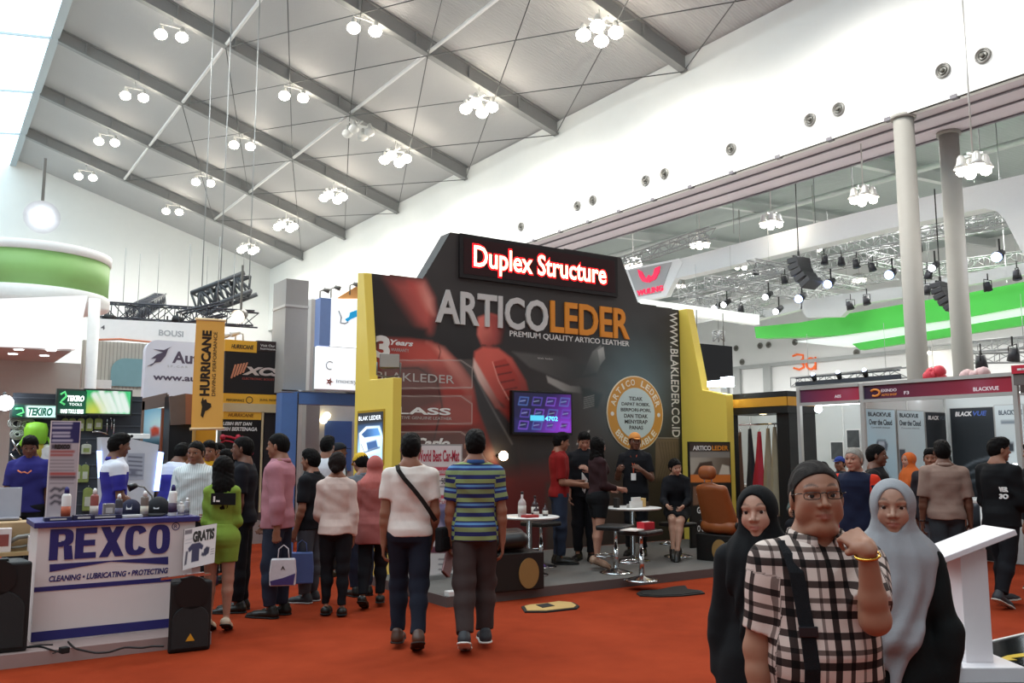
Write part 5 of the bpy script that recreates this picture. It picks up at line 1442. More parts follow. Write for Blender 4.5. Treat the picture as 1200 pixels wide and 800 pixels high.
mb = MB(); text_into(mb, 'GRATIS', gfn, .27, .94, .62, .90, bold=.06, t=.005); mb.build('lettering', mat('print_dark', '#2b2622'), t, solid_normals=False)
pb = at_y(228, 690, Y_ + .08)
mb = MB(); mb.bx(pb.x - .035, pb.x + .035, Y_ + .06, Y_ + .10, PZ2 + .001, f3(230, 640)[1]); mb.build('post', CWH, t)
mb = MB(); mb.bx(pb.x - .12, pb.x + .12, Y_ + .0, Y_ + .15, PZ2, PZ2 + .012); mb.build('base', CWH, t)
CBL = mat('black_cable', '#181414', rough=.6)
def cable(pts, r, label, z=PZ2):
 t = thing('cable', label, 'cable', (0, 0, 0))
 P = [at_z(x, y, z + r) for x, y in pts]
 q = []
 for a, b in zip(P[:-1], P[1:]):
  for k in range(4): q.append(a.lerp(b, k / 4))
 q.append(P[-1]); q = [q[0]] + [(q[i - 1] + q[i] * 2 + q[i + 1]) / 4 for i in range(1, len(q) - 1)] + [q[-1]]
 MB().tube(q, r, 6).build('cord', CBL, t); return t
cable([(30, 758), (48, 757), (62, 762), (72, 764)], .007, 'thin black cable running left from the black plug')
cable([(80, 752), (88, 760), (112, 765), (128, 764), (146, 758), (166, 759), (178, 757), (192, 757)], .008, 'black cable snaking from counter to right loudspeaker')
t = thing('plug_adapter', 'small black plug adapter lying on the platform edge', 'adapter', at_z(75, 765, PZ2), .3)
MB().bx(-.03, .03, -.03, .03, 0, .045).build('case', BLK, t, bevel=.006); MB().bar((-.08, .01, .01), (-.03, 0, .02), .008).build('cord', CBL, t)
cable([(34, 757), (44, 755.5), (62, 755)], .005, 'thin pale cable end beside left loudspeaker')
t = thing('side_table', 'dark side table crowded with boxes at the left edge', 'table', (0, 0, 0))
mb = MB(); mb.bx(-.6, 1.05, 8.72, 9.5, .70, .73); mb.build('tabletop', mat('light_wood', '#b09468', rough=.5, stretch=(1, 12, 1)), t)
mb = MB()
for x in (-.55, 1.0):
 for y in (8.8, 9.45): mb.bx(x - .02, x + .02, y - .02, y + .02, PZ2, .70)
mb.build('leg', BLK, t)
t = thing('laptop', 'grey laptop seen from behind with its lid raised', 'laptop', at_y(29, 640, 8.98).xy.to_3d() + Vector((0, 0, .731)), math.radians(176))
MB().bx(-.18, .18, -.12, .12, 0, .018).build('keyboard_base', mat('laptop_grey', '#8c8a92', rough=.35, metal=.3), t, bevel=.004)
mb = MB(); mb.obox((0, -.15, .145), (.19, .005, .135), ((1, 0, 0), (0, .97, .22), (0, -.22, .97))); mb.build('lid', mat('laptop_lid', '#a3a2aa', rough=.35, metal=.2), t, bevel=.004)
t.location.z = .98
t2 = thing('carton', 'brown carton with hoses below the grey laptop', 'box', at_y(24, 660, 9.0).xy.to_3d() + Vector((0, 0, .731)))
MB().bx(-.22, .24, -.14, .16, 0, .24).build('box', mat('cardboard', '#a88c68', rough=.8), t2);
t3 = thing('hose_tool', 'grey vacuum hose tool lying in front of carton', 'tool', at_y(27, 655, 8.80).xy.to_3d() + Vector((0, 0, .731)))
MB().tube([(-.16, 0, .05), (-.05, -.01, .12), (.06, 0, .13), (.2, .01, .12)], .02, 8).tube([(-.16, 0, .03), (-.02, 0, .035), (.1, 0, .06)], .012, 8).build('hose', GRM, t3)
t4 = thing('carton', 'small white carton with dark print beside the counter corner', 'box', at_y(32, 664, 8.78).xy.to_3d() + Vector((0, 0, .731)) + Vector((.06, 0, 0)))
MB().bx(-.07, .07, -.05, .01, 0, .13).build('box', CWH, t4, bevel=.003); MB().bx(-.05, .05, -.052, -.05, .02, .09).build('box_label', SPD, t4)
t5 = thing('carton', 'white packet at the far left frame edge', 'box', at_y(3, 660, 8.82).xy.to_3d() + Vector((0, 0, .731)))
MB().bx(-.06, .05, -.05, .05, 0, .2).build('box', CWH, t5, bevel=.003); MB().bx(-.04, .03, -.052, -.05, .05, .15).build('box_label', SPR, t5)
MB().bx(-.36, .34, -.2, .26, 0, .246).build('shelf', mat('light_wood', '#b09468'), thing('desk_riser', 'pale wooden riser carrying the grey laptop', 'shelf', (.48, 9.35, .731)))
t.location = (.62, 9.22, .979)
WY = 11.9; fw = FYpx(WY)
t = thing('display_wall', 'dark slatted tool display wall behind the counter', 'display wall', (0, 0, 0))
u0, u1 = fw(13, 500)[0], fw(165, 500)[0]; vtop = fw(60, 473)[1]
mb = MB(); mb.bx(u0, u1, WY, WY + .08, PZ2, vtop + .12); mb.build('wall_board', mat('slate_board', '#3a4048', rough=.6), t)
mb = MB()
for k in range(12): mb.bx(u0, u1, WY - .012, WY, PZ2 + .35 + k * .16, PZ2 + .365 + k * .16)
mb.build('slat_rail', mat('slat_grey', '#50565e', rough=.5), t)
def lightbox(name, label, px0, px1, py0, py1, Y, base, paint, emit, parent=None, cat='lightbox', depth=.10, nx=90, ny=50):
 f = FYpx(Y); a, b = f(px0, py0), f(px1, py1)
 o = parent or thing(name, label, cat, (0, 0, 0))
 A = Art(FY(Y), a[0], b[0], b[1], a[1], nx, ny, base, f); paint(A); A.build('print', print_mat(name + '_print_%d' % int(emit * 100), emit=emit), o, t=.003)
 MB().bx(a[0] - .02, b[0] + .02, Y + .001, Y + depth, b[1] - .02, a[1] + .02).build('frame', mat('lightbox_frame', '#3c4440', rough=.4), o)
 return o, f
def pg(A):
 A.poly([(100, 454), (154, 454), (154, 486), (100, 486)], '#1fb46a', '#5ad890', (100, 470), (150, 470), soft=.01)
 A.poly([(102, 484), (118, 456), (154, 456), (154, 484)], '#0f8a48', '#38c070', (120, 470), (150, 480), soft=.05, alpha=.6)
 for i in range(5): A.line([(111 + i * 8, 463 - (i % 2) * 3), (121 + i * 7, 481)], '#eaf6ee', .07, .02)
 A.glow((109, 481), .13, '#d8d850', .8)
o, f = lightbox('tool_lightbox', 'green lit box with pale tool picture, right one of two', 101, 152, 457, 485, WY - .15, '#1fb46a', pg, .45)
def pg2(A):
 A.poly([(66, 454), (102, 454), (102, 486), (66, 486)], '#0c3a2c', '#14563e', (70, 460), (98, 484), soft=.01)
o2, f = lightbox('brand_lightbox', 'dark green lit box with white lettering, left of tool picture', 69, 100.5, 457, 485, WY - .15, '#0c3a2c', pg2, .6)
L_ = lambda s, p0, p1, r0, r1, m, par, Y=WY - .154, **k: lettering(par, s, FY(Y), FYpx(Y)(p0, r0)[0], FYpx(Y)(p1, r0)[0], FYpx(Y)(p0, r1)[1], FYpx(Y)(p0, r0)[1], m, t=.002, **k)
LW = mat('lit_white_letter', '#eef6f2', emit=1.5, var=0)
L_('TEKIRO', 79, 99, 463, 470, LW, o2, bold=.04, shear=.2); L_('TOOLS', 81, 96, 472, 475, LW, o2); L_('HAND TOOLS SERIES', 71, 98, 479, 484, LW, o2, bold=.03)
mb = MB(); mb.tube([at_y(x, y, WY - .155) for x, y in ((71, 462), (76, 459), (78, 464), (74, 468), (71, 471), (76, 474))], .014, 6); mb.build('emblem', mat('emblem_green', '#58c878', emit=.8), o2)
def pg3(A):
 A.poly([(30, 476), (66, 476), (66, 490), (30, 490)], '#dff4ee', '#b6dcd4', (34, 478), (60, 488), soft=.02); A.poly([(14, 474), (31, 474), (31, 490), (14, 490)], '#123a30', soft=.02)
o3, f = lightbox('header_lightbox', 'small white lit header over the leftmost tool wall', 15, 65, 474, 489, WY - .12, '#123a30', pg3, 1.3)
L_('TEKIRO', 33, 62, 477, 487, mat('lit_pale_letter', '#2a6a58', emit=.4), o3, Y=WY - .124, bold=.05, shear=.2)
mb = MB(); mb.tube([at_y(x, y, WY - .125) for x, y in ((18, 479), (26, 478), (28, 483), (20, 486), (26, 487))], .012, 6); mb.build('emblem', mat('emblem_green', '#58c878', emit=.8), o3)
BAGY = mat('bag_yellow_green', '#8f9c58', rough=.35, var=.25, scale=20); BAGW = mat('bag_pale', '#c4c8b8', rough=.3, var=.2, scale=20)
def pack(px0, px1, py0, py1, label, m, i):
 a, b = fw(px0, py0), fw(px1, py1); w, h = (b[0] - a[0]), (a[1] - b[1])
 o = thing('tool_pack', label, 'tool pack', ((a[0] + b[0]) / 2, WY - .015, b[1]), 0, 'tool packs on the display wall')
 MB().prism([(-w / 2, 0), (w / 2, 0), (w / 2, h * .9), (w * .2, h), (-w * .2, h), (-w / 2, h * .9)], lambda u, v, k: Vector((u, -k, v)), 0, .035).build('pouch', m, o, bevel=.01)
 MB().bx(-w * .3, w * .3, -.04, -.035, h * .2, h * .6).build('pack_label', [BAGW, BAGY][m is BAGW], o)
 MB().cyl((0, 0, h + .01), (0, -.06, h + .02), .006, n=6).build('hanging_hook', CHR, o)
for i, (a, b, c_, d, m, lb) in enumerate(((72, 79, 490, 503, BAGY, 'leftmost small pack in the top row'), (80.5, 88, 490, 503, BAGY, 'second pack in the top row'), (90.5, 98, 490, 505, BAGY, 'third pack in the top row'), (100.5, 108, 490, 505, BAGY, 'fourth pack in the top row'), (110.5, 119, 490, 503, BAGY, 'rightmost pack in the top row'),
  (95, 106, 520, 532, BAGW, 'single pale pack below the top row'), (87, 94, 544, 565, BAGY, 'left of the yellowish pair beside price card'), (95, 103, 544, 565, BAGY, 'right of the yellowish pair beside price card'), (97, 107, 571, 598, BAGY, 'lowest yellowish pack behind the counter'),
  (88, 92, 513, 528, BAGW, 'slim pale pack beside the price card'))):
 pack(a, b, c_, d, 'tool pack on the dark wall, ' + lb, m, i)
t = thing('hand_tool', 'pale spanner set hanging right on the tool wall', 'tool', (0, 0, 0))
mb = MB()
for x, l in ((126, 14), (131, 10), (134, 18)): p = at_y(x, 491, WY - .03); mb.cyl(p, p - Vector((0, 0, l * .012)), .01, n=6)
p = at_y(108, 506, WY - .03); q = at_y(127, 509, WY - .03); mb.tube([p, p.lerp(q, .4) + Vector((0, 0, .02)), q], .014, 6); mb.build('shaft', CHR, t); MB().cyl(at_y(130, 490, WY - .05), at_y(130, 490, WY), .008, n=6).build('hanging_hook', CHR, t)
t = thing('power_tool', 'lime green and yellow power tool hung on the left tool wall', 'tool', tuple(at_y(42, 510, WY - .10)))
MB().lathe([(.02, .28), (.11, .26), (.13, .18), (.12, .06), (.10, .02)], (0, 0, -.12), 16).build('motor_cover', mat('lime_plastic', '#8fd038', rough=.4), t)
MB().lathe([(.09, .14), (.10, .02), (.07, -.12)], (0, 0, -.24), 14).build('body', mat('yellow_plastic', '#b8a83c', rough=.4), t)
MB().tube([(-.12, 0, -.02), (-.16, -.02, -.1), (-.10, 0, -.16)], .015, 6).tube([(.12, 0, -.02), (.16, -.02, -.1), (.10, 0, -.16)], .015, 6).build('handle', mat('lime_plastic', '#8fd038'), t)
def coil(px, py, r, lb):
 o = thing('hose_coil', lb, 'hose coil', tuple(at_y(px, py, WY - .03)), 0, 'pale coils on the left tool wall'); mb = MB()
 for k in range(3): mb.tube([((r - .02 * k) * math.cos(a), -.012 * k, (r - .02 * k) * .8 * math.sin(a)) for a in np.linspace(0, 6.28, 21)[:-1]], .01, 5, closed=True)
 mb.build('hose', mat('pale_hose', '#b4bcb4', rough=.4), o)
 MB().cyl((0, .02, r * .8 + .01), (0, -.06, r * .8 + .02), .006, n=6).build('hanging_hook', CHR, o)
coil(20, 496, .09, 'pale hose coil at the top left of tool wall'); coil(31, 497, .09, 'pale hose coil right of top left one'); coil(20, 509, .07, 'pale hose coil below the top left one')
t = thing('hand_tool', 'grey pry bars crossed low on the left tool wall', 'tool', (0, 0, 0)); mb = MB()
for a, b in (((14, 515), (24, 533)), ((24, 517), (15, 528)), ((12, 532), (22, 542))): mb.cyl(at_y(*a, WY - .03), at_y(*b, WY - .03), .014, n=6)
mb.build('shaft', CHR, t)
t = thing('safety_helmet', 'white round helmet on the left tool wall', 'helmet', tuple(at_y(56, 532, WY - .09)))
D = SDF(); D.ell((0, 0, 0), np.eye(3), (.13, .085, .12), .01, clip=[((0, 0, -.05), (0, 0, -1))]); lo, hi = D.bounds(); sdf_mesh('shell', D.ev, lo, hi, .012, CAPW, t); MB().cyl((0, -.1, -.055), (0, .08, -.055), .14, .14, 20).build('brim', CAPW, t).scale = (1, .8, 1)
t = thing('clip_lamp', 'small white glowing lamp at the far left wall', 'lamp', tuple(at_y(6, 472, WY - .2)))
MB().sphere((0, 0, 0), .09, 12, 8).build('bulb', mat('cool_bulb', '#eef6ff', emit=14, var=0), t); MB().cyl((0, 0, .06), (0, .15, .12), .02, n=8).build('lamp_arm', BLK, t)
t = thing('display_stand', 'white slanted display stand with a pinned price sheet', 'display stand', (0, 0, 0))
Y_ = 10.6; f4 = FYpx(Y_)
mb = MB(); P = [f4(*p) for p in ((119, 512), (150, 513), (186, 521), (178, 602), (120, 602))]; mb.prism(P, FY(Y_), -.3, 0); mb.build('board', mat('stand_white_panel', '#cfd0d6', rough=.4), t)
a, b = f4(149, 531), f4(168, 562); A = Art(FY(Y_), a[0], b[0], b[1], a[1], 40, 56, '#a9acb8', f4)
for y in (535, 540, 545, 550, 556): A.line([(151, y), (166, y + 1)], '#5a5c6c', .016, .008)
A.poly([(152, 550), (160, 550), (160, 558), (152, 558)], '#6e7080', soft=.02); A.build('price_sheet', POST, t, t=.004)
LB = mat('lit_blue_edge', '#9db8ff', emit=3.2, var=0)
mb = MB(); P = [f4(*p) for p in ((113.5, 528), (119, 528), (119, 555), (115, 560))]; mb.prism(P, FY(Y_), -.02, .02); P = [f4(*p) for p in ((186, 529), (191.5, 530), (186, 575), (180, 575))]; mb.prism(P, FY(Y_), -.02, .02); mb.build('lit_edge', LB, t)
t = thing('wall_router', 'small white roll of labels on the display stand top', 'device', tuple(at_y(160, 508, Y_ + .15)))
t.location.z = f4(160, 514)[1]; MB().bx(-.10, .14, -.05, .05, .004, .06).build('case', CAPW, t, bevel=.01); MB().cyl((-.06, -.052, .03), (-.06, -.04, .03), .018, n=10).build('port', BLK, t)
t = thing('round_canopy', 'round white canopy with a green band on slanted posts', 'canopy', tuple(at_d(36, 340, 15.6)))
o = t.location.copy(); t.location.z = 0
r = 1.28; zb, zt2 = at_d(60, 350, 14.7).z, at_d(60, 284, 14.7).z
MB().lathe([(r, zt2 - .16), (r + .03, zt2 - .14), (r + .03, zt2), (r - .1, zt2 + .01)], n=48).lathe([(r - .02, zb), (r + .03, zb + .02), (r + .03, zb + .2), (r, zb + .22)], n=48).build('rim', mat('canopy_white', '#eef0ee', rough=.5), t)
MB().lathe([(r, zb + .2), (r, zt2 - .15)], n=48).build('band', mat('canopy_green', '#8fbf72', rough=.5, var=.1, scale=2), t)
MB().lathe([(.01, zb + .01), (r - .02, zb + .01)], n=48).lathe([(.01, zt2 - .02), (r, zt2 - .02)], n=48).build('canopy_deck', mat('canopy_under', '#b8bcc0', rough=.6), t)
for px, xx in ((110, 1),):
 a, b = at_d(px + 1, 350, 14.4) - Vector((o.x, o.y, 0)), at_d(px - 5, 500, 14.4) - Vector((o.x, o.y, 0)); b.z = 0
 MB().cyl(a, b, .09, n=14).build('post', mat('canopy_white', '#eef0ee'), t)
t = thing('floodlight', 'blinding white floodlight above the green banded canopy', 'floodlight', tuple(at_d(48, 262, 15.2)))
MB().lathe([(.02, .1), (.16, .06), (.30, -.1)], (0, 0, .1), 18, '-y').build('reflector', mat('flood_shell', '#d8d8d8', rough=.3, metal=.5), t)
MB().sphere((0, .02, .1), .20, 16, 10).build('bulb', mat('blinding_lamp', '#eaf2ff', emit=60, var=0), t)
MB().bar((0, 0, .3), (0, 0, 1.2), .05).build('bracket', GRM, t)
t = thing('white_booth', 'large white booth with lit fascia and downlights at left', 'booth', (0, 0, 0))
Y_ = 15.5; f5 = FYpx(Y_)
P = [f5(-60, 352), f5(103, 346), f5(89, 409), f5(-60, 404)]
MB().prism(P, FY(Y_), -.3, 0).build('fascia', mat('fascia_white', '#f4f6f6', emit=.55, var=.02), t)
x0, x1 = f5(-60, 400)[0], f5(101, 400)[0]
zc = f5(80, 411)[1]
MB().bx(x0, x1 - .2, Y_ + .05, Y_ + 2.2, zc, zc + .08).build('soffit', mat('booth_soffit', '#c6c8c8', rough=.6), t)
MB().bx(x0, x1 + .6, Y_ + 2.2, Y_ + 2.3, 0, zc).build('back_panel', mat('booth_wall_grey', '#bcbeba', rough=.7, var=.03), t)
for px, py in ((15, 415), (22, 410), (52, 417), (60, 411)):
 p = at_z(px, py, zc - .01); MB().lathe([(.07, 0), (.07, .02), (.001, .02)], p, 14).build('downlight', mat('downlight_lit', '#ffffff', emit=6, var=0), t)
TRB = mat('black_truss', '#3c4048', rough=.5, metal=.3); TRS = mat('aluminium_truss', '#9a9d9d', rough=.45, metal=.15)
def truss(name, label, a, b, w, m, step=None, group=None, r=.022):
 a, b = Vector(a), Vector(b); d = b - a; L = d.length; z = d / L
 up = Vector((0, 0, 1)); x = z.cross(up)
 x = Vector((1, 0, 0)) if x.length < .1 else x.normalized(); y = x.cross(z).normalized()
 t = thing(name, label, 'truss', a, 0, group)
 ch = MB(); c4 = [(i * w / 2, j * w / 2) for i, j in ((-1, -1), (1, -1), (1, 1), (-1, 1))]
 for i, j in c4: ch.cyl(x * i + y * j, x * i + y * j + d, r, n=6)
 ch.build('chord', m, t)
 br = MB(); n = max(2, int(L / (step or w)))
 for k in range(n):
  p, q = d * (k / n), d * ((k + 1) / n)
  for e in range(4):
   i0, i1 = c4[e], c4[(e + 1) % 4]
   A_, B_ = (i0, i1) if (k + e) % 2 else (i1, i0)
   br.cyl(x * A_[0] + y * A_[1] + p, x * B_[0] + y * B_[1] + q, r * .55, n=5)
  for e in range(4):
   i0, i1 = c4[e], c4[(e + 1) % 4]; br.cyl(x * i0[0] + y * i0[1] + p, x * i1[0] + y * i1[1] + p, r * .55, n=5)
 br.build('lattice', m, t)
 for k in (.15, .85): p = d * k; MB().cyl(p + Vector((0, 0, w / 2)), p + Vector((0, 0, w / 2 + 1.4)), .008, n=5).build('hanging_cable', TRS, t)
 return t
D_ = 21.
truss('lighting_truss', 'long black lighting truss behind the white lettered fascia', at_d(116, 363, D_), at_d(300, 374, D_), .36, TRB)
truss('lighting_truss', 'short black cross truss over the white lettered fascia', at_d(155, 368, D_ + 1.2), at_d(188, 350, D_ + 7), .34, TRB)
truss('lighting_truss', 'big dark grey box truss over the orange hanging banner', at_d(232, 356, 34), at_d(294, 332, 34), .78, mat('dark_grey_truss', '#4c5054', rough=.45, metal=.3), .36, None, .09)
truss('lighting_truss', 'low black truss end behind the orange hanging banner', at_d(212, 374, 17.5), at_d(262, 362, 17.5), .25, TRB)
for px, py, lb in ((127, 367, 'left one'), (174, 373, 'middle one'), (196, 374, 'right one'), (207, 369, 'one beside the orange banner')):
 p = at_d(px, py + 2, D_ - .4); t = thing('stage_light', 'small black stage light under the long black truss, ' + lb, 'stage light', p)
 MB().cyl((-.08, 0, -.05), (.12, -.1, -.12), .09, .1, 12).build('lamp_body', BLK, t); MB().bar((0, 0, -.05), (0, 0, .12), .03).build('hanging_clamp', BLK, t)
for (px, y0, y1, lb) in ((258, 262, 340, 'left one above grey box truss'), (292, 262, 332, 'right one above grey box truss'), (236, 290, 352, 'one over the orange banner edge')):
 a, b = at_d(px, y0 - 60, 34), at_d(px, y1, 34)
 t = thing('hanging_rod', 'thin pale hanging rod, ' + lb, 'rod', b); MB().cyl((0, 0, 0), (0, 0, 20.2 - b.z), .022, n=6).build('rod', TRS, t)
t = thing('stage_light', 'made-up bright lamp for a lens flare beside the top of orange banner', 'stage light', tuple(at_d(278, 372, 14)))
MB().sphere((0, 0, 0), .09, 14, 10).build('bulb', mat('flare_glow', '#fff6e4', emit=25, var=0), t); MB().cyl((.02, .05, .02), (.16, .2, .1), .12, .08, 14).build('lamp_body', GRM, t); MB().bar((.1, .15, .1), (.1, .15, .9), .03).build('hanging_bracket', GRM, t)  # glowing sphere and housing added for a lens flare, no real stage light
for px, py, lb in ((276, 395, 'left one'), (285, 393, 'right one')):
 p = at_d(px, py, 13.9); t = thing('stage_light', 'small white arm spotlight on top of black yellow sign, ' + lb, 'stage light', p)
 MB().tube([(0, 0, -.12), (0, 0, .02), (-.08, 0, .05)], .015, 6).build('mounting_arm', CAPW, t); MB().cyl((-.06, 0, .05), (-.2, 0, .0), .035, .05, 10).build('lamp_body', CAPW, t)
Y_ = 17.; f6 = FYpx(Y_)
t = thing('fascia_board', 'long white fascia board with faint grey letters', 'fascia', (0, 0, 0))
P = [f6(112, 373), f6(232, 379), f6(232, 404), f6(200, 402), f6(170, 399), f6(140, 397), f6(112, 398)]
MB().prism(P, FY(Y_), -.25, 0).build('board', mat('fascia_soft_white', '#eef0f0', emit=.12), t)
mb = MB(); mb.tube([at_y(x, y, Y_ - .01) for x, y in ((112, 398), (140, 397), (160, 399), (180, 401), (205, 403))], .018, 6); mb.build('orange_edge', mat('orange_edge', '#d88a6a', rough=.5), t)
gl = mat('faint_letter', '#b8bcc0', rough=.5)
lettering(t, '4', FY(Y_), f6(118, 384)[0], f6(123, 384)[0], f6(120, 386)[1], f6(120, 381)[1], mat('faint_letter_dark', '#6a6a70'), bold=.03)
lettering(t, 'BOUSI', FY(Y_), f6(186, 390)[0], f6(215, 390)[0], f6(200, 394)[1], f6(200, 387)[1], gl, bold=.03)
t = thing('white_booth', 'white booth with rounded teal opening behind the green lightbox', 'booth', (0, 0, 0))
Y_ = 16.2; f7 = FYpx(Y_)
def rr(x0, y0, x1, y1, r, corners='1111'):
 pts = []
 for (cx_, cy_, a0, on) in ((x1 - r, y1 - r, 0, corners[0]), (x0 + r, y1 - r, 90, corners[1]), (x0 + r, y0 + r, 180, corners[2]), (x1 - r, y0 + r, 270, corners[3])):
  if on == '1': pts += [(cx_ + r * math.cos(math.radians(a0 + k * 15)), cy_ + r * math.sin(math.radians(a0 + k * 15))) for k in range(7)]
  else: pts.append((cx_ + (r if a0 in (0, 270) else -r), cy_ + (r if a0 in (0, 90) else -r)))
 return pts
a, b = f7(98, 400), f7(172, 545)
MB().bx(a[0], b[0], Y_, Y_ + .15, 0, f7(120, 455)[1]).build('wall_panel', mat('warm_white_board', '#d6d4cc', rough=.6), t)
mb = MB(); mb.bx(a[0], b[0] + .3, Y_ + .02, Y_ + .15, f7(120, 455)[1], f7(130, 400)[1])
mb.build('upper_panel', mat('slat_cream', '#c9c6bc', rough=.6), t)
mb = MB()
for k in range(24): x = a[0] + (b[0] + .3 - a[0]) * k / 24; mb.bx(x, x + .012, Y_ + .008, Y_ + .02, f7(120, 455)[1], f7(130, 400)[1])
mb.build('slat', mat('slat_dark', '#aaa69c', rough=.6), t)  # narrow strips in a darker tone than the cream panel
c0, c1_ = f7(129, 452), f7(169, 421)
MB().prism(rr(c0[0], c0[1], c1_[0], c1_[1], .22, '0100'), FY(Y_ - .002), 0, .012).build('opening', mat('teal_panel', '#7fa6ac', rough=.5), t)
MB().bx(f7(106, 470)[0], f7(126, 470)[0], Y_ - .3, Y_ - .02, f7(110, 456)[1], f7(110, 446)[1]).build('ledge', CAPW, t)
t = thing('notice_panel', 'slim white notice panel with dark print beside brown kiosk frame', 'sign', (0, 0, 0))
Y_ = 13.4; f8 = FYpx(Y_)
A = Art(FY(Y_), f8(141, 500)[0], f8(152, 500)[0], f8(146, 508)[1], f8(146, 476)[1], 24, 60, '#dadde2', f8); A.poly([(143, 482), (149, 482), (149, 492), (143, 492)], '#55586a', soft=.01); A.line([(144, 496), (149, 496)], '#70748a', .02, .01); A.build('sheet', POST, t, t=.004)
MB().bx(f8(140.5, 500)[0], f8(152.5, 500)[0], Y_ + .001, Y_ + .06, 0, f8(146, 475)[1]).build('panel', CAPW, t)
Y_ = 14.6; f9 = FYpx(Y_)
t = thing('booth_sign', 'pale grey sign board with swallow emblem and web address', 'sign', (0, 0, 0))
p0, p1 = f9(168, 466), f9(242, 402)
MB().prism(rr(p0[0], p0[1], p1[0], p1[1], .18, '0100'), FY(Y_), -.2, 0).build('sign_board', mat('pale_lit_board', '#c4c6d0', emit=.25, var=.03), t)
PUR = mat('purple_grey_letter', '#5a5266', rough=.5)
lettering(t, 'Auto', FY(Y_), f9(201.5, 430)[0], f9(243, 430)[0], f9(215, 426)[1], f9(215, 412)[1], PUR, bold=.03)
lettering(t, 'www.auto', FY(Y_), f9(179, 445)[0], f9(243, 445)[0], f9(215, 446.5)[1], f9(215, 440)[1], PUR, bold=.03)
lettering(t, 'S P . C A R', FY(Y_), f9(196, 430)[0], f9(220, 430)[0], f9(215, 431)[1], f9(215, 428.5)[1], gl)
mb = MB(); mb.prism([f9(*p) for p in ((177, 420), (184, 415), (193, 412), (197, 409), (194, 417), (188, 424), (180, 425), (183, 420))], FY(Y_), 0, .01); mb.prism([f9(*p) for p in ((172, 429), (184, 423), (178, 428))], FY(Y_), 0, .01); mb.prism([f9(*p) for p in ((180, 409), (192, 410), (201, 406), (192, 413))], FY(Y_), 0, .01); mb.build('emblem', PUR, t)
t = thing('kiosk', 'brown framed kiosk doorway with blue lit inside', 'kiosk', (0, 0, 0))
Y_ = 13.8; fa = FYpx(Y_)
fr = mat('brown_grey_frame', '#8a7468', rough=.5)
MB().prism([fa(*p) for p in ((165, 467), (196, 460), (196, 476), (165, 481))], FY(Y_), -.15, .02).build('header_panel', mat('kiosk_header', '#85756e', rough=.5), t)
mb = MB(); mb.bx(fa(165, 500)[0], fa(168, 500)[0], Y_ - .02, Y_ + .1, 0, fa(165, 470)[1]); mb.bx(fa(193, 500)[0], fa(196, 500)[0], Y_ - .02, Y_ + .1, 0, fa(195, 462)[1]); mb.build('door_frame', fr, t)
MB().bx(fa(189, 500)[0], fa(193, 500)[0], Y_ - .01, Y_ + .06, 0, fa(190, 478)[1]).build('side_panel', mat('rust_panel', '#a0583c', rough=.5), t)
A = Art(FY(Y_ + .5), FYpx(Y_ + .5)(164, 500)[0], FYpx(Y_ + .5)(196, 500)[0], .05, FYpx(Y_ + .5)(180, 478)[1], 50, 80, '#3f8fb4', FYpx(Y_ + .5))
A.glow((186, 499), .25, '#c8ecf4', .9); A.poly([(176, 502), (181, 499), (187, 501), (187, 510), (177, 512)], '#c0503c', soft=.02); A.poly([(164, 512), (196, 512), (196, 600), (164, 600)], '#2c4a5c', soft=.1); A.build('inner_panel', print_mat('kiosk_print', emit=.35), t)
t = thing('speaker_cabinet', 'tall bronze cabinet box beside the brown kiosk', 'cabinet', (0, 0, 0))
Y_ = 13.3; fb = FYpx(Y_)
MB().prism([fb(*p) for p in ((198, 465), (217, 461), (217, 497), (200, 498))], FY(Y_), -.02, .02).build('front_panel', mat('bronze_panel', '#6c5c54', rough=.4, var=.1), t)
MB().prism([fb(*p) for p in ((217, 461), (226, 462), (226, 497), (217, 497))], FY(Y_), -.02, .018).build('side_panel', mat('rust_side', '#94624c', rough=.5), t)
MB().bx(fb(199, 500)[0], fb(226, 500)[0], Y_ + .02, Y_ + .4, .0, fb(210, 464)[1]).build('cabinet_body', mat('black_panel', '#16181c'), t)
t = thing('hanging_banner', 'orange hanging banner with vertical black lettering', 'banner', (0, 0, 0))
Y_ = 13.0; fc = FYpx(Y_)
q = [(230.5, 373.5), (263, 376), (261.5, 502), (224, 502.5)]
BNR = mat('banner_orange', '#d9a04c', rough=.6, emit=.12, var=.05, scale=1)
def bq(u, v, w=0.0):
 P = [Vector(fc(*p)) for p in q]; a = P[3].lerp(P[2], u); b = P[0].lerp(P[1], u); r = a.lerp(b, v)
 return Vector((r.x, Y_ - w + .03 * math.sin(3 * v + u), r.y))
mb = MB()
N_ = 10
vs = [bq(i / N_, j / N_, w) for w in (.006, -.006) for j in range(N_ + 1) for i in range(N_ + 1)]; W_ = N_ + 1
fs = [(j * W_ + i, j * W_ + i + 1, (j + 1) * W_ + i + 1, (j + 1) * W_ + i) for j in range(N_) for i in range(N_)]
fs += [tuple(W_ * W_ + k for k in reversed(x)) for x in fs]
mb.add(vs, fs, True); mb.build('fabric', BNR, t, solid_normals=False)
for v_ in (0, 1.0): MB().cyl(bq(-.04, v_), bq(1.04, v_), .02, n=10).build('hem_rod', mat('pale_orange', '#e8c898', rough=.4), t)
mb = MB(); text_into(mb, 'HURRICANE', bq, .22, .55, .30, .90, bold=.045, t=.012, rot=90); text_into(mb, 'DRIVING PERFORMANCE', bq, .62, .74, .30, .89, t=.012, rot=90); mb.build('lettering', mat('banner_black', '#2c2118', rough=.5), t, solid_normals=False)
mb = MB(); P = [(.28, .12), (.36, .10), (.42, .16), (.50, .17), (.62, .20), (.60, .23), (.48, .24), (.44, .27), (.36, .26), (.34, .29), (.28, .24), (.32, .2)]; mb.prism(P, bq, .008, .014); mb.build('emblem', mat('banner_black', '#2c2118'), t)
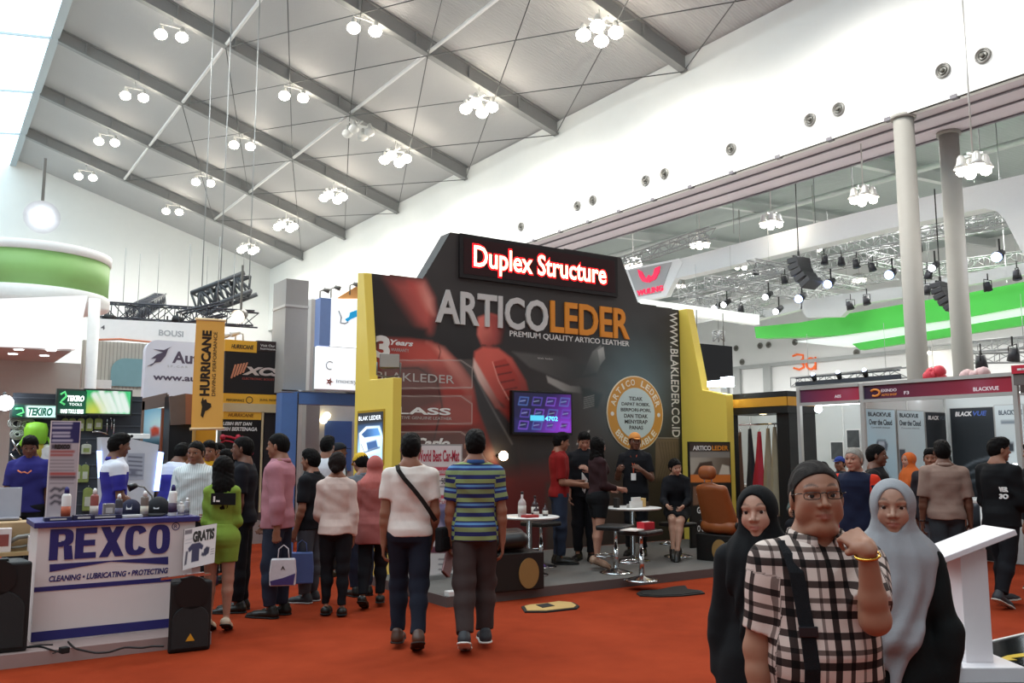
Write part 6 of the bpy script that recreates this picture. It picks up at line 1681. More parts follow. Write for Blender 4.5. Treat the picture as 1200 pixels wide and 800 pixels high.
t = thing('parts_booth', 'black and yellow auto parts booth front behind orange banner', 'booth', (0, 0, 0))
Y_ = 13.6; fd = FYpx(Y_)
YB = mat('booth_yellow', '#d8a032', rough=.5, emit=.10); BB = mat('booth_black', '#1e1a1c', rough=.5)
def panel(nm, px0, px1, py0, py1, m, k=0.0, d=.2):
 a, b = fd(px0, py1), fd(px1, py0); return MB().bx(a[0], b[0], Y_ - k, Y_ + d, a[1], b[1]).build(nm, m, t)
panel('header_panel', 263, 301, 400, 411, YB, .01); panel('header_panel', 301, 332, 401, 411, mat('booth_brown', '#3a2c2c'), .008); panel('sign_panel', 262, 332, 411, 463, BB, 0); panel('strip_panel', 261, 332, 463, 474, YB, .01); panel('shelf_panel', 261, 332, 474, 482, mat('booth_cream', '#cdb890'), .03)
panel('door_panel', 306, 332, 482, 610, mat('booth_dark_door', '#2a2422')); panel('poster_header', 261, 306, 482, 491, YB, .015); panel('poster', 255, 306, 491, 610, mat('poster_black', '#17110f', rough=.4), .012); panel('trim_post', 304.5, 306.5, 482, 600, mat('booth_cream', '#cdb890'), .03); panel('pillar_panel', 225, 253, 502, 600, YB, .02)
T_ = lambda s, p0, p1, r0, r1, m, k=.014, **kw: lettering(t, s, FY(Y_ - k), fd(p0, r0)[0], fd(p1, r0)[0], fd(p0, r1)[1], fd(p0, r0)[1], m, **kw)
T_('HURRICANE', 271, 297, 403, 408, DK, bold=.02, shear=.2); T_('Visit Our Web', 305, 332, 403, 406, PWH); T_('hurricane.co.id', 305, 332, 407, 409.5, PWH)
T_('XCS', 284, 330, 429, 439, mat('chrome_letter', '#d9c9c4', rough=.3, metal=.3), .002, bold=.06, shear=.25); T_('ELECTRONIC BOOSTER', 284, 326, 442, 444.5, mat('red_letter', '#b05048'), .002)
mb = MB()
for k in range(5): x = 270 + k * 3.4; mb.prism([fd(x, 443 - k * 1.6), fd(x + 2, 443 - k * 1.6), fd(x + 7, 427 - k * .6), fd(x + 5, 427 - k * .6)], FY(Y_ - .002), 0, .01)
mb.build('emblem', mat('flame_mark', '#d08a6c', rough=.4), t)
T_('PERFORMANCE', 265, 286, 467, 470, DK); T_('JUAL RESMI', 304, 326, 467, 470, DK); T_('HURRICANE', 267, 297, 484, 488, mat('gold_brown', '#8a5a18'), .018, bold=.03, shear=.2)
T_('LEBIH IRIT DAN', 261, 295, 494, 498, PWH, .016, bold=.03, shear=.2); T_('LEBIH BERTENAGA', 256, 301, 500, 504.5, PWH, .016, bold=.03, shear=.2)
mb = MB(); c = fd(292, 468.5); mb.tube([(c[0] + .05 * math.cos(a), Y_ - .013, c[1] + .05 * math.sin(a)) for a in np.linspace(0, 6.28, 17)[:-1]], .006, 5, closed=True); mb.build('ring_mark', DK, t)
mb = MB(); rngs = [(258, 514), (264, 511), (270, 512), (276, 514), (284, 512), (290, 518), (296, 526), (292, 536), (286, 542)]
mb.tube([at_y(x, y, Y_ - .03) for x, y in rngs], .022, 6); mb.tube([at_y(x, y + 5, Y_ - .03) for x, y in rngs[:5]], .014, 6)
for x, y in ((261, 512), (279, 512), (294, 530)): mb.sphere(at_y(x, y, Y_ - .035), .045, 10, 6)
mb.build('red_hose', mat('red_hose', '#c43448', rough=.4), t)
t = thing('booth_tower', 'tall square grey tower panel left of white lightboxes', 'tower', (0, 0, 0))
Y_ = 13.2; fe = FYpx(Y_)
a, b = fe(327, 600), fe(362, 329)
MB().bx(a[0], b[0], Y_, Y_ + .6, fe(340, 459)[1], b[1]).build('tower_panel', mat('tower_grey', '#a29e99', rough=.6, var=.03), t)
MB().bx(a[0] - .01, b[0] + .01, Y_ - .012, Y_ + .6, fe(340, 358)[1] - .02, fe(340, 358)[1] + .02).build('joint_strip', mat('tower_joint', '#c2beb8'), t)
t = thing('booth_tower', 'lower pale grey tower panel between grey tower and blue post', 'tower', (0, 0, 0))
Yl = 13.9; fl_ = FYpx(Yl); MB().bx(fl_(361, 500)[0], fl_(377, 500)[0], Yl, Yl + .4, fl_(365, 462)[1], fl_(365, 350)[1]).build('tower_panel', mat('tower_pale', '#c9c5c0', rough=.6), t)
MB().bx(fl_(361, 500)[0], fl_(377, 500)[0], Yl + .1, Yl + .3, 0, fl_(365, 462)[1]).build('tower_foot', mat('tower_grey', '#a29e99'), t)
t = thing('blue_booth', 'blue framed booth with pale grey inside and blue poster', 'booth', (0, 0, 0))
Y_ = 13.0; fg = FYpx(Y_)
BLU = mat('booth_blue', '#5d7fb8', rough=.5);
MB().bx(fg(326, 600)[0], fg(345, 600)[0], Y_, Y_ + .25, 0, fg(340, 460)[1]).build('frame_post', BLU, t)
MB().bx(fg(345, 600)[0], fg(425, 600)[0], Y_, Y_ + .25, fg(380, 474)[1], fg(380, 460)[1]).build('frame_beam', BLU, t)
mb = MB(); mb.bx(fg(344.3, 600)[0], fg(345.7, 600)[0], Y_ - .01, Y_ + .02, 0, fg(340, 460)[1]); mb.bx(fg(326, 600)[0], fg(425, 600)[0], Y_ - .01, Y_ + .02, fg(380, 460)[1], fg(380, 460)[1] + .025); mb.build('frame_profile', CHR, t)
MB().bx(fg(345, 600)[0] - .5, 7.2, Y_ + 2.2, Y_ + 2.3, 0, 2.9).build('back_panel', mat('inner_grey', '#b0b0b0', rough=.6), t)
fh = FYpx(Y_ + 2.15)
MB().bx(fh(381, 520)[0], fh(412, 520)[0], Y_ + 2.14, Y_ + 2.2, fh(390, 552)[1], fh(390, 493)[1]).build('poster', mat('poster_blue', '#3e5a94', rough=.5), t)
for px, py in ((383, 487), (379, 492), (386, 545)):
 MB().sphere(at_y(px, py, Y_ + 2.1), .07, 10, 8).build('downlight', mat('warm_lit', '#ffe8b8', emit=6, var=0), t)
t = thing('lightbox', 'white lit panel with a blue bird mark above the blue booth', 'lightbox', (0, 0, 0))
Y_ = 12.6; fi = FYpx(Y_)
LTW = mat('lit_white_panel', '#f6f8fa', emit=.75, var=0)
MB().bx(fi(387, 400)[0], fi(424, 400)[0], Y_, Y_ + .12, fi(400, 405)[1], fi(400, 350)[1]).build('lit_panel', LTW, t)
MB().bx(fi(374, 400)[0], fi(386.5, 400)[0], Y_ - .01, Y_ + .2, fi(380, 405)[1], fi(380, 349)[1]).build('side_panel', mat('side_blue', '#7f95c4', rough=.5, emit=.1), t)
mb = MB(); mb.prism([fi(*p) for p in ((404, 374), (409, 371), (410, 366), (418, 363), (418, 371), (411, 374), (407, 377))], FY(Y_), 0, .01); mb.build('emblem', mat('sky_blue_mark', '#28a8e0', emit=.4), t)
mb = MB(); mb.tube([at_y(x, y, Y_ - .01) for x, y in ((397, 364), (400, 372), (399, 378), (404, 379), (408, 377))], .012, 6); mb.build('emblem_outline', gl, t)
ALU0 = mat('mount_grey', '#9a9a98', rough=.5)
t = thing('lightbox', 'lower white lit panel with small red star mark', 'lightbox', (0, 0, 0))
MB().bx(fi(373, 400)[0], fi(424, 400)[0], Y_, Y_ + .12, fi(400, 456)[1], fi(400, 407)[1]).build('lit_panel', LTW, t); MB().bx(fi(373, 400)[0], fi(424, 400)[0], Y_ + .12, Y_ + .2, fi(400, 456)[1] - .02, fi(400, 407)[1]).build('mounting_frame', ALU0, t)
lettering(t, 'inocsys', FY(Y_), fi(394, 447)[0], fi(422, 447)[0], fi(400, 450.5)[1], fi(400, 444)[1], gl, bold=.01)
mb = MB(); c = fi(386, 447)
for k in range(5): a_ = k * 1.257; mb.prism([(c[0] + .02 * math.cos(a_ + 1.2), c[1] + .02 * math.sin(a_ + 1.2)), (c[0] + .065 * math.cos(a_), c[1] + .065 * math.sin(a_)), (c[0] + .02 * math.cos(a_ - 1.2), c[1] + .02 * math.sin(a_ - 1.2))], FY(Y_), 0, .01)
mb.build('emblem', mat('star_red', '#b0483c'), t)
mb = MB(); c = fi(386.5, 428); mb.tube([(c[0] + .06 * math.cos(a), Y_ - .005, c[1] + .06 * math.sin(a)) for a in np.linspace(.8, 5.2, 15)], .008, 5); mb.build('ring_mark', gl, t)
t = thing('roof_board', 'orange triangular roof board over the white lightboxes', 'board', (0, 0, 0))
MB().prism([fi(*p) for p in ((396, 349), (424, 332), (424, 349))], FY(Y_ + .1), 0, .05).build('board', mat('orange_roof', '#e0a060', rough=.5, emit=.2), t)
for px, py, lb in ((375, 345, 'left one'), (388, 342, 'middle one'), (410, 338, 'right one on orange roof board')):
 p = at_y(px, py, Y_ + .05); o = thing('stage_light', 'tiny arm spotlight over the white lightboxes, ' + lb, 'stage light', p)
 MB().tube([(0, 0, -.1), (0, 0, .05), (.06, -.05, .08)], .012, 6).build('lamp_arm', GRM, o); MB().cyl((.04, -.04, .08), (.12, -.08, .05), .03, .04, 8).build('lamp_body', GRM, o)
t = thing('display_rack', 'black display frame with a gold stripe and hanging leather hides', 'display rack', (0, 0, 0))
xr = 11.2; y0, y1 = at_x(922, 457, xr).y, at_x(848, 464, xr).y
BKW = mat('rack_black', '#171717', rough=.45); GLD = mat('rack_gold', '#c98f2c', rough=.4)
zt_ = 2.52
MB().bx(xr, xr + .75, y0, y1, zt_ - .34, zt_).build('header', BKW, t)
mb = MB(); mb.bx(xr - .008, xr, y0 - .008, y1, zt_ - .23, zt_ - .09); mb.bx(xr - .008, xr + .75, y0 - .008, y0, zt_ - .23, zt_ - .09); mb.build('gold_stripe', GLD, t)
mb = MB(); mb.bx(xr + .05, xr + .70, y0 + .02, y0 + .26, 0, zt_ - .34); mb.build('post', BKW, t)
mb = MB(); mb.bx(xr + .05, xr + .2, y1 - .12, y1 - .02, 0, zt_ - .34); mb.build('post', BKW, t)
MB().cyl((xr + .3, y0 + .2, 2.02), (xr + .3, y1 - .05, 2.02), .014, n=8).build('hanging_rod', CHR, t)
MB().lathe([(.06, 0), (.001, -.01)], (xr + .2, (y0 + y1) / 2, zt_ - .342), 14).build('downlight', mat('warm_lit', '#ffe8b8', emit=6, var=0), t)
def hide(py0, py1, top, bot, yoff, col, label, k):
 m = mat('hide_' + col.strip('#'), col, rough=.5, var=.1, scale=8)
 o = thing('leather_hide', label, 'leather hide', (xr + .30, yoff, top), 0, 'leather hides on the rack')
 mb = MB(); n, L = 26, 14; vs = []
 for j in range(L + 1):
  s = j / L; w = .03 + (py1 * .84 - .03) * s ** .9
  for i in range(n):
   a = 2 * math.pi * i / n
   r = 1 + .20 * s * math.sin(5 * a + k) + .1 * math.sin(3 * a + 2 * s * 3 + k)
   vs.append((.06 * math.cos(a) * (.4 + s) * r, w * math.sin(a) * r + py0 * s, -(top - bot) * s))
 fs = [(j * n + i, j * n + (i + 1) % n, (j + 1) * n + (i + 1) % n, (j + 1) * n + i) for j in range(L) for i in range(n)]
 fs += [tuple(range(n)), tuple(range((L + 1) * n - 1, L * n - 1, -1))]
 mb.add(vs, fs, True); mb.build('hide', m, o)
 MB().tube([(0, 0, -.01), (0, 0, .03), (.02, 0, .045)], .006, 6).build('hook', CHR, o)
yy = lambda px: at_x(px, 540, xr + .3).y
hide(.10, .14, 1.90, .55, yy(868), '#6b4a38', 'dark brown hide, leftmost on the rack', 1)
hide(.0, .13, 1.95, .50, yy(880), '#26262b', 'black hide between the brown and red ones', 2)
hide(.07, .15, 1.90, .60, yy(891), '#a41e30', 'bright red hide in the middle of the rack', 3)
hide(.02, .10, 1.95, .80, yy(901), '#8a7c66', 'olive beige hide right of the red one', 4)
hide(.02, .12, 1.97, .55, yy(909), '#93866f', 'pale beige hide, rightmost on the rack', 5)
ALU = mat('shell_alu', '#b5b3ae', rough=.4, metal=.2)
PAN = mat('shell_white_panel', '#d5d8d4', rough=.6, var=.02)
FXB = 10.95
f = FXpx(FXB)
def fascia(label, ya, yb, grad, emblem=False):
 t = thing('booth_fascia', label, 'fascia', (0, 0, 0))
 A = Art(FX(FXB), -yb, -ya, 2.30, 2.49, 90, 20, grad[0], f)
 u0, u1 = -yb, -ya
 e = (A.U - u0) / (u1 - u0)
 A.C = np.array(lin(grad[0])) * (1 - e[..., None]) + np.array(lin(grad[1])) * e[..., None]
 A.mix(np.exp(-((A.U - u0 - (u1 - u0) * .8) ** 2 + (A.V - 2.45) ** 2) / .02) * .35, lin('#b86a80'))
 A.build('sheet', print_mat('fascia_print', rough=.4), t, t=.003)
 mb = MB(); mb.bx(FXB + .001, FXB + .03, ya, yb, 2.28, 2.51); mb.bx(FXB - .025, FXB + .03, ya, yb, 2.49, 2.535); mb.bx(FXB - .025, FXB + .03, ya, yb, 2.255, 2.30); mb.build('rail', ALU, t)
 return t
ya, yb, yc = at_x(1190, 450, FXB).y, at_x(1010, 450, FXB).y, at_x(936, 455, FXB).y
t1 = fascia('maroon and purple fascia board over the dash camera booth', ya + .03, yb - .03, ('#31203a', '#a8283c'))
G = lambda t, s, p0, p1, z0, z1, m, **k: lettering(t, s, FX(FXB - .004), f(p0, 460)[0], f(p1, 460)[0], z0, z1, m, t=.002, **k)
FWH = mat('fascia_white_letter', '#e6d8dc', rough=.5, emit=.15)
G(t1, 'BLACKVUE', 1141, 1171, 2.33, 2.38, FWH, bold=.02); G(t1, 'F3', 1059.5, 1065.5, 2.34, 2.385, FWH, bold=.02); G(t1, 'EXINDO', 1033, 1051, 2.39, 2.43, FWH, bold=.01); G(t1, 'AUTO SHOP', 1033, 1051, 2.335, 2.365, mat('fascia_orange', '#e08a3c', emit=.1), bold=.02)
mb = MB(); c = f(1026, 461); mb.tube([Vector((FXB - .008, -(c[0] + .07 * math.cos(a)), 2.385 + .045 * math.sin(a))) for a in np.linspace(-2.2, 2.6, 14)], .016, 6); mb.build('emblem', mat('fascia_orange', '#e08a3c'), t1)
t2 = fascia('short maroon fascia board over the white panelled booth', yb + .05, yc, ('#5c3450', '#b03048'))
G(t2, 'A05', 978, 985.5, 2.345, 2.39, FWH, bold=.02)
mb = MB()
def panelrun(name, label, pts, h, m=PAN, cat='booth wall'):
 t = thing(name, label, cat, (0, 0, 0))
 a, b = Vector(pts[0]), Vector(pts[1]); d = (b - a); n = max(1, round(d.length / 1.0)); u = d.normalized(); nrm = Vector((-u.y, u.x, 0))
 mb = MB(); mb.obox((a + b) / 2 + Vector((0, 0, h / 2)), (d.length / 2, .012, h / 2), (u, nrm, (0, 0, 1))); mb.build('panel', m, t)
 mb = MB()
 for k in range(n + 1): p = a + d * k / n; mb.cyl(p, p + Vector((0, 0, h + .02)), .024, n=8)
 mb.bar(a + Vector((0, 0, h)), b + Vector((0, 0, h)), .045); mb.bar(a + Vector((0, 0, .05)), b + Vector((0, 0, .05)), .045); mb.build('frame', ALU, t)
 return t
panelrun('partition_wall', 'white partition panels between the two shell booths', ((FXB + .04, yb, 0), (12.98, yb, 0)), 2.46)
panelrun('partition_wall', 'white back panels behind the dash camera posters', ((12.98, yb - .03, 0), (12.98, 4.2, 0)), 2.46)
panelrun('partition_wall', 'white back panels of the white panelled booth', ((13.6, yb + .06, 0), (13.6, 11.8, 0)), 2.46)
panelrun('partition_wall', 'white left side panels of the white panelled booth', ((12.1, 11.75, 0), (13.55, 11.75, 0)), 2.46)
for y, lb in ((yb, 'between the two shell booths'), (ya, 'at the right edge of the dash camera booth'), (yc, 'right beside the black and gold rack')):
 t = thing('booth_post', 'pale aluminium booth post ' + lb, 'post', (FXB, y, 0))
 MB().bx(-.03, .03, -.03, .03, 0, 2.535).build('post', ALU, t, bevel=.006); MB().bx(-.05, .05, -.05, .05, 0, .012).build('foot', ALU, t)
for x, y, ln, lb in ((12.3, (ya + yb) / 2, 1.1, 'in the dash camera booth'), (12.6, 9.2, .9, 'in the white panelled booth')):
 t = thing('tube_light', 'white fluorescent tube light ' + lb, 'tube light', (x, y, 2.36))
 MB().cyl((0, -ln, 0), (0, ln, 0), .022, n=10).build('tube', mat('tube_lit', '#f4f8ff', emit=5, var=0), t); MB().bx(-.03, .03, -ln - .03, ln + .03, .024, .06).build('fitting', ALU, t)
 mb = MB(); mb.bar((0, ln, .06), (0, ln, .12), .02); mb.build('hanging_bracket', ALU, t)
p = at_x(961, 480, FXB + .1); t = thing('clip_lamp', 'blazing white spot lamp under the short maroon fascia', 'lamp', (FXB + .06, p.y, 2.2))
MB().sphere((0, 0, 0), .055, 14, 10).build('bulb', mat('flood_lit', '#e8f6ff', emit=18, var=0), t); MB().cyl((.02, 0, .0), (.02, 0, .08), .012, n=8).build('lamp_arm', ALU, t)
def poster(label, fnf, Fn, p0, p1, top, bot, base, paint, texts, nx=40, ny=80, m=None):
 t = thing('poster', label, 'poster', (0, 0, 0))
 u0, u1 = fnf(p0, 500)[0], fnf(p1, 500)[0]
 A = Art(Fn, u0, u1, bot, top, nx, ny, base, fnf)
 if paint: paint(A)
 A.build('sheet', POST, t, t=.003)
 fr = MB(); fr.prism([(u0 - .01, bot - .01), (u1 + .01, bot - .01), (u1 + .01, top + .01), (u0 - .01, top + .01)], Fn, -.004, .001); fr.build('backing', ALU, t)
 for s, a, b, z0, z1, mm, kk in texts: lettering(t, s, lambda u, v, w, Fn=Fn: Fn(u, v, w + .004), u0 + a * (u1 - u0), u0 + b * (u1 - u0), z0, z1, mm, t=.0015, **kk)
 return t
yw = yb - .034; fy = FYpx(yw); Fw = FY(yw)
BLP = mat('print_black_blue', '#24303c', rough=.5)
def pc1(A):
 u0, u1, v0, v1 = A.box; w = u1 - u0
 A.pm = lambda a, b: (u0 + a * w, v0 + b * (v1 - v0))
 A.poly([(0, .45), (1, .45), (1, 1), (0, 1)], '#a9d2e2', '#c4e0ea', (0, .5), (1, 1), soft=.05)
 A.poly([(.3, .73), (.66, .73), (.70, .77), (.62, .80), (.34, .80), (.27, .77)], '#5a6c7c', soft=.01); A.poly([(.36, .76), (.6, .76), (.58, .79), (.38, .79)], '#b8c8d4', soft=.01)
 A.line([(.55, .62), (.66, .58), (.7, .52), (.62, .46)], '#6a7a86', .015, .01)
 A.poly([(.7, .50), (.86, .48), (.86, .54), (.72, .56)], '#4a5a68', soft=.01)
 A.poly([(.5, .0), (1, .0), (1, .38), (.5, .38)], '#3a3e44', soft=.01)
def pc2(A):
 u0, u1, v0, v1 = A.box; w = u1 - u0
 A.pm = lambda a, b: (u0 + a * w, v0 + b * (v1 - v0))
 A.poly([(.0, .60), (.22, .60), (.22, .74), (0, .74)], '#4a5058', soft=.01); A.poly([(.6, .45), (1, .45), (1, .58), (.6, .58)], '#9cb4bc', soft=.02); A.line([(.1, .6), (.12, .3)], '#8a979e', .012, .01)
def pc3(A):
 u0, u1, v0, v1 = A.box; w = u1 - u0
 A.pm = lambda a, b: (u0 + a * w, v0 + b * (v1 - v0))
 for k in range(3): A.line([(.1, .48 + .05 * k), (.5, .52 + .06 * k), (.98, .58 + .05 * k)], '#8f979e', .02, .02, .6)
 A.poly([(.2, .36), (.9, .44), (.98, .30), (.4, .24)], '#4a5058', '#1f2328', (.3, .4), (.9, .28), soft=.02); A.poly([(.4, .38), (.8, .43), (.76, .40), (.44, .35)], '#aab2b8', soft=.01)
poster('pale blue poster with a cloud slogan, left in the dash camera booth', fy, Fw, 1015.5, 1049, 2.17, .012, '#bcd8e0', pc1, (('BLACKVUE', .06, .86, 2.07, 2.13, BLP, dict(bold=.03)), ('Over the Cloud', .08, .88, 1.95, 2.03, BLP, dict(bold=.02)), ('Connected. Anytime', .14, .8, 1.90, 1.925, BLP, {})))
poster('pale grey poster with a cloud slogan, second in the dash camera booth', fy, Fw, 1052, 1083, 2.17, .012, '#c3d3d6', pc2, (('BLACKVUE', .08, .78, 2.07, 2.13, BLP, dict(bold=.03)), ('Over the Cloud', .06, .86, 1.95, 2.03, BLP, dict(bold=.02)), ('Connected. Anytime', .12, .8, 1.90, 1.925, BLP, {})))
poster('narrow black poster beside the pale cloud posters', fy, Fw, 1085, 1111.5, 2.16, .012, '#24282c', pc3, (('BLACK', .10, .58, 2.05, 2.11, PWH, dict(bold=.03, shear=.2)), ('VUE', .60, .92, 2.05, 2.11, mat('print_steel', '#56606a', rough=.5), dict(bold=.03, shear=.2))))
xw = 12.98 - .034; fx = FXpx(xw); Fxw = FX(xw)
poster('large black poster with a car photograph in the dash camera booth', fx, Fxw, 1114.5, 1165, 2.22, .012, '#23282c', pc3, (('BLACK', .12, .52, 2.10, 2.17, PWH, dict(bold=.04, shear=.2)), ('VUE', .54, .86, 2.10, 2.17, mat('print_blue', '#4a64b0', rough=.5), dict(bold=.03, shear=.25))), 60, 80)
def pc5(A):
 u0, u1, v0, v1 = A.box; w = u1 - u0
 A.pm = lambda a, b: (u0 + a * w, v0 + b * (v1 - v0))
 A.poly([(.08, .70), (.6, .70), (.6, .76), (.08, .76)], '#30363c', soft=.01); A.poly([(.2, .88), (.8, .88), (.8, .90), (.2, .90)], '#7a848c', soft=.01); A.poly([(0, .45), (1, .45), (1, .58), (0, .58)], '#6a747c', soft=.03); A.line([(0, .84), (1, .84)], '#8a949a', .01, .005)
poster('white poster with a black device, rightmost in the dash camera booth', fx, Fxw, 1167, 1200, 2.24, .012, '#ccd3d2', pc5, (('BLACKVUE', .14, .98, 2.10, 2.17, mat('print_steel', '#56606a'), dict(bold=.03)),))
for px, py, lb in ((1000, 514, 'near the post'), (981, 528, 'low, behind the seated visitors')):
 p = at_x(px, py, 13.58); t = thing('photo_card', 'small dark photo card on the white panel, ' + lb, 'poster', p)
 MB().bx(-.008, 0, -.12, .12, -.15, .15).build('card', mat('photo_dark', '#4c5052', rough=.4, var=.6, scale=9), t); MB().bx(-.002, .002, -.14, .14, -.17, .17).build('mount', CAPW, t)
t = thing('show_counter', 'dark counter with goods inside the white panelled booth', 'counter', (12.5, 10.6, 0))
MB().bx(-.3, .3, -.5, .5, 0, .95).build('counter_body', BKW, t, bevel=.01); MB().bx(-.34, .34, -.54, .54, .95, .99).build('counter_top', ALU, t)
t = thing('booth_sign', 'red sign with white letters cut by the right frame edge', 'sign', (0, 0, 0))
X_ = 10.7; fz = FXpx(X_); a, b = fz(1185.5, 438), fz(1240, 424)
MB().prism([(a[0], a[1]), (b[0], a[1]), (b[0], b[1]), (a[0], b[1])], FX(X_), -.12, 0).build('sign_board', mat('sign_red', '#c3283c', rough=.45), t)
lettering(t, 'ISI', FX(X_ - .001), fz(1192, 430)[0], fz(1214, 430)[0], a[1] + .035, b[1] - .04, PWH, bold=.05)
MB().bx(X_ + .02, X_ + .1, at_x(1230, 450, X_).y, at_x(1187, 450, X_).y, 2.36, a[1]).build('lower_panel', mat('grey_sign_back', '#6a625e'), t)
t = thing('booth_fascia', 'brown grey fascia board at the right frame edge', 'fascia', (0, 0, 0))
MB().bx(FXB, FXB + .05, 3.6, ya - .05, 2.28, 2.48).build('sheet', mat('grey_brown_fascia', '#5a4e4a', rough=.5), t); MB().bx(FXB - .02, FXB + .05, 3.6, ya - .05, 2.25, 2.28).build('rail', ALU, t)
p = at_x(1190, 548, 12.6); t = thing('clip_lamp', 'small white lamp glowing low at the right edge', 'lamp', p)
MB().sphere((0, 0, 0), .06, 12, 8).build('bulb', mat('cool_bulb', '#eef6ff', emit=14, var=0), t); MB().bar((.02, 0, 0), (.36, 0, 0), .03).build('lamp_arm', ALU, t)
t = thing('white_table', 'small white display table in front of cloud posters', 'table', (12.3, 6.7, 0))
MB().bx(-.35, .35, -.3, .3, .88, .93).build('tabletop', CAPW, t, bevel=.01); mb = MB()
for sx in (-1, 1):
 for sy in (-1, 1): MB().cyl((sx * .3, sy * .26, 0), (sx * .3, sy * .26, .88), .02, n=8).build('leg', CAPW, t)
t = thing('stage_platform', 'low black glossy stage with a white edge at right', 'stage', (0, 0, 0))
MB().bx(5.2, 9.4, .8, 3.93, 0, .05).build('deck', mat('glossy_black_deck', '#0f1110', rough=.18, var=.2, spec=.6), t)
MB().bx(5.18, 9.4, 3.93, 3.955, 0, .056).build('edge_trim', mat('white_edge', '#d8d4d0', rough=.5), t)
P = [at_z(x, y, .051) for x, y in ((1172, 771), (1180, 768), (1200, 765), (1200, 769), (1184, 771), (1192, 773), (1176, 774))]
MB().prism([(p.x, p.y) for p in P], lambda u, v, w: Vector((u, v, w)), .0505, .053).build('yellow_print', mat('yellow_print', '#c8a830', rough=.4), t)
lc = at_z(1141, 790, .05)
t = thing('lectern', 'white angled lectern lit from below on the black stage', 'lectern', (lc.x, lc.y, .051), -HD - math.radians(27.8) + math.radians(180 + 29))
LW2 = mat('lectern_white', '#d9d2d4', rough=.35, var=.02)
MB().bx(-.235, .235, -.235, .235, 0, .10).build('base', LW2, t, bevel=.006)
MB().bx(-.095, .095, -.095, .095, .10, .86).build('post', LW2, t, bevel=.004)
mb = MB(); rt = Matrix.Rotation(math.radians(0), 3, 'X')
def top_pt(x, y, z):
 a = math.radians(20); q = Vector((x, y, z)); r = Matrix.Rotation(a, 3, 'Y') @ q; return r + Vector((.0, 0, .895))
vs = [top_pt(x, y, z) for z in (-.02, .02) for y in (-.20, .20) for x in (-.27, .27)]
mb.add(vs, [(0, 2, 3, 1), (4, 5, 7, 6), (0, 1, 5, 4), (2, 6, 7, 3), (0, 4, 6, 2), (1, 3, 7, 5)]); mb.build('reading_board', LW2, t, bevel=.005)
t = thing('floor_uplight', 'small white uplight glowing at the lectern foot', 'lamp', (lc.x - .2, lc.y - .25, .051))
q = at_z(1116, 781, .16); t.location = (q.x, q.y, .152)
MB().bx(-.05, .05, -.04, .04, 0, .03).build('case', LW2, t); MB().bx(-.045, .045, -.035, .035, .03, .034).build('lamp_panel', mat('uplight_lit', '#e8fff4', emit=9, var=0), t)
WFA = mat('ring_white', '#e4e6e6', rough=.6, var=.02)
X_ = 28.0; fr_ = FXpx(X_)
t = thing('hanging_ring', 'huge white hanging ring fascia with red winged logo panel', 'hanging fascia', (0, 0, 0))
P = [fr_(*p) for p in ((791, 306), (1260, 185), (1260, 330), (1195, 300), (1168, 250), (1160, 245), (1146, 244), (1040, 268), (1000, 281), (792, 325))]
P = [fr_(*p) for p in ((790, 305), (880, 281), (1000, 250), (1200, 204), (1260, 188), (1260, 330), (1200, 300), (1178, 258), (1168, 247), (1154, 244), (1040, 268), (900, 301), (792, 326))]
MB().prism(P, FX(X_), -.6, 0).build('ring_band', WFA, t)
P = [fr_(*p) for p in ((726, 318), (740, 314), (795, 303), (800, 308), (781, 347), (747, 354), (742, 350))]
MB().prism(P, FX(X_ - .02), -.3, .0).build('logo_bezel', mat('bezel_white', '#eef0f0', rough=.5), t)
P = [fr_(*p) for p in ((737, 317), (788, 307), (775, 343), (748, 348))]
MB().prism(P, FX(X_ - .03), 0, .02).build('logo_panel', mat('logo_grey', '#b3b5b6', rough=.5), t)
LR = mat('logo_red', '#f02a55', rough=.4, emit=.6)
mb = MB()
for P in (((749, 316), (751, 324), (755, 330), (760, 331), (761, 327), (757, 325), (754, 319), (753, 318)), ((775, 312), (774, 319), (770, 327), (764, 330), (763, 326), (767, 322), (769, 315), (770, 314)), ((760, 325), (762, 322), (764, 325), (763, 331), (761, 331))):
 mb.prism([fr_(*p) for p in P], FX(X_ - .05), 0, .06)
mb.build('emblem', LR, t)
ua, va = fr_(748, 344); ub, vb = fr_(778, 334)
def sk(u, v, w): return Vector((X_ - .05 - w, -u, v + (u - ua) * (fr_(778, 335)[1] - fr_(748, 341)[1]) / (ub - ua) * .0))
lettering(t, 'WULING', FX(X_ - .05), ua, ub, fr_(760, 344.5)[1], fr_(760, 338)[1], LR, bold=.03, t=.05)
for px, lb in ((860, 0), (1000, 1), (1150, 2)):
 p = at_x(px, 240 - (px - 1000) * .24, X_ + .3); MB().cyl(p, (p.x, p.y, 13.9), .02, n=5).build('hanger', TRS, t)
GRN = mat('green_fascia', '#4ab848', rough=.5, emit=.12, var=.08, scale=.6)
t = thing('green_fascia', 'long bright green and white fascia of the far stand', 'hanging fascia', (0, 0, 0))
X_ = 32.; fg_ = FXpx(X_)
P = [fg_(*p) for p in ((884, 384), (930, 377), (990, 368), (1060, 356), (1130, 344), (1260, 318), (1260, 356), (1130, 380), (1060, 392), (990, 404), (940, 405), (888, 392))]
P = [fg_(*p) for p in ((884, 383), (936, 378), (990, 368), (1060, 356), (1130, 344), (1260, 318), (1260, 348), (1200, 359), (1130, 372), (1060, 382), (990, 392), (886, 396))]
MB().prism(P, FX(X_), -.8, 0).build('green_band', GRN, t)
P = [fg_(*p) for p in ((930, 400), (990, 392), (1060, 382), (1200, 359), (1260, 348), (1260, 362), (1200, 374), (1060, 397), (985, 406))]
MB().prism(P, FX(X_ + .1), -.6, 0).build('white_band', mat('lit_white_band', '#f0f6f2', emit=.35), t)
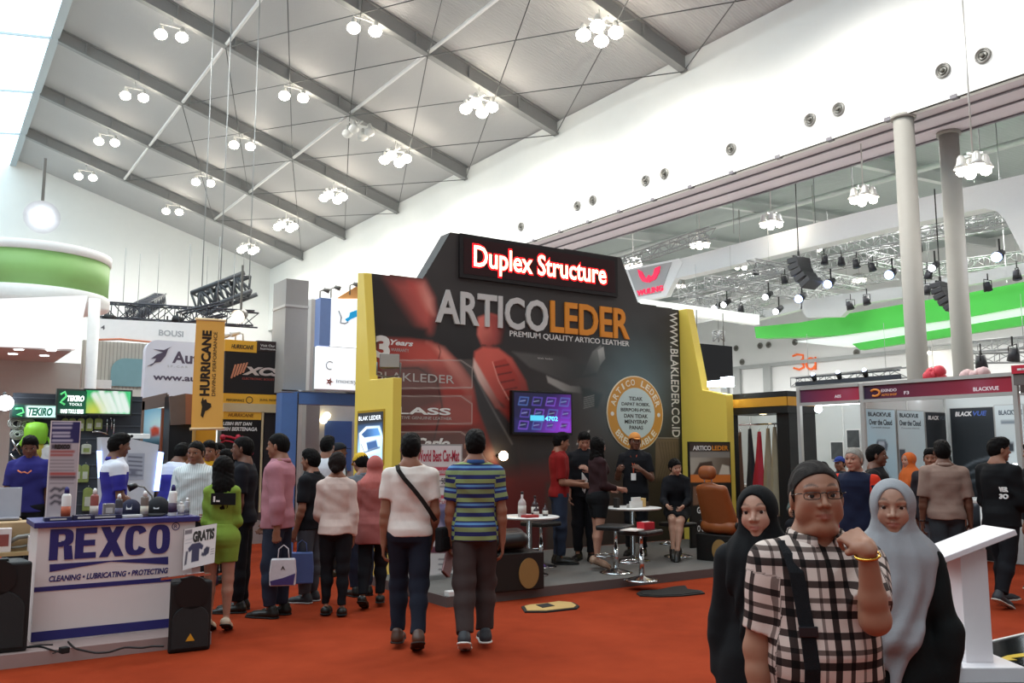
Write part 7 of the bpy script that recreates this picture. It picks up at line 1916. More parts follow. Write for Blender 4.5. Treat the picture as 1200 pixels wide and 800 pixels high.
P = [fg_(*p) for p in ((1000, 403), (1200, 370), (1260, 360), (1260, 366), (1200, 381), (1010, 410))]
MB().prism(P, FX(X_ - .1), -.3, 0).build('lower_green_band', GRN, t)
for px in (960, 1080, 1180): p = at_x(px, 350 - (px - 1060) * .16, X_ + .4); MB().cyl(p, (p.x, p.y, 14.5), .02, n=5).build('hanging_cable', TRS, t)
t = thing('white_beam', 'white box beam above the green fascia', 'beam', (0, 0, 0))
X_ = 31.0; fh_ = FXpx(X_)
MB().prism([fh_(*p) for p in ((940, 352), (998, 343), (1060, 335), (1260, 296), (1260, 310), (1060, 348), (1000, 357), (985, 371), (945, 372), (938, 362))], FX(X_), -.3, 0).build('beam', WFA, t)
MB().prism([fh_(*p) for p in ((860, 372), (940, 352), (940, 362), (866, 380))], FX(X_), -.3, 0).build('beam_end', WFA, t)
t = thing('white_beam', 'white lit beam running behind the tall booth roof corner', 'beam', (0, 0, 0))
q = lambda px, py, Y: at_y(px, py, Y)
MB().bar(q(752, 357, 20), q(887, 375, 20), .22, .34).build('beam', mat('lit_white_band', '#f0f6f2', emit=.35), t)
MB().bar(q(805, 378, 24), q(845, 370, 26), .2, .2).build('beam_end', WFA, t)
tl_ = (((728, 308, 27.), (835, 272, 27.), .42, 'running from red logo panel up to the roof, topmost'), ((792, 343, 29.), (940, 309, 29.), .42, 'just below white ring, left of hanging speaker'), ((795, 362, 31.), (960, 318, 31.), .42, 'second below white ring, left of hanging speaker'),
    ((800, 372, 33.), (905, 350, 33.), .38, 'third below white ring behind booth roof corner'), ((870, 330, 30.), (1060, 292, 30.), .45, 'behind the hanging speaker'), ((940, 300, 29.), (1190, 252, 29.), .42, 'upper one crossing behind both columns'),
    ((900, 345, 36.5), (1050, 322, 36.5), .40, 'low one left of the nearer column'), ((1060, 280, 31.), (1200, 256, 31.), .42, 'right of the columns under ring corner'), ((1070, 318, 33.), (1215, 300, 33.), .42, 'lower one right of the nearer column'),
    ((1120, 408, 29.), (1215, 400, 29.), .35, 'low one over maroon sign, upper'), ((1125, 420, 27.), (1215, 418, 27.), .30, 'low one over maroon sign, lower'), ((930, 448, 24.), (1060, 436, 24.), .3, 'low one over the white panelled booth'))
for (a, b, w, lb) in tl_:
 truss('lighting_truss', 'aluminium lighting truss ' + lb, at_x(a[0], a[1], a[2]), at_x(b[0], b[1], b[2]), w, TRS, .55, 'aluminium trusses in the neighbouring hall', .028)
for (a, b, Y, w, lb) in (((800, 350), (900, 368), 26, .40, 'crossing low behind booth roof corner'), ((830, 330), (990, 352), 24, .40, 'crossing behind the hanging speaker foot'), ((880, 310), (1010, 334), 22, .40, 'crossing right behind the hanging speaker'), ((1010, 300), (1100, 320), 20.5, .40, 'crossing between both columns'), ((842, 388), (842.5, 400), 20, .25, 'short stub over the black hanging panel')):
 truss('lighting_truss', 'aluminium cross truss ' + lb, at_y(a[0], a[1], Y), at_y(b[0], b[1], Y), w, TRS, .55, 'aluminium trusses in the neighbouring hall', .028)
t = thing('lighting_truss', 'black lighting bar with lamps over white panelled booth', 'truss', (0, 0, 0))
a, b = at_x(933, 450, 12.5), at_x(1055, 441, 12.5); MB().bar(a, b, .05, .07).build('chord', TRB, t)
MB().bar(a + Vector((0, 0, .1)), b + Vector((0, 0, .1)), .02).build('rail', TRB, t)
for k in (.2, .45, .7): p = a.lerp(b, k); o = thing('stage_light', 'blue tinted lamp on black bar above short maroon fascia, ' + {.2: 'left one', .45: 'middle one', .7: 'right one'}[k], 'stage light', p); MB().cyl((0, 0, .035), (-.05, 0, .13), .035, .05, 10).build('lamp_body', BLK, o); MB().sphere((-.05, 0, .135), .035, 10, 6).build('lens', mat('blue_white_lens', '#c8d8ff', emit=6, var=0), o)
def line_array(px, py, X, s, label):
 p = at_x(px, py, X); t = thing('line_array', label, 'loudspeaker', p)
 for k in range(5):
  a = math.radians(-4 - 7 * k); c = Vector((-.10 * k * k * .22 * s, 0, -.36 * k * s)) ; ax = (Vector((math.cos(a), 0, math.sin(a))), Vector((0, 1, 0)), Vector((-math.sin(a), 0, math.cos(a))))
  c = Vector((0, -.05 * k * k * s, -.36 * k * s)); ax = (Vector((1, 0, 0)), Vector((0, math.cos(a), math.sin(a))), Vector((0, -math.sin(a), math.cos(a))))
  MB().obox(c, (.62 * s, .38 * s, .17 * s), ax).build('cabinet', mat('array_black', '#2b2c30', rough=.5), t, bevel=.02)
 MB().bar((0, 0, .17 * s), (0, 0, .6 * s), .06).bar((-.5 * s, 0, .25 * s), (.5 * s, 0, .25 * s), .06).bar((0, 0, .6 * s), (0, 0, 3.2), .03).build('flybar', BLK, t)
line_array(936, 306, 26.5, .62, 'black line array speaker hanging left of the nearer column')
line_array(1102, 335, 26.8, .5, 'smaller black line array half hidden by the right column')
sl = (((966, 305), 'black one right of hanging speaker, first'), ((986, 306), 'black one right of hanging speaker, second'), ((1004, 309), 'black one right of hanging speaker, third'), ((1023, 313), 'black one just left of nearer column'), ((920, 328), 'black one left below hanging speaker'), ((886, 318), 'black one far left of hanging speaker'), ((868, 362), 'black one by booth roof corner'), ((1087, 322), 'black one between both columns, upper'), ((1085, 340), 'black one between both columns, lower'), ((1076, 290), 'black bar lamp beside nearer column'), ((1192, 322), 'black one at right edge above green fascia'), ((1016, 352), 'black one over white box beam'), ((997, 358), 'tiny black one over white box beam, left'), ((1158, 336), 'black one above green fascia at right'), ((1150, 424), 'blue and black one above maroon sign'), ((1187, 416), 'black one near the red sign'))
for i, ((px, py), lb) in enumerate(sl):
 p = at_x(px, py, 27.2 if py < 400 else 20); t = thing('stage_light', 'stage light, ' + lb, 'stage light', p, i * .7, 'stage lights in the neighbouring hall')
 t.scale = (.68, .68, .68); MB().cyl((0, 0, -.2), (.1, 0, .22), .2, .14, 12).build('lamp_body', mat('array_black', '#2b2c30'), t); MB().tube([(-.2, 0, -.02), (-.2, 0, .3), (.22, 0, .34), (.22, 0, .02)], .022, 6).bar((0, 0, .3), (0, 0, .62), .04).build('hanging_yoke', BLK, t)
 MB().lathe([(.15, 0), (.001, -.03)], (-.005, 0, -.2), 12).build('lens', mat('dark_lens', '#4a5868', rough=.2), t)
for i, ((px, py), lb) in enumerate((((1042, 322), 'just left of nearer column'), ((970, 333), 'below the row of black lamps'), ((936, 350), 'under hanging speaker'), ((1168, 301), 'right of both columns'), ((909, 365), 'white one by white box beam'), ((897, 348), 'white one left under hanging speaker'), ((1092, 314), 'small one between both columns'), ((848, 357), 'white one above booth roof corner'), ((837, 361), 'white one left above booth roof corner'))):
 p = at_x(px, py, 27.); blue = i in (0, 1, 2, 3); t = thing('stage_light', 'lit %s stage light, %s' % ('blue' if blue else 'white', lb), 'stage light', p, 0, 'stage lights in the neighbouring hall')
 MB().sphere((0, 0, 0), .15 if blue else .11, 12, 8).build('lens', mat('blue_stage_lit', '#9cb8ff', emit=9, var=0) if blue else mat('white_stage_lit', '#f4f6ff', emit=14, var=0), t)
 MB().cyl((.03, 0, .0), (.35, 0, .2), .17 if blue else .13, .1, 12).build('lamp_body', mat('array_black', '#2b2c30'), t); MB().bar((.2, 0, .1), (.2, 0, .6), .04).build('hanging_yoke', BLK, t)
for (p0, p1, col, lb) in (((1088, 434), (1104, 443), '#c43a48', 'red and white flower display between the columns'), ((1130, 437), (1156, 441), '#c8a8a8', 'red and white display low behind maroon sign')):
 a, b = at_x(*p0, 18), at_x(*p1, 18); t = thing('red_display', lb, 'display', (18, (a.y + b.y) / 2, b.z - .5)); g = random.Random(3); mb = MB()
 for k in range(26): mb.sphere((g.uniform(-.1, .1), g.uniform(b.y - a.y, a.y - b.y) * .5, .5 + g.uniform(0, a.z - b.z)), g.uniform(.06, .12), 7, 5)
 mb.build('blossom', mat('bloom_' + col.strip('#'), col, rough=.6, var=.5, scale=3), t); MB().bx(-.1, .1, -abs(a.y - b.y) / 2, abs(a.y - b.y) / 2, -(b.z - .5), .5).build('planter', CAPW, t)
def at_ground(px, D, z=0.0):
 p = at_d(px, 527, D); return Vector((p.x, p.y, z))
def PP(label, px, face, py=None, D=None, z=0.0, **k):
 loc = at_z(px, py, z) if py else at_ground(px, D, z)
 PP.n += 1
 return Fig(label, tuple(loc), face - math.degrees(math.atan((px - 600) / F_PX)), seed=PP.n * 3 + 1, **k)
PP.n = 0
SK1, SK2, SK3, SKF, SKL = '#7c5240', '#8a5d48', '#6b4636', '#b58a74', '#a87a66'
def hanging(k, out=.12, fwd=.1): return ((out * k, -.04, -1), (.03 * k, fwd, -1))
SHB = mat('shoe_black', '#17140f', rough=.4); SHBR = mat('shoe_brown', '#4a2c1e', rough=.45); SNK = mat('sneaker_dark', '#2c2c30', rough=.6); NUDE = mat('shoe_nude', '#9c7c66', rough=.45)
TBLK = cloth('trousers_black', '#16161a'); TNAVY = cloth('trousers_navy', '#1a1e2a'); TBRN = cloth('trousers_brown', '#3d3230'); JEAN = cloth('jeans_dark', '#2a3040'); JEANG = cloth('jeans_grey', '#4a4c52')
HR = hair_mat(); HGR = hair_mat('#8f8a82', 'hair_grey'); HD2 = hair_mat('#1b1210', 'hair_brown')
def text_patch(p, rows, u, v, m): pass
def pattern_mat(name, build):
 m, nt, b, out = new_mat(name)
 N, L = nt.nodes, nt.links
 a = N.new('ShaderNodeAttribute'); a.attribute_name = 'pat'
 sx = N.new('ShaderNodeSeparateXYZ'); L.new(a.outputs['Vector'], sx.inputs['Vector'])
 c = build(N, L, sx)
 no = N.new('ShaderNodeTexNoise'); no.inputs['Scale'].default_value = 240; tc = N.new('ShaderNodeTexCoord'); L.new(tc.outputs['Object'], no.inputs['Vector'])
 bp = N.new('ShaderNodeBump'); bp.inputs['Strength'].default_value = .15; bp.inputs['Distance'].default_value = .01; L.new(no.outputs['Fac'], bp.inputs['Height']); L.new(bp.outputs['Normal'], b.inputs['Normal'])
 L.new(c, b.inputs['Base Color']); b.inputs['Roughness'].default_value = .85; b.inputs['Specular IOR Level'].default_value = .2
 return m
def band(N, L, val, period, stops, colors=None):
 md = N.new('ShaderNodeMath'); md.operation = 'DIVIDE'; L.new(val, md.inputs[0]); md.inputs[1].default_value = period
 fr = N.new('ShaderNodeMath'); fr.operation = 'FRACT'; L.new(md.outputs[0], fr.inputs[0])
 cr = N.new('ShaderNodeValToRGB'); cr.color_ramp.interpolation = 'CONSTANT'
 e = cr.color_ramp.elements
 while len(e) < len(stops): e.new(.5)
 for el, (p, c) in zip(e, stops): el.position = p; el.color = (*lin(c), 1)
 L.new(fr.outputs[0], cr.inputs['Fac']); return cr.outputs['Color']
POLO = pattern_mat('striped_polo_cloth', lambda N, L, sx: band(N, L, sx.outputs['Z'], .152, [(0, '#262a58'), (.22, '#7d8c60'), (.46, '#2a3266'), (.58, '#5c86b4'), (.70, '#262a58'), (.78, '#84935f')]))
def plaid(N, L, sx):
 H = band(N, L, sx.outputs['Z'], .150, [(0, '#3c3230'), (.16, '#d9cdc8'), (.30, '#6e625e'), (.40, '#e4dad4'), (.60, '#4a403e'), (.74, '#ded2cc')])
 V = band(N, L, sx.outputs['X'], .122, [(0, '#3a302e'), (.17, '#dcd0ca'), (.34, '#8a7e7a'), (.42, '#e6dcd6'), (.66, '#4c4240'), (.78, '#e0d4ce')])
 mx = N.new('ShaderNodeMix'); mx.data_type = 'RGBA'; mx.blend_type = 'MULTIPLY'; mx.inputs['Factor'].default_value = 1.0
 L.new(H, mx.inputs['A']); L.new(V, mx.inputs['B']); return mx.outputs['Result']
PLAID = pattern_mat('black_white_plaid', plaid)
PIN = pattern_mat('pin_striped_white', lambda N, L, sx: band(N, L, sx.outputs['X'], .022, [(0, '#d9dcdc'), (.7, '#b4bcbc')]))
def two_tone(c1, c2, zsplit, name):
 def bl(N, L, sx):
  g = N.new('ShaderNodeMath'); g.operation = 'GREATER_THAN'; g.inputs[1].default_value = zsplit; L.new(sx.outputs['Z'], g.inputs[0])
  mx = N.new('ShaderNodeMix'); mx.data_type = 'RGBA'; mx.inputs['A'].default_value = (*lin(c1), 1); mx.inputs['B'].default_value = (*lin(c2), 1); L.new(g.outputs[0], mx.inputs['Factor']); return mx.outputs['Result']
 return pattern_mat(name, bl)
UNI = two_tone('#34308c', '#d9dbe6', .435, 'blue_white_uniform'); UNI2 = two_tone('#2c2a66', '#2f2d74', .4, 'navy_uniform')
NAVRED = pattern_mat('navy_red_jacket', lambda N, L, sx: (lambda g, mx: (setattr(g, 'operation', 'GREATER_THAN'), g.inputs[1].__setattr__('default_value', .155), L.new((lambda ab: (setattr(ab, 'operation', 'ABSOLUTE'), L.new(sx.outputs['X'], ab.inputs[0]), ab.outputs[0])[2])(N.new('ShaderNodeMath')), g.inputs[0]), setattr(mx, 'data_type', 'RGBA'), mx.inputs['A'].__setattr__('default_value', (*lin('#141a30'), 1)), mx.inputs['B'].__setattr__('default_value', (*lin('#c8341e'), 1)), L.new(g.outputs[0], mx.inputs['Factor']), mx.outputs['Result'])[-1])(N.new('ShaderNodeMath'), N.new('ShaderNodeMix')))
STEP_A = {-1: ((0, .22, -1), (0, -.10, -1), 4, 0), 1: ((0, -.16, -1), (0, -.42, -1), -4, -22)}
STEP_B = {1: ((0, .22, -1), (0, -.10, -1), -4, 0), -1: ((0, -.16, -1), (0, -.42, -1), 4, -22)}
p = PP('person walking away in white t-shirt with black cross body bag', 478, -2, py=760, H=1.70, vx=.0075, skin=SK2, legs=STEP_A, arms={-1: hanging(-1, .10), 1: ((.12, -.02, -1), (-.10, .55, -1))})
p.body(face=False); p.top(cloth('tee_white', '#d9cdc4'), sleeve=.62, hem=.505, ease=.018); p.trousers(TNAVY, low=.96); p.shoes(SHBR, sole='#2a1a14'); p.hair('short', HR)
WT = p
p = PP('person walking away in green and navy striped polo shirt', 556, 2, py=760, H=1.73, vx=.0075, skin=SK2, legs=STEP_B, arms={-1: ((-.10, .02, -1), (-.0, .22, -1)), 1: ((.14, -.02, -1), (.03, .12, -1))}, curl=(.7, .4), wide=1.0)
p.body(face=False); p.top(POLO, sleeve=.72, hem=.475, ease=.02, collar=.035, cm=cloth('polo_collar', '#2f4a7a')); p.trousers(TBRN, low=.95, wide=1.3, wr=.009); p.shoes(SNK, sole='#d8d4cc'); p.hair('short', HR, vol=1.1)
PO = p
p = PP('person in pink long sleeved shirt and jeans holding a white bag', 322, 68, py=722, H=1.77, vx=.0075, skin=SK2, fat=.03, head=(4, -2, 0), arms={-1: ((-.10, -.20, -1), (-.02, -.02, -1)), 1: ((.12, .1, -1), (-.1, .7, -1))}, curl=(1.2, .6), legs={-1: ((-.02, .06, -1), (0, -.02, -1), 8), 1: ((.02, -.05, -1), (0, -.02, -1), -10)})
p.body(); p.top(cloth('shirt_dusty_pink', '#a9747e'), sleeve=1.82, hem=.475, ease=.02, collar=.035, arms=1.2, wr=.005); p.trousers(JEAN, wide=1.2); p.shoes(SHB); p.hair('crop', HR)
PK = p
p = PP('person in black t-shirt and black trousers facing left', 279, 78, py=716, H=1.74, vx=.0075, skin=SK3, head=(2, 2, 0), arms={-1: ((-.10, -.02, -1), (-.02, .22, -1)), 1: hanging(1)}, curl=(.9, .4), wide=1.04)
p.body(); p.top(cloth('tee_black', '#15151c'), sleeve=.68, hem=.50, ease=.02); p.trousers(TBLK, wide=1.3); p.shoes(SHB); p.hair('crop', HR)
BT = p
p = PP('person in lime green promoter dress with long black hair', 254, -12, py=741, H=1.48, sex='f', vx=.007, skin=SKL, head=(18, -8, 0), arms={-1: ((-.06, .08, -1), (.1, .8, -.5)), 1: ((.06, .12, -1), (-.2, .8, -.6))}, bare=True, wide=.86, legs={-1: ((-.01, .03, -1), (0, -.02, -1), 3, -18), 1: ((.012, .0, -1), (0, -.02, -1), -3, -18)})
LIME = cloth('lime_green_cloth', '#7b943a'); p.body(face=False); p.top(LIME, sleeve=1.2, hem=.50, ease=.014, collar=.03); p.skirt(LIME, hem=.375, ease=.016); p.hair('long', HR); p.shoes(mat('shoe_cream', '#c8b49c', rough=.5), low=True)
c = p.o + p.R @ (V3(.02, -.088, .765) * p.H); MB().prism([(-.10, -.07), (.11, -.075), (.11, .03), (-.10, .03)], lambda u, v, w: Vector((c[0] + u, c[1] - w - .002 - abs(u) * -.12, c[2] + v)), -.012, .010).build('back_patch', cloth('patch_black', '#161616'), p.root)
MB().prism([(-.075, -.045), (-.06, -.045), (-.06, .005), (-.075, .005)], lambda u, v, w: Vector((c[0] + u, c[1] - .012 - w, c[2] + v)), 0, .005).prism([(-.05, -.045), (-.02, -.045), (-.02, -.03), (-.05, -.03)], lambda u, v, w: Vector((c[0] + u, c[1] - .012 - w, c[2] + v)), 0, .005).build('patch_print', PWH, p.root)
t = p
for k in (-1, 1):
 e = p.sho[k] + (p.elb[k] - p.sho[k]) * .95; u = unit(p.elb[k] - p.sho[k]); MB().cyl(e - u * .012, e + u * .012, .042, n=16).build('sleeve_band', PWH, p.root)
p = PP('person in pale blouse and black trousers with hair in low bun', 391, -4, py=721, H=1.57, sex='f', vx=.0075, skin=SK2, head=(-6, -3, 0), arms={-1: ((-.12, .1, -1), (.15, .9, -.5)), 1: ((.10, -.02, -1), (.02, .12, -1))}, legs={-1: ((.0, .12, -1), (0, -.02, -1), 3), 1: ((.0, -.03, -1), (0, -.06, -1), -3, -3)})
p.body(face=False); p.top(cloth('blouse_cream', '#cbb4aa'), sleeve=1.92, hem=.49, ease=.018, flare=.012, wr=.006); p.trousers(TBLK, wide=1.05, taper=.9); p.shoes(SHB, low=True); p.hair('bun', HD2)
p = PP('person in dusty pink headscarf and long pink tunic from behind', 436, -6, py=711, H=1.51, sex='f', vx=.0075, skin=SK2, head=(-4, -4, 0), arms={-1: ((-.15, .05, -1), (.0, .3, -1)), 1: ((.13, .12, -1), (-.1, .8, -.6))}, legs=STEP_B)
ROSE = cloth('rose_cloth', '#9a5a56'); p.body(face=False); p.top(ROSE, bust=False, sleeve=1.95, hem=.40, ease=.022, flare=.02); p.trousers(TBLK, wide=1.2, ease=.006); p.shoes(SHB, low=True); p.hijab(cloth('rose_scarf', '#b0645e'), front=.72, back=.74)
p = PP('person in grey shirt and yellow cap behind the pink headscarf', 426, 30, D=9.95, H=1.57, vx=.009, skin=SK2, head=(0, -22, 0))
p.body(); p.top(cloth('shirt_grey', '#62666c'), sleeve=.8, hem=.48, collar=.03); p.trousers(JEAN); p.shoes(SHB); p.hair('crop', HR); p.cap(cloth('cap_yellow', '#c8a02c'))
p = PP('person in black shirt and grey jeans beside pink shirted man', 366, 60, D=9.55, H=1.60, vx=.009, skin=SK2, arms={-1: ((-.12, .0, -1), (0, .3, -1))})
p.body(); p.top(cloth('shirt_black', '#17171b'), sleeve=.8, hem=.47, ease=.02, collar=.03); p.trousers(JEANG, wide=1.25); p.shoes(SNK, sole='#b8b8b8'); p.hair('short', HR)
BJ = p
p = PP('tall person in white t-shirt with blue trim facing the blue booth', 383, -25, D=11.4, H=1.78, vx=.010, skin=SK2, arms={-1: ((-.15, .0, -1), (.1, .8, -.7))})
p.body(face=False); p.top(cloth('tee_cool_white', '#d5d6dc'), sleeve=.75, hem=.48, ease=.02); p.trousers(JEAN); p.shoes(SNK); p.hair('short', HR, vol=1.3)
p = PP('person in dark cap half hidden behind tall white t-shirt', 396, -80, D=12.2, H=1.70, vx=.011, skin=SK2)
p.body(); p.top(cloth('shirt_slate', '#3c4048'), sleeve=.8, hem=.48); p.trousers(JEAN); p.shoes(SNK); p.cap(cloth('cap_dark', '#22242a'))
p = PP('smiling person in white striped shirt leaning at the counter', 232, 168, D=9.55, z=PZ2 * 0, H=1.70, vx=.0075, skin=SK2, lean=4, head=(-14, -4, 0), arms={-1: ((-.14, .15, -1), (.1, .9, -.4)), 1: ((.14, .15, -1), (-.1, .9, -.4))})
p.body(); p.top(PIN, sleeve=1.8, hem=.5, ease=.02, collar=.04); p.trousers(TBLK); p.shoes(SHB); p.hair('crop', HR)
p = PP('person in blue uniform with white shoulders facing right behind counter', 136, -78, D=9.1, z=PZ2 + .006, H=1.66, vx=.0085, skin=SK3, head=(0, -6, 0), arms={-1: ((-.12, .1, -1), (.1, .9, -.5)), 1: ((.12, .1, -1), (-.05, .9, -.6))})
p.body(); p.top(UNI, sleeve=.8, hem=.48, ease=.018, collar=.035); p.trousers(TBLK); p.shoes(SHB); p.hair('short', HR)
p = PP('person in blue uniform behind the tall price card at left', 36, 165, D=10.0, z=PZ2 + .006, H=1.66, vx=.009, skin=SK3, head=(8, -20, 0), arms={1: ((.14, .15, -1), (-.3, .9, -.2))})
p.body(); p.top(UNI2, sleeve=.8, hem=.48, ease=.018, collar=.035, cm=cloth('uniform_collar', '#3a3890')); p.trousers(TBLK); p.shoes(SHB); p.hair('short', HR)
MB().tube([p.o + p.R @ (V3(x, .112 - abs(x) * .25, z) * 1.66) for x, z in ((-.04, .76), (-.02, .74), (0, .75), (.02, .745), (.045, .76))], .008, 6).build('chest_print', mat('chest_orange', '#d87848'), p.root)
p = PP('person in purple and white uniform bending beside display stand', 201, -40, D=10.4, z=PZ2 + .006, H=1.60, vx=.009, skin=SK3, lean=14, head=(0, -12, 0))
p.body(face=False); p.top(two_tone('#3c3a8c', '#d4d6e0', .38, 'purple_white_uniform'), sleeve=.85, hem=.48, ease=.02); p.trousers(TBLK); p.shoes(SHB); p.hair('short', HR)
for px, D, H, fc, col, lb in ((247, 10.7, 1.71, 160, '#c8961e', 'person in yellow shirt behind the smiling white shirted man'), (216, 12.4, 1.66, 20, '#c8961e', 'person in yellow shirt seen from behind near orange banner'), (258, 11.9, 1.69, 150, '#c8921e', 'person in yellow shirt half hidden by long black hair'), (180, 12.0, 1.64, 70, '#2c2c34', 'person in dark shirt by the brown kiosk'), (270, 11.0, 1.60, 100, '#3a3230', 'person in brown shirt behind the black t-shirt')):
 p = PP(lb, px, fc, D=D, H=H, vx=.011, skin=SK2, head=(0, -5, 0)); p.body(); p.top(cloth('crowd_' + col.strip('#'), col), sleeve=.75, hem=.48, ease=.02); p.trousers(TBLK); p.shoes(SHB); p.hair('short', HR)
p = PP('person in red shirt holding a white sheet in booth', 655, -80, D=11.9, z=PP_Z, H=1.73, vx=.008, skin=SK2, head=(0, -8, 0), arms={-1: ((-.1, .1, -1), (.1, 1, -.05)), 1: ((.1, .05, -1), (-.05, 1, -.12))})
p.body(); p.top(cloth('shirt_red', '#7e1616'), sleeve=.85, hem=.50, ease=.018, collar=.035); p.trousers(JEAN); p.shoes(SHB); p.hair('short', HR, vol=1.1)
RS = p
p = PP('person in black shirt looking down behind the long haired woman', 684, 172, D=12.3, z=PP_Z, H=1.76, vx=.0085, skin=SKL, head=(18, -24, 0), arms={-1: ((-.15, .2, -1), (.5, .8, .5)), 1: ((.12, .05, -1), (-.1, .5, -.8))})
p.body(); p.top(cloth('shirt_black', '#17171b'), sleeve=1.6, hem=.48, ease=.018, collar=.035); p.trousers(TBLK); p.shoes(SHB); p.hair('short', HR, vol=1.2)
p = PP('person in maroon jacket and short black skirt with long hair', 702, -62, py=666, z=PP_Z, H=1.60, sex='f', bare=True, wide=.95, vx=.0075, skin=SKL, head=(10, 4, 0), arms={-1: ((-.1, .05, -1), (.1, 1, -.25)), 1: ((.1, .05, -1), (-.02, 1, -.2))}, legs={-1: ((-.01, .07, -1), (0, -.03, -1), 3, -18), 1: ((.012, -.08, -1), (0, -.12, -1), -3, -20)})
p.body(); p.top(cloth('jacket_maroon', '#2e1a1c'), sleeve=1.7, hem=.5, ease=.014); p.skirt(cloth('skirt_black', '#121214'), hem=.36, waist=.56); p.hair('long', HR); p.shoes(NUDE, sole='#6a5040', heel=.02, low=True)
p = PP('person in black polo with orange cap and name badge', 744, 170, D=12.9, z=PP_Z, H=1.75, vx=.008, skin=SK3, head=(25, -4, 0), arms={-1: ((-.2, .1, -1), (.45, .8, .5)), 1: ((.25, .15, -1), (-.2, .8, .5), (-.3, .8, .2))})
p.body(); p.top(cloth('polo_black', '#16161a'), sleeve=.72, hem=.49, ease=.018, collar=.035, cm=cloth('collar_white', '#c8c4c0')); p.trousers(TBLK); p.shoes(SHB); p.hair('crop', HR); p.cap(cloth('cap_orange', '#cf8a48'))
q = lambda x, y, z: p.o + p.R @ (V3(x, y, z) * p.H)
MB().tube([q(-.035, .03, .838), q(-.025, .065, .80), q(-.004, .078, .72), q(0, .082, .66)], .007, 6).tube([q(.035, .03, .838), q(.025, .065, .80), q(.004, .078, .72), q(0, .082, .66)], .007, 6).build('lanyard', cloth('lanyard_orange', '#c85a3c'), p.root)
e = q(0, .086, .63); MB().bx(e[0] - .035, e[0] + .035, e[1] - .004, e[1] + .004, e[2] - .05, e[2] + .05).build('name_badge', PWH, p.root)
s4 = st4.location
p = Fig('person in black suit sitting cross legged on bar stool', (s4.x - .06, s4.y - .06, PP_Z), 175 - 10, H=1.60, sex='f', bare=True, vx=.008, skin=SKF, seat=.535, lean=14, head=(28, -4, 4), seed=77, arms={-1: ((-.12, .3, -1), (.3, .9, -.3)), 1: ((.12, .3, -1), (-.3, .9, -.25))}, legs={-1: ((.05, 1, -.30), (.10, .25, -1), 5, -30), 1: ((-.10, 1, -.22), (-.02, .10, -1), -5, -25)})
p.body(); p.top(cloth('suit_black', '#141418'), sleeve=1.92, hem=.49, ease=.016, collar=.03); p.skirt(cloth('skirt_black', '#121214'), hem=.33); p.shoes(SHB, heel=.02, low=True); p.hair('bun', HR)
p = PP('grey haired person in navy jacket with red sleeves', 1001, 165, D=8.8, H=1.62, vx=.008, skin=SKL, head=(-12, 0, 0))
p.body(); p.top(NAVRED, sleeve=1.9, hem=.46, ease=.026, collar=.04, cm=cloth('collar_white', '#c8c4c0'), arms=1.25); p.trousers(TBLK); p.shoes(SHB); p.hair('crop', HGR)
p = PP('person in black t-shirt looking right behind grey haired person', 1025, -95, D=9.5, H=1.66, vx=.009, skin=SK3)
p.body(); p.top(cloth('tee_black2', '#1a1718'), sleeve=.7, hem=.48, ease=.024); p.trousers(TBLK); p.shoes(SHB); p.hair('crop', HR)
p = PP('person in orange headscarf and brown patterned dress', 1066, 128, D=11.9, H=1.57, sex='f', vx=.009, skin=SKL)
BRD = cloth('brown_print', '#4a2a22', var=.5, scale=14); p.body(); p.top(BRD, bust=False, sleeve=1.95, hem=.30, ease=.03, flare=.03); p.trousers(TBLK, ease=.006); p.shoes(SHB); p.hijab(cloth('scarf_orange', '#c2602c'), front=.64, back=.68)
p = PP('person in dark jacket facing the camera left of tan shirt', 1091, 172, D=10.5, H=1.61, vx=.009, skin=SK2)
p.body(); p.top(cloth('jacket_dark', '#231e22'), sleeve=1.9, hem=.47, ease=.03); p.trousers(JEANG); p.shoes(SHB); p.hair('short', HR)
p = PP('person with dark hair half hidden by tan shirt', 1106, 20, D=11.3, H=1.57, vx=.011, skin=SK2)
p.body(); p.top(cloth('crowd_c8a01e', '#c8a01e'), sleeve=.8, hem=.48); p.trousers(JEANG); p.shoes(SHB); p.hair('short', HR)
p = PP('person in tan short sleeved shirt walking away at right', 1115, 12, py=704, H=1.65, vx=.0075, skin=SK3, arms={-1: ((-.15, .02, -1), (-.06, .15, -1)), 1: ((.15, -.04, -1), (.06, .10, -1))}, legs={1: ((0, .12, -1), (0, -.05, -1), -4), -1: ((-.02, -.10, -1), (0, -.5, -1), 4, -30)}, wide=1.06)
p.body(face=False); p.top(cloth('shirt_tan', '#8e7468'), sleeve=.9, hem=.49, ease=.022, collar=.035, arms=1.25, wr=.006); p.trousers(cloth('trousers_dark_grey', '#33363a'), wide=1.25); p.shoes(SNK, sole='#c8c8c8'); p.hair('short', HR)
t = MB().tube([p.wri[-1] + V3(.028 * math.cos(a), .028 * math.sin(a), .01) for a in np.linspace(0, 6.28, 15)[:-1]], .008, 6, closed=True).build('watch', SHB, p.root)
p = PP('person in black shirt with white sleeve print at right', 1181, -35, py=711, H=1.69, vx=.0075, skin=SK2, head=(-35, -3, 0), arms={1: ((.10, .12, -1), (-.05, .9, -.5)), -1: ((-.08, .1, -1), (.05, .8, -.6))}, legs=STEP_A)
p.body(); p.top(cloth('shirt_jet', '#121214'), sleeve=1.9, hem=.46, ease=.026, arms=1.25); p.trousers(TBLK, wide=1.2); p.shoes(SNK, sole='#c8c0b4'); p.hair('short', HR, vol=1.3)
e = p.elb[1] + (p.wri[1] - p.elb[1]) * -.1
c = p.o + p.R @ (V3(.085, -.085, .70) * p.H); mb = MB()
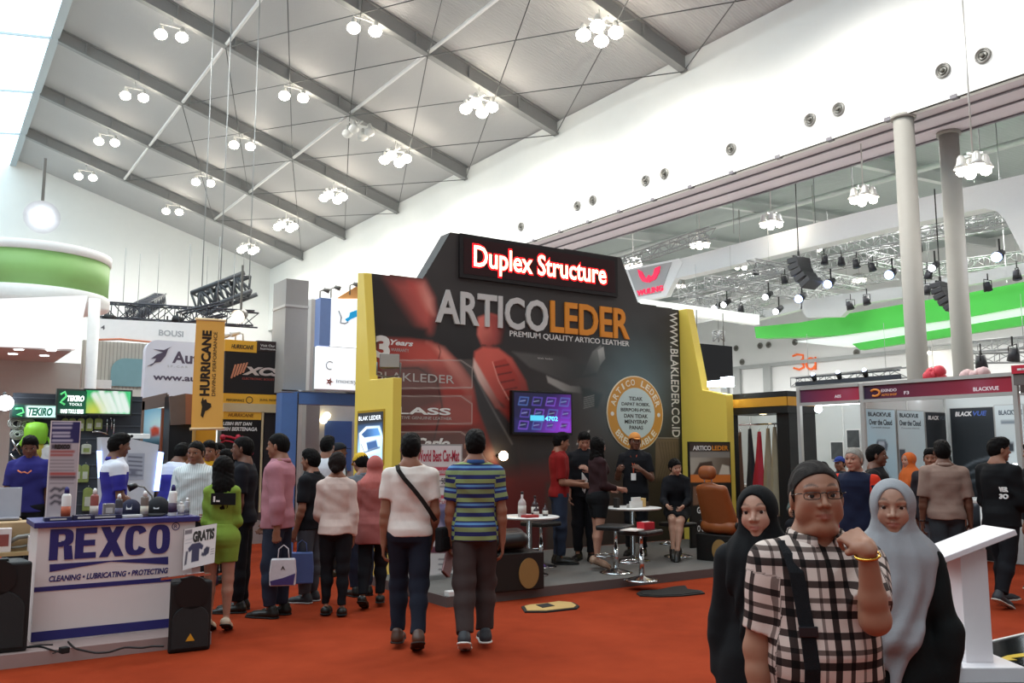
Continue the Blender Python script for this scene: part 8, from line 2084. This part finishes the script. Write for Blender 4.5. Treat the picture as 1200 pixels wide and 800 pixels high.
for k, s in enumerate(('VER', '3O')): text_into(mb, s, lambda u, v, w: Vector((c[0] + u, c[1] - .012 - w + u * .3, c[2] + v)), -.03, .05, -.07 * k - .05, -.07 * k, bold=.04, t=.012)
mb.build('print', PWH, p.root)
p = PP('person in black jacket cut by the right frame edge', 1212, 60, D=9.9, H=1.64, vx=.009, skin=SK2, legs=STEP_B)
p.body(); p.top(cloth('jacket_jet', '#17171a'), sleeve=1.9, hem=.46, ease=.03); p.trousers(JEANG); p.shoes(SNK, sole='#c8c0b4'); p.hair('short', HR)
for px, fc, D, col, lb, lo in ((944, 165, 12.2, '#4a524e', 'seated visitor in grey green top beside black rack', .50), (964, 20, 12.9, '#2e3238', 'seated visitor in dark top seen from behind', .50), (984, 150, 14.7, '#3c4048', 'seated visitor wearing a blue cap', .56)):
 loc = at_ground(px, D); st = thing('stool', 'low dark stool under the ' + lb, 'stool', loc); MB().bx(-.19, .19, -.19, .19, lo - .05, lo).build('seat', BLK, st, bevel=.01)
 for sx in (-1, 1):
  for sy in (-1, 1): MB().bar((sx * .16, sy * .16, 0), (sx * .16, sy * .16, lo - .05), .03).build('leg', BLK, st)
 p = Fig(lb, (loc.x, loc.y, 0), fc - 20, H=1.64, vx=.011, skin=SK2, seat=lo + .04, seed=px, legs={-1: ((-.1, 1, -.05), (0, .05, -1), 5), 1: ((.1, 1, -.05), (0, .05, -1), -5)}, arms={-1: ((-.1, .3, -1), (.2, 1, -.2)), 1: ((.1, .3, -1), (-.2, 1, -.2))})
 p.body(); p.top(cloth('seated_' + col.strip('#'), col), sleeve=1.5, hem=.5, ease=.018); p.trousers(TBLK); p.shoes(SHB); p.hair('crop', HR)
 if 'cap' in lb: p.cap(cloth('cap_blue', '#2a3a7c'))
MAN = PP('person in black and white plaid shirt and glasses touching his neck', 953, 202, D=2.92, H=1.555, vx=.0046, skin='#966a54', fat=.052, wide=1.0, head=(-6, 4, 2), curl=(.75, .35),
   arms={1: ((.16, -.06, -1), (.05, .16, -1)), -1: ((-.52, .50, -.80), (.20, -.04, 1), (.62, -.30, .62))}, palm={-1: (.6, -.5, -.5)})
p = MAN
bpy.context.view_layer.update(); inv = p.root.matrix_world.inverted()
tl = lambda px, py, D: np.array(inv @ at_d(px, py, D))
k = -1; L1, L2 = .178 * p.H, .148 * p.H
p.elb[k] = p.sho[k] + unit(tl(1026, 728, 2.70) - p.sho[k]) * L1; p.wri[k] = p.elb[k] + unit(tl(1018, 662, 2.66) - p.elb[k]) * L2; p.hd[k] = unit(tl(996, 626, 2.72) - p.wri[k])
n_ = tl(985, 636, 2.87) - p.wri[k]; n_ = n_ - p.hd[k] * (n_ @ p.hd[k]); p.pn[k] = unit(n_)
p.body(); p.top(PLAID, sleeve=.78, hem=.46, ease=.016, collar=.05, arms=1.16, vneck=.075, wr=.005, vx=.006); p.trousers(TBLK, vx=.010); p.shoes(SHB); p.hair('crop', hair_mat('#2a2624', 'hair_greying'), vx=.0045, hl=.075); p.glasses(mat('glasses_frame', '#1c1614', rough=.25))
W = p.wri[-1]; fdir = unit(p.wri[-1] - p.elb[-1]); c = W - fdir * .025
x_ = unit(np.cross(fdir, V3(0, 1, 0))); y_ = np.cross(fdir, x_)
ring = [c + x_ * .035 * math.cos(a) + y_ * .031 * math.sin(a) for a in np.linspace(0, 6.28, 25)[:-1]]
MB().tube(ring, .0045, 8, closed=True).build('bracelet', mat('gold', '#d8a848', rough=.2, metal=1.0, var=.02), p.root)
MB().obox(c + y_ * .033, (.016, .004, .015), (Vector(x_), Vector(y_), Vector(fdir))).build('watch_face', mat('watch_glass', '#e0d8c8', rough=.15, metal=.6), p.root)
S = lambda x, y, z: p.o + p.R @ (V3(x, y, z) * p.H)
def strap_pts(side):
 out = []
 for x, z, extra in ((.072, .838, 0), (.074, .815, 0), (.072, .78, 0), (.068, .73, 0), (.064, .67, 0), (.060, .60, 0), (.058, .53, 0), (.056, .47, 0)):
  zz = z * p.H; yf = np.interp(zz, p.zs, p.rf); xr_ = np.interp(zz, p.zs, p.rx) + .016
  xx = x * p.H; yy_ = (yf + .016) * max(0, 1 - (xx / xr_) ** 2.3) ** (1 / 2.3)
  out.append(p.o + p.R @ V3(xx, yy_ + .008, zz))
 return out
pts = strap_pts(1); mb = MB(); vs = []
for i, q_ in enumerate(pts):
 for sx, dy in ((-.024, 0), (.024, 0), (.024, .007), (-.024, .007)): vs.append(q_ + p.R @ V3(sx, dy, 0))
fs = []
for i in range(len(pts) - 1):
 for k in range(4): a, b = i * 4 + k, i * 4 + (k + 1) % 4; fs.append((a, b, b + 4, a + 4))
fs += [(3, 2, 1, 0), tuple(len(vs) - 4 + k for k in range(4))]
mb.add(vs, fs); mb.build('bag_strap', cloth('strap_black', '#131316', bump=.4), p.root, bevel=.002)
e = pts[4]; MB().obox(e + p.R @ V3(0, .010, .0), (.030, .005, .016), [Vector(p.R[:, i]) for i in range(3)]).build('strap_buckle', mat('buckle_black', '#1c1c20', rough=.25), p.root, bevel=.003)
GIRL = PP('person in long grey headscarf and black top', 1043, 174, D=3.5, H=1.485, wide=.88, sex='f', vx=.005, skin='#a67e6a', head=(6, -3, 0), arms={-1: ((-.2, .05, -1), (.05, .12, -1)), 1: ((.16, .1, -1), (-.2, .8, -.6))})
p = GIRL
p.body(); p.top(cloth('top_black', '#101313'), sleeve=1.95, hem=.42, ease=.02, flare=.012, bust=False, arms=1.15, vx=.008); p.trousers(cloth('trousers_pale_grey', '#77777c'), vx=.010, ease=.01); p.shoes(SHB); p.hijab(cloth('scarf_grey', '#8e8e91'), front=.60, back=.66, tip=.49, vx=.0055, wr=.005)
WOM = PP('person in black headscarf and long black robe behind plaid shirt', 888, 176, D=3.68, H=1.45, sex='f', vx=.0055, skin='#b48a76', head=(-8, -2, 4), wide=1.0, arms={-1: hanging(-1, .08), 1: hanging(1, .14)})
p = WOM; ROBE = cloth('robe_black', '#0e0e10')
p.body(); p.top(ROBE, sleeve=1.95, hem=.06, ease=.026, flare=.035, bust=False, wr=.003, arms=1.25, vx=.010); p.shoes(SHB, low=True); p.hijab(cloth('scarf_black', '#0c0c0e'), front=.58, back=.60, spread=.1, vx=.0065, wr=.004)
def bag(name, label, loc, rz, w, h, d, m, extra=None):
 t = thing(name, label, 'bag', loc, rz)
 MB().prism([(-w / 2, 0), (w / 2, 0), (w * .52, h * .5), (w * .46, h), (-w * .46, h), (-w * .52, h * .5)], lambda u, v, k: Vector((u, k, v)), -d / 2, d / 2).build('bag_body', m, t, bevel=.012)
 for s in (-1, 1): MB().tube([(-w * .22, s * d * .3, h - .01), (-w * .18, s * d * .12, h + .09), (0, 0, h + .125), (w * .18, s * d * .12, h + .09), (w * .22, s * d * .3, h - .01)], .005, 6).build('handle', m, t)
 return t
def wpt(f, k, dz=0): return f.root.matrix_world @ Vector(f.wri[k] + f.hd[k] * .09)
bpy.context.view_layer.update()
h = wpt(PK, -1); rzp = -HD + math.radians(12)
t = bag('shopping_bag', 'white shopping bag with purple lower corner held by pink shirted man', (h.x + RX * .075, h.y + RY * .075, h.z - .42), rzp, .24, .25, .09, cloth('bag_white', '#c9c2c6', bump=.05))
MB().prism([(-.105, .01), (.10, .01), (.115, .115), (.0, .075), (-.115, .05)], lambda u, v, k: Vector((u, -.0465 - k, v)), 0, .002).build('purple_print', mat('bag_purple', '#3f3268', rough=.5), t)
MB().prism([(-.02, .15), (0, .19), (.02, .15), (.01, .15), (0, .17), (-.01, .15)], lambda u, v, k: Vector((u, -.047 - k, v)), 0, .002).build('emblem', mat('print_dark', '#2b2622'), t)
h = wpt(BJ, -1)
bag('shopping_bag', 'blue paper bag held beside the woman in pale blouse', (h.x + RX * .10, h.y + RY * .10, h.z - .46), -HD + .2, .24, .32, .10, mat('bag_blue', '#566aa0', rough=.6))
h = WT.root.matrix_world @ Vector(WT.o + WT.R @ (V3(.165, -.02, .50) * WT.H))
t = thing('cross_body_bag', 'small black cross body bag at the white t-shirt wearers hip', 'bag', (h.x, h.y, h.z - .12), WT.root.rotation_euler.z + math.radians(62))
MB().bx(-.10, .10, -.035, .035, 0, .20).build('bag_body', cloth('bag_black', '#141416'), t, bevel=.02)
MB().bx(-.085, .085, -.043, -.034, .02, .12).build('pocket', cloth('bag_black', '#141416'), t, bevel=.008)
lp = []
inv = t.matrix_basis.inverted()
for x, y, z in ((.125, -.055, .58), (.095, -.082, .63), (.06, -.090, .68), (.02, -.092, .73), (-.025, -.088, .78), (-.055, -.068, .82), (-.062, -.02, .842), (-.06, .03, .825), (-.03, .078, .77), (.03, .086, .70), (.09, .074, .62), (.128, .04, .57)):
 lp.append(inv @ (WT.root.matrix_world @ Vector(WT.o + WT.R @ (V3(x, y, z) * WT.H + V3(0, math.copysign(.018, y), 0)))))
mb = MB()
for a, b in zip(lp[:-1], lp[1:]): mb.bar(a, b, .035, .008, up=(inv.to_3x3() @ (WT.root.matrix_world.to_3x3() @ Vector((0, 1, 0)))) if abs((a - b).z) > .02 else (0, 0, 1))
mb.build('strap', cloth('strap_brown_black', '#1f1a18', bump=.4), t)
h = wpt(PO, -1); t = thing('leaflet', 'pinkish folded leaflets in the left hand of striped polo', 'leaflet', (h.x, h.y, h.z - .04), -HD + 1.2); t.rotation_euler[1] = .5
MB().bx(-.075, .075, -.006, .006, -.15, .06).build('paper', mat('leaflet_pink', '#a88888', rough=.6), t); MB().bx(-.06, .06, .007, .016, -.16, .0).build('back_paper', mat('leaflet_dark', '#3c3436'), t)
h = wpt(RS, -1); t = thing('paper_sheet', 'white sheet held by the red shirted person', 'paper', (h.x + .02, h.y + .02, h.z), -HD - 1.2); t.rotation_euler[1] = .5
MB().bx(-.10, .10, -.002, .002, -.11, .10).build('sheet', mat('paper_white', '#e2ded8', rough=.6), t)
h = wpt(BT, -1); t = thing('phone', 'pale phone in the hand of black t-shirt wearer', 'phone', (h.x, h.y, h.z - .04), -HD + .3)
MB().bx(-.036, .036, -.005, .005, -.07, .07).build('case', mat('phone_white', '#b8b4b8', rough=.3), t, bevel=.004); MB().bx(-.032, .032, -.0065, -.005, -.06, .06).build('screen', mat('tv_black', '#0c0c0e'), t)
t = thing('floor_lamp', 'blue glowing floor lamp behind the walking visitors', 'lamp', at_z(362, 668, 0), -HD)
MB().bx(-.20, .20, -.05, .05, 0, .05).build('case', BLK, t, bevel=.01); MB().bx(-.19, .19, -.055, -.05, .005, .048).bx(-.19, .19, -.04, .04, .05, .054).build('lamp_panel', mat('blue_lamp_lit', '#2a38ff', emit=12, var=0), t)
def spot(x, y, z, e, ang=150, r=.4, c=(1, .96, .9), tgt=None):
 l = bpy.data.lights.new('lamp', 'SPOT'); l.energy = e; l.spot_size = math.radians(ang); l.spot_blend = .6; l.shadow_soft_size = r; l.color = c
 o = bpy.data.objects.new('lamp', l); COL.objects.link(o); o.location = (x, y, z)
 if tgt is not None:
  o.rotation_euler = (Vector(tgt) - Vector((x, y, z))).to_track_quat('-Z', 'Y').to_euler()
 return o
for x, y, z in LAMPS: spot(x, y, z, (1700 if x > 19 else 1300) * (1 if y > 7 else .35), 165, .45)
for x in (31, 40, 52):
 for y in (6, 18, 31, 45, 60): spot(x, y, 13.0, 4600, 160, .5, (1, .98, .95))
for x in (-2, -12):  # fill spots without fixtures, added to brighten the left side
 for y in (-8, 2, 12, 26, 42, 58): spot(x, y, 17.0, 900 if y > 5 else 350, 160, .5)
w = bpy.data.worlds.new('world'); SC.world = w; w.use_nodes = True
w.node_tree.nodes['Background'].inputs[0].default_value = (.97, .98, 1.0, 1)
w.node_tree.nodes['Background'].inputs[1].default_value = .34
cam = bpy.data.cameras.new('camera'); co = bpy.data.objects.new('camera', cam); COL.objects.link(co)
cam.sensor_width = 36; cam.lens = F_PX / 1200 * 36; cam.clip_end = 300
co.location = (0, 0, CAM_H); co.rotation_euler = (math.pi / 2 + PITCH, 0, -HD)
SC.camera = co
vs = SC.view_settings
vs.view_transform = 'Standard'; vs.look = 'None'; vs.gamma = 1; vs.use_curve_mapping = False
vs.exposure = 0.0
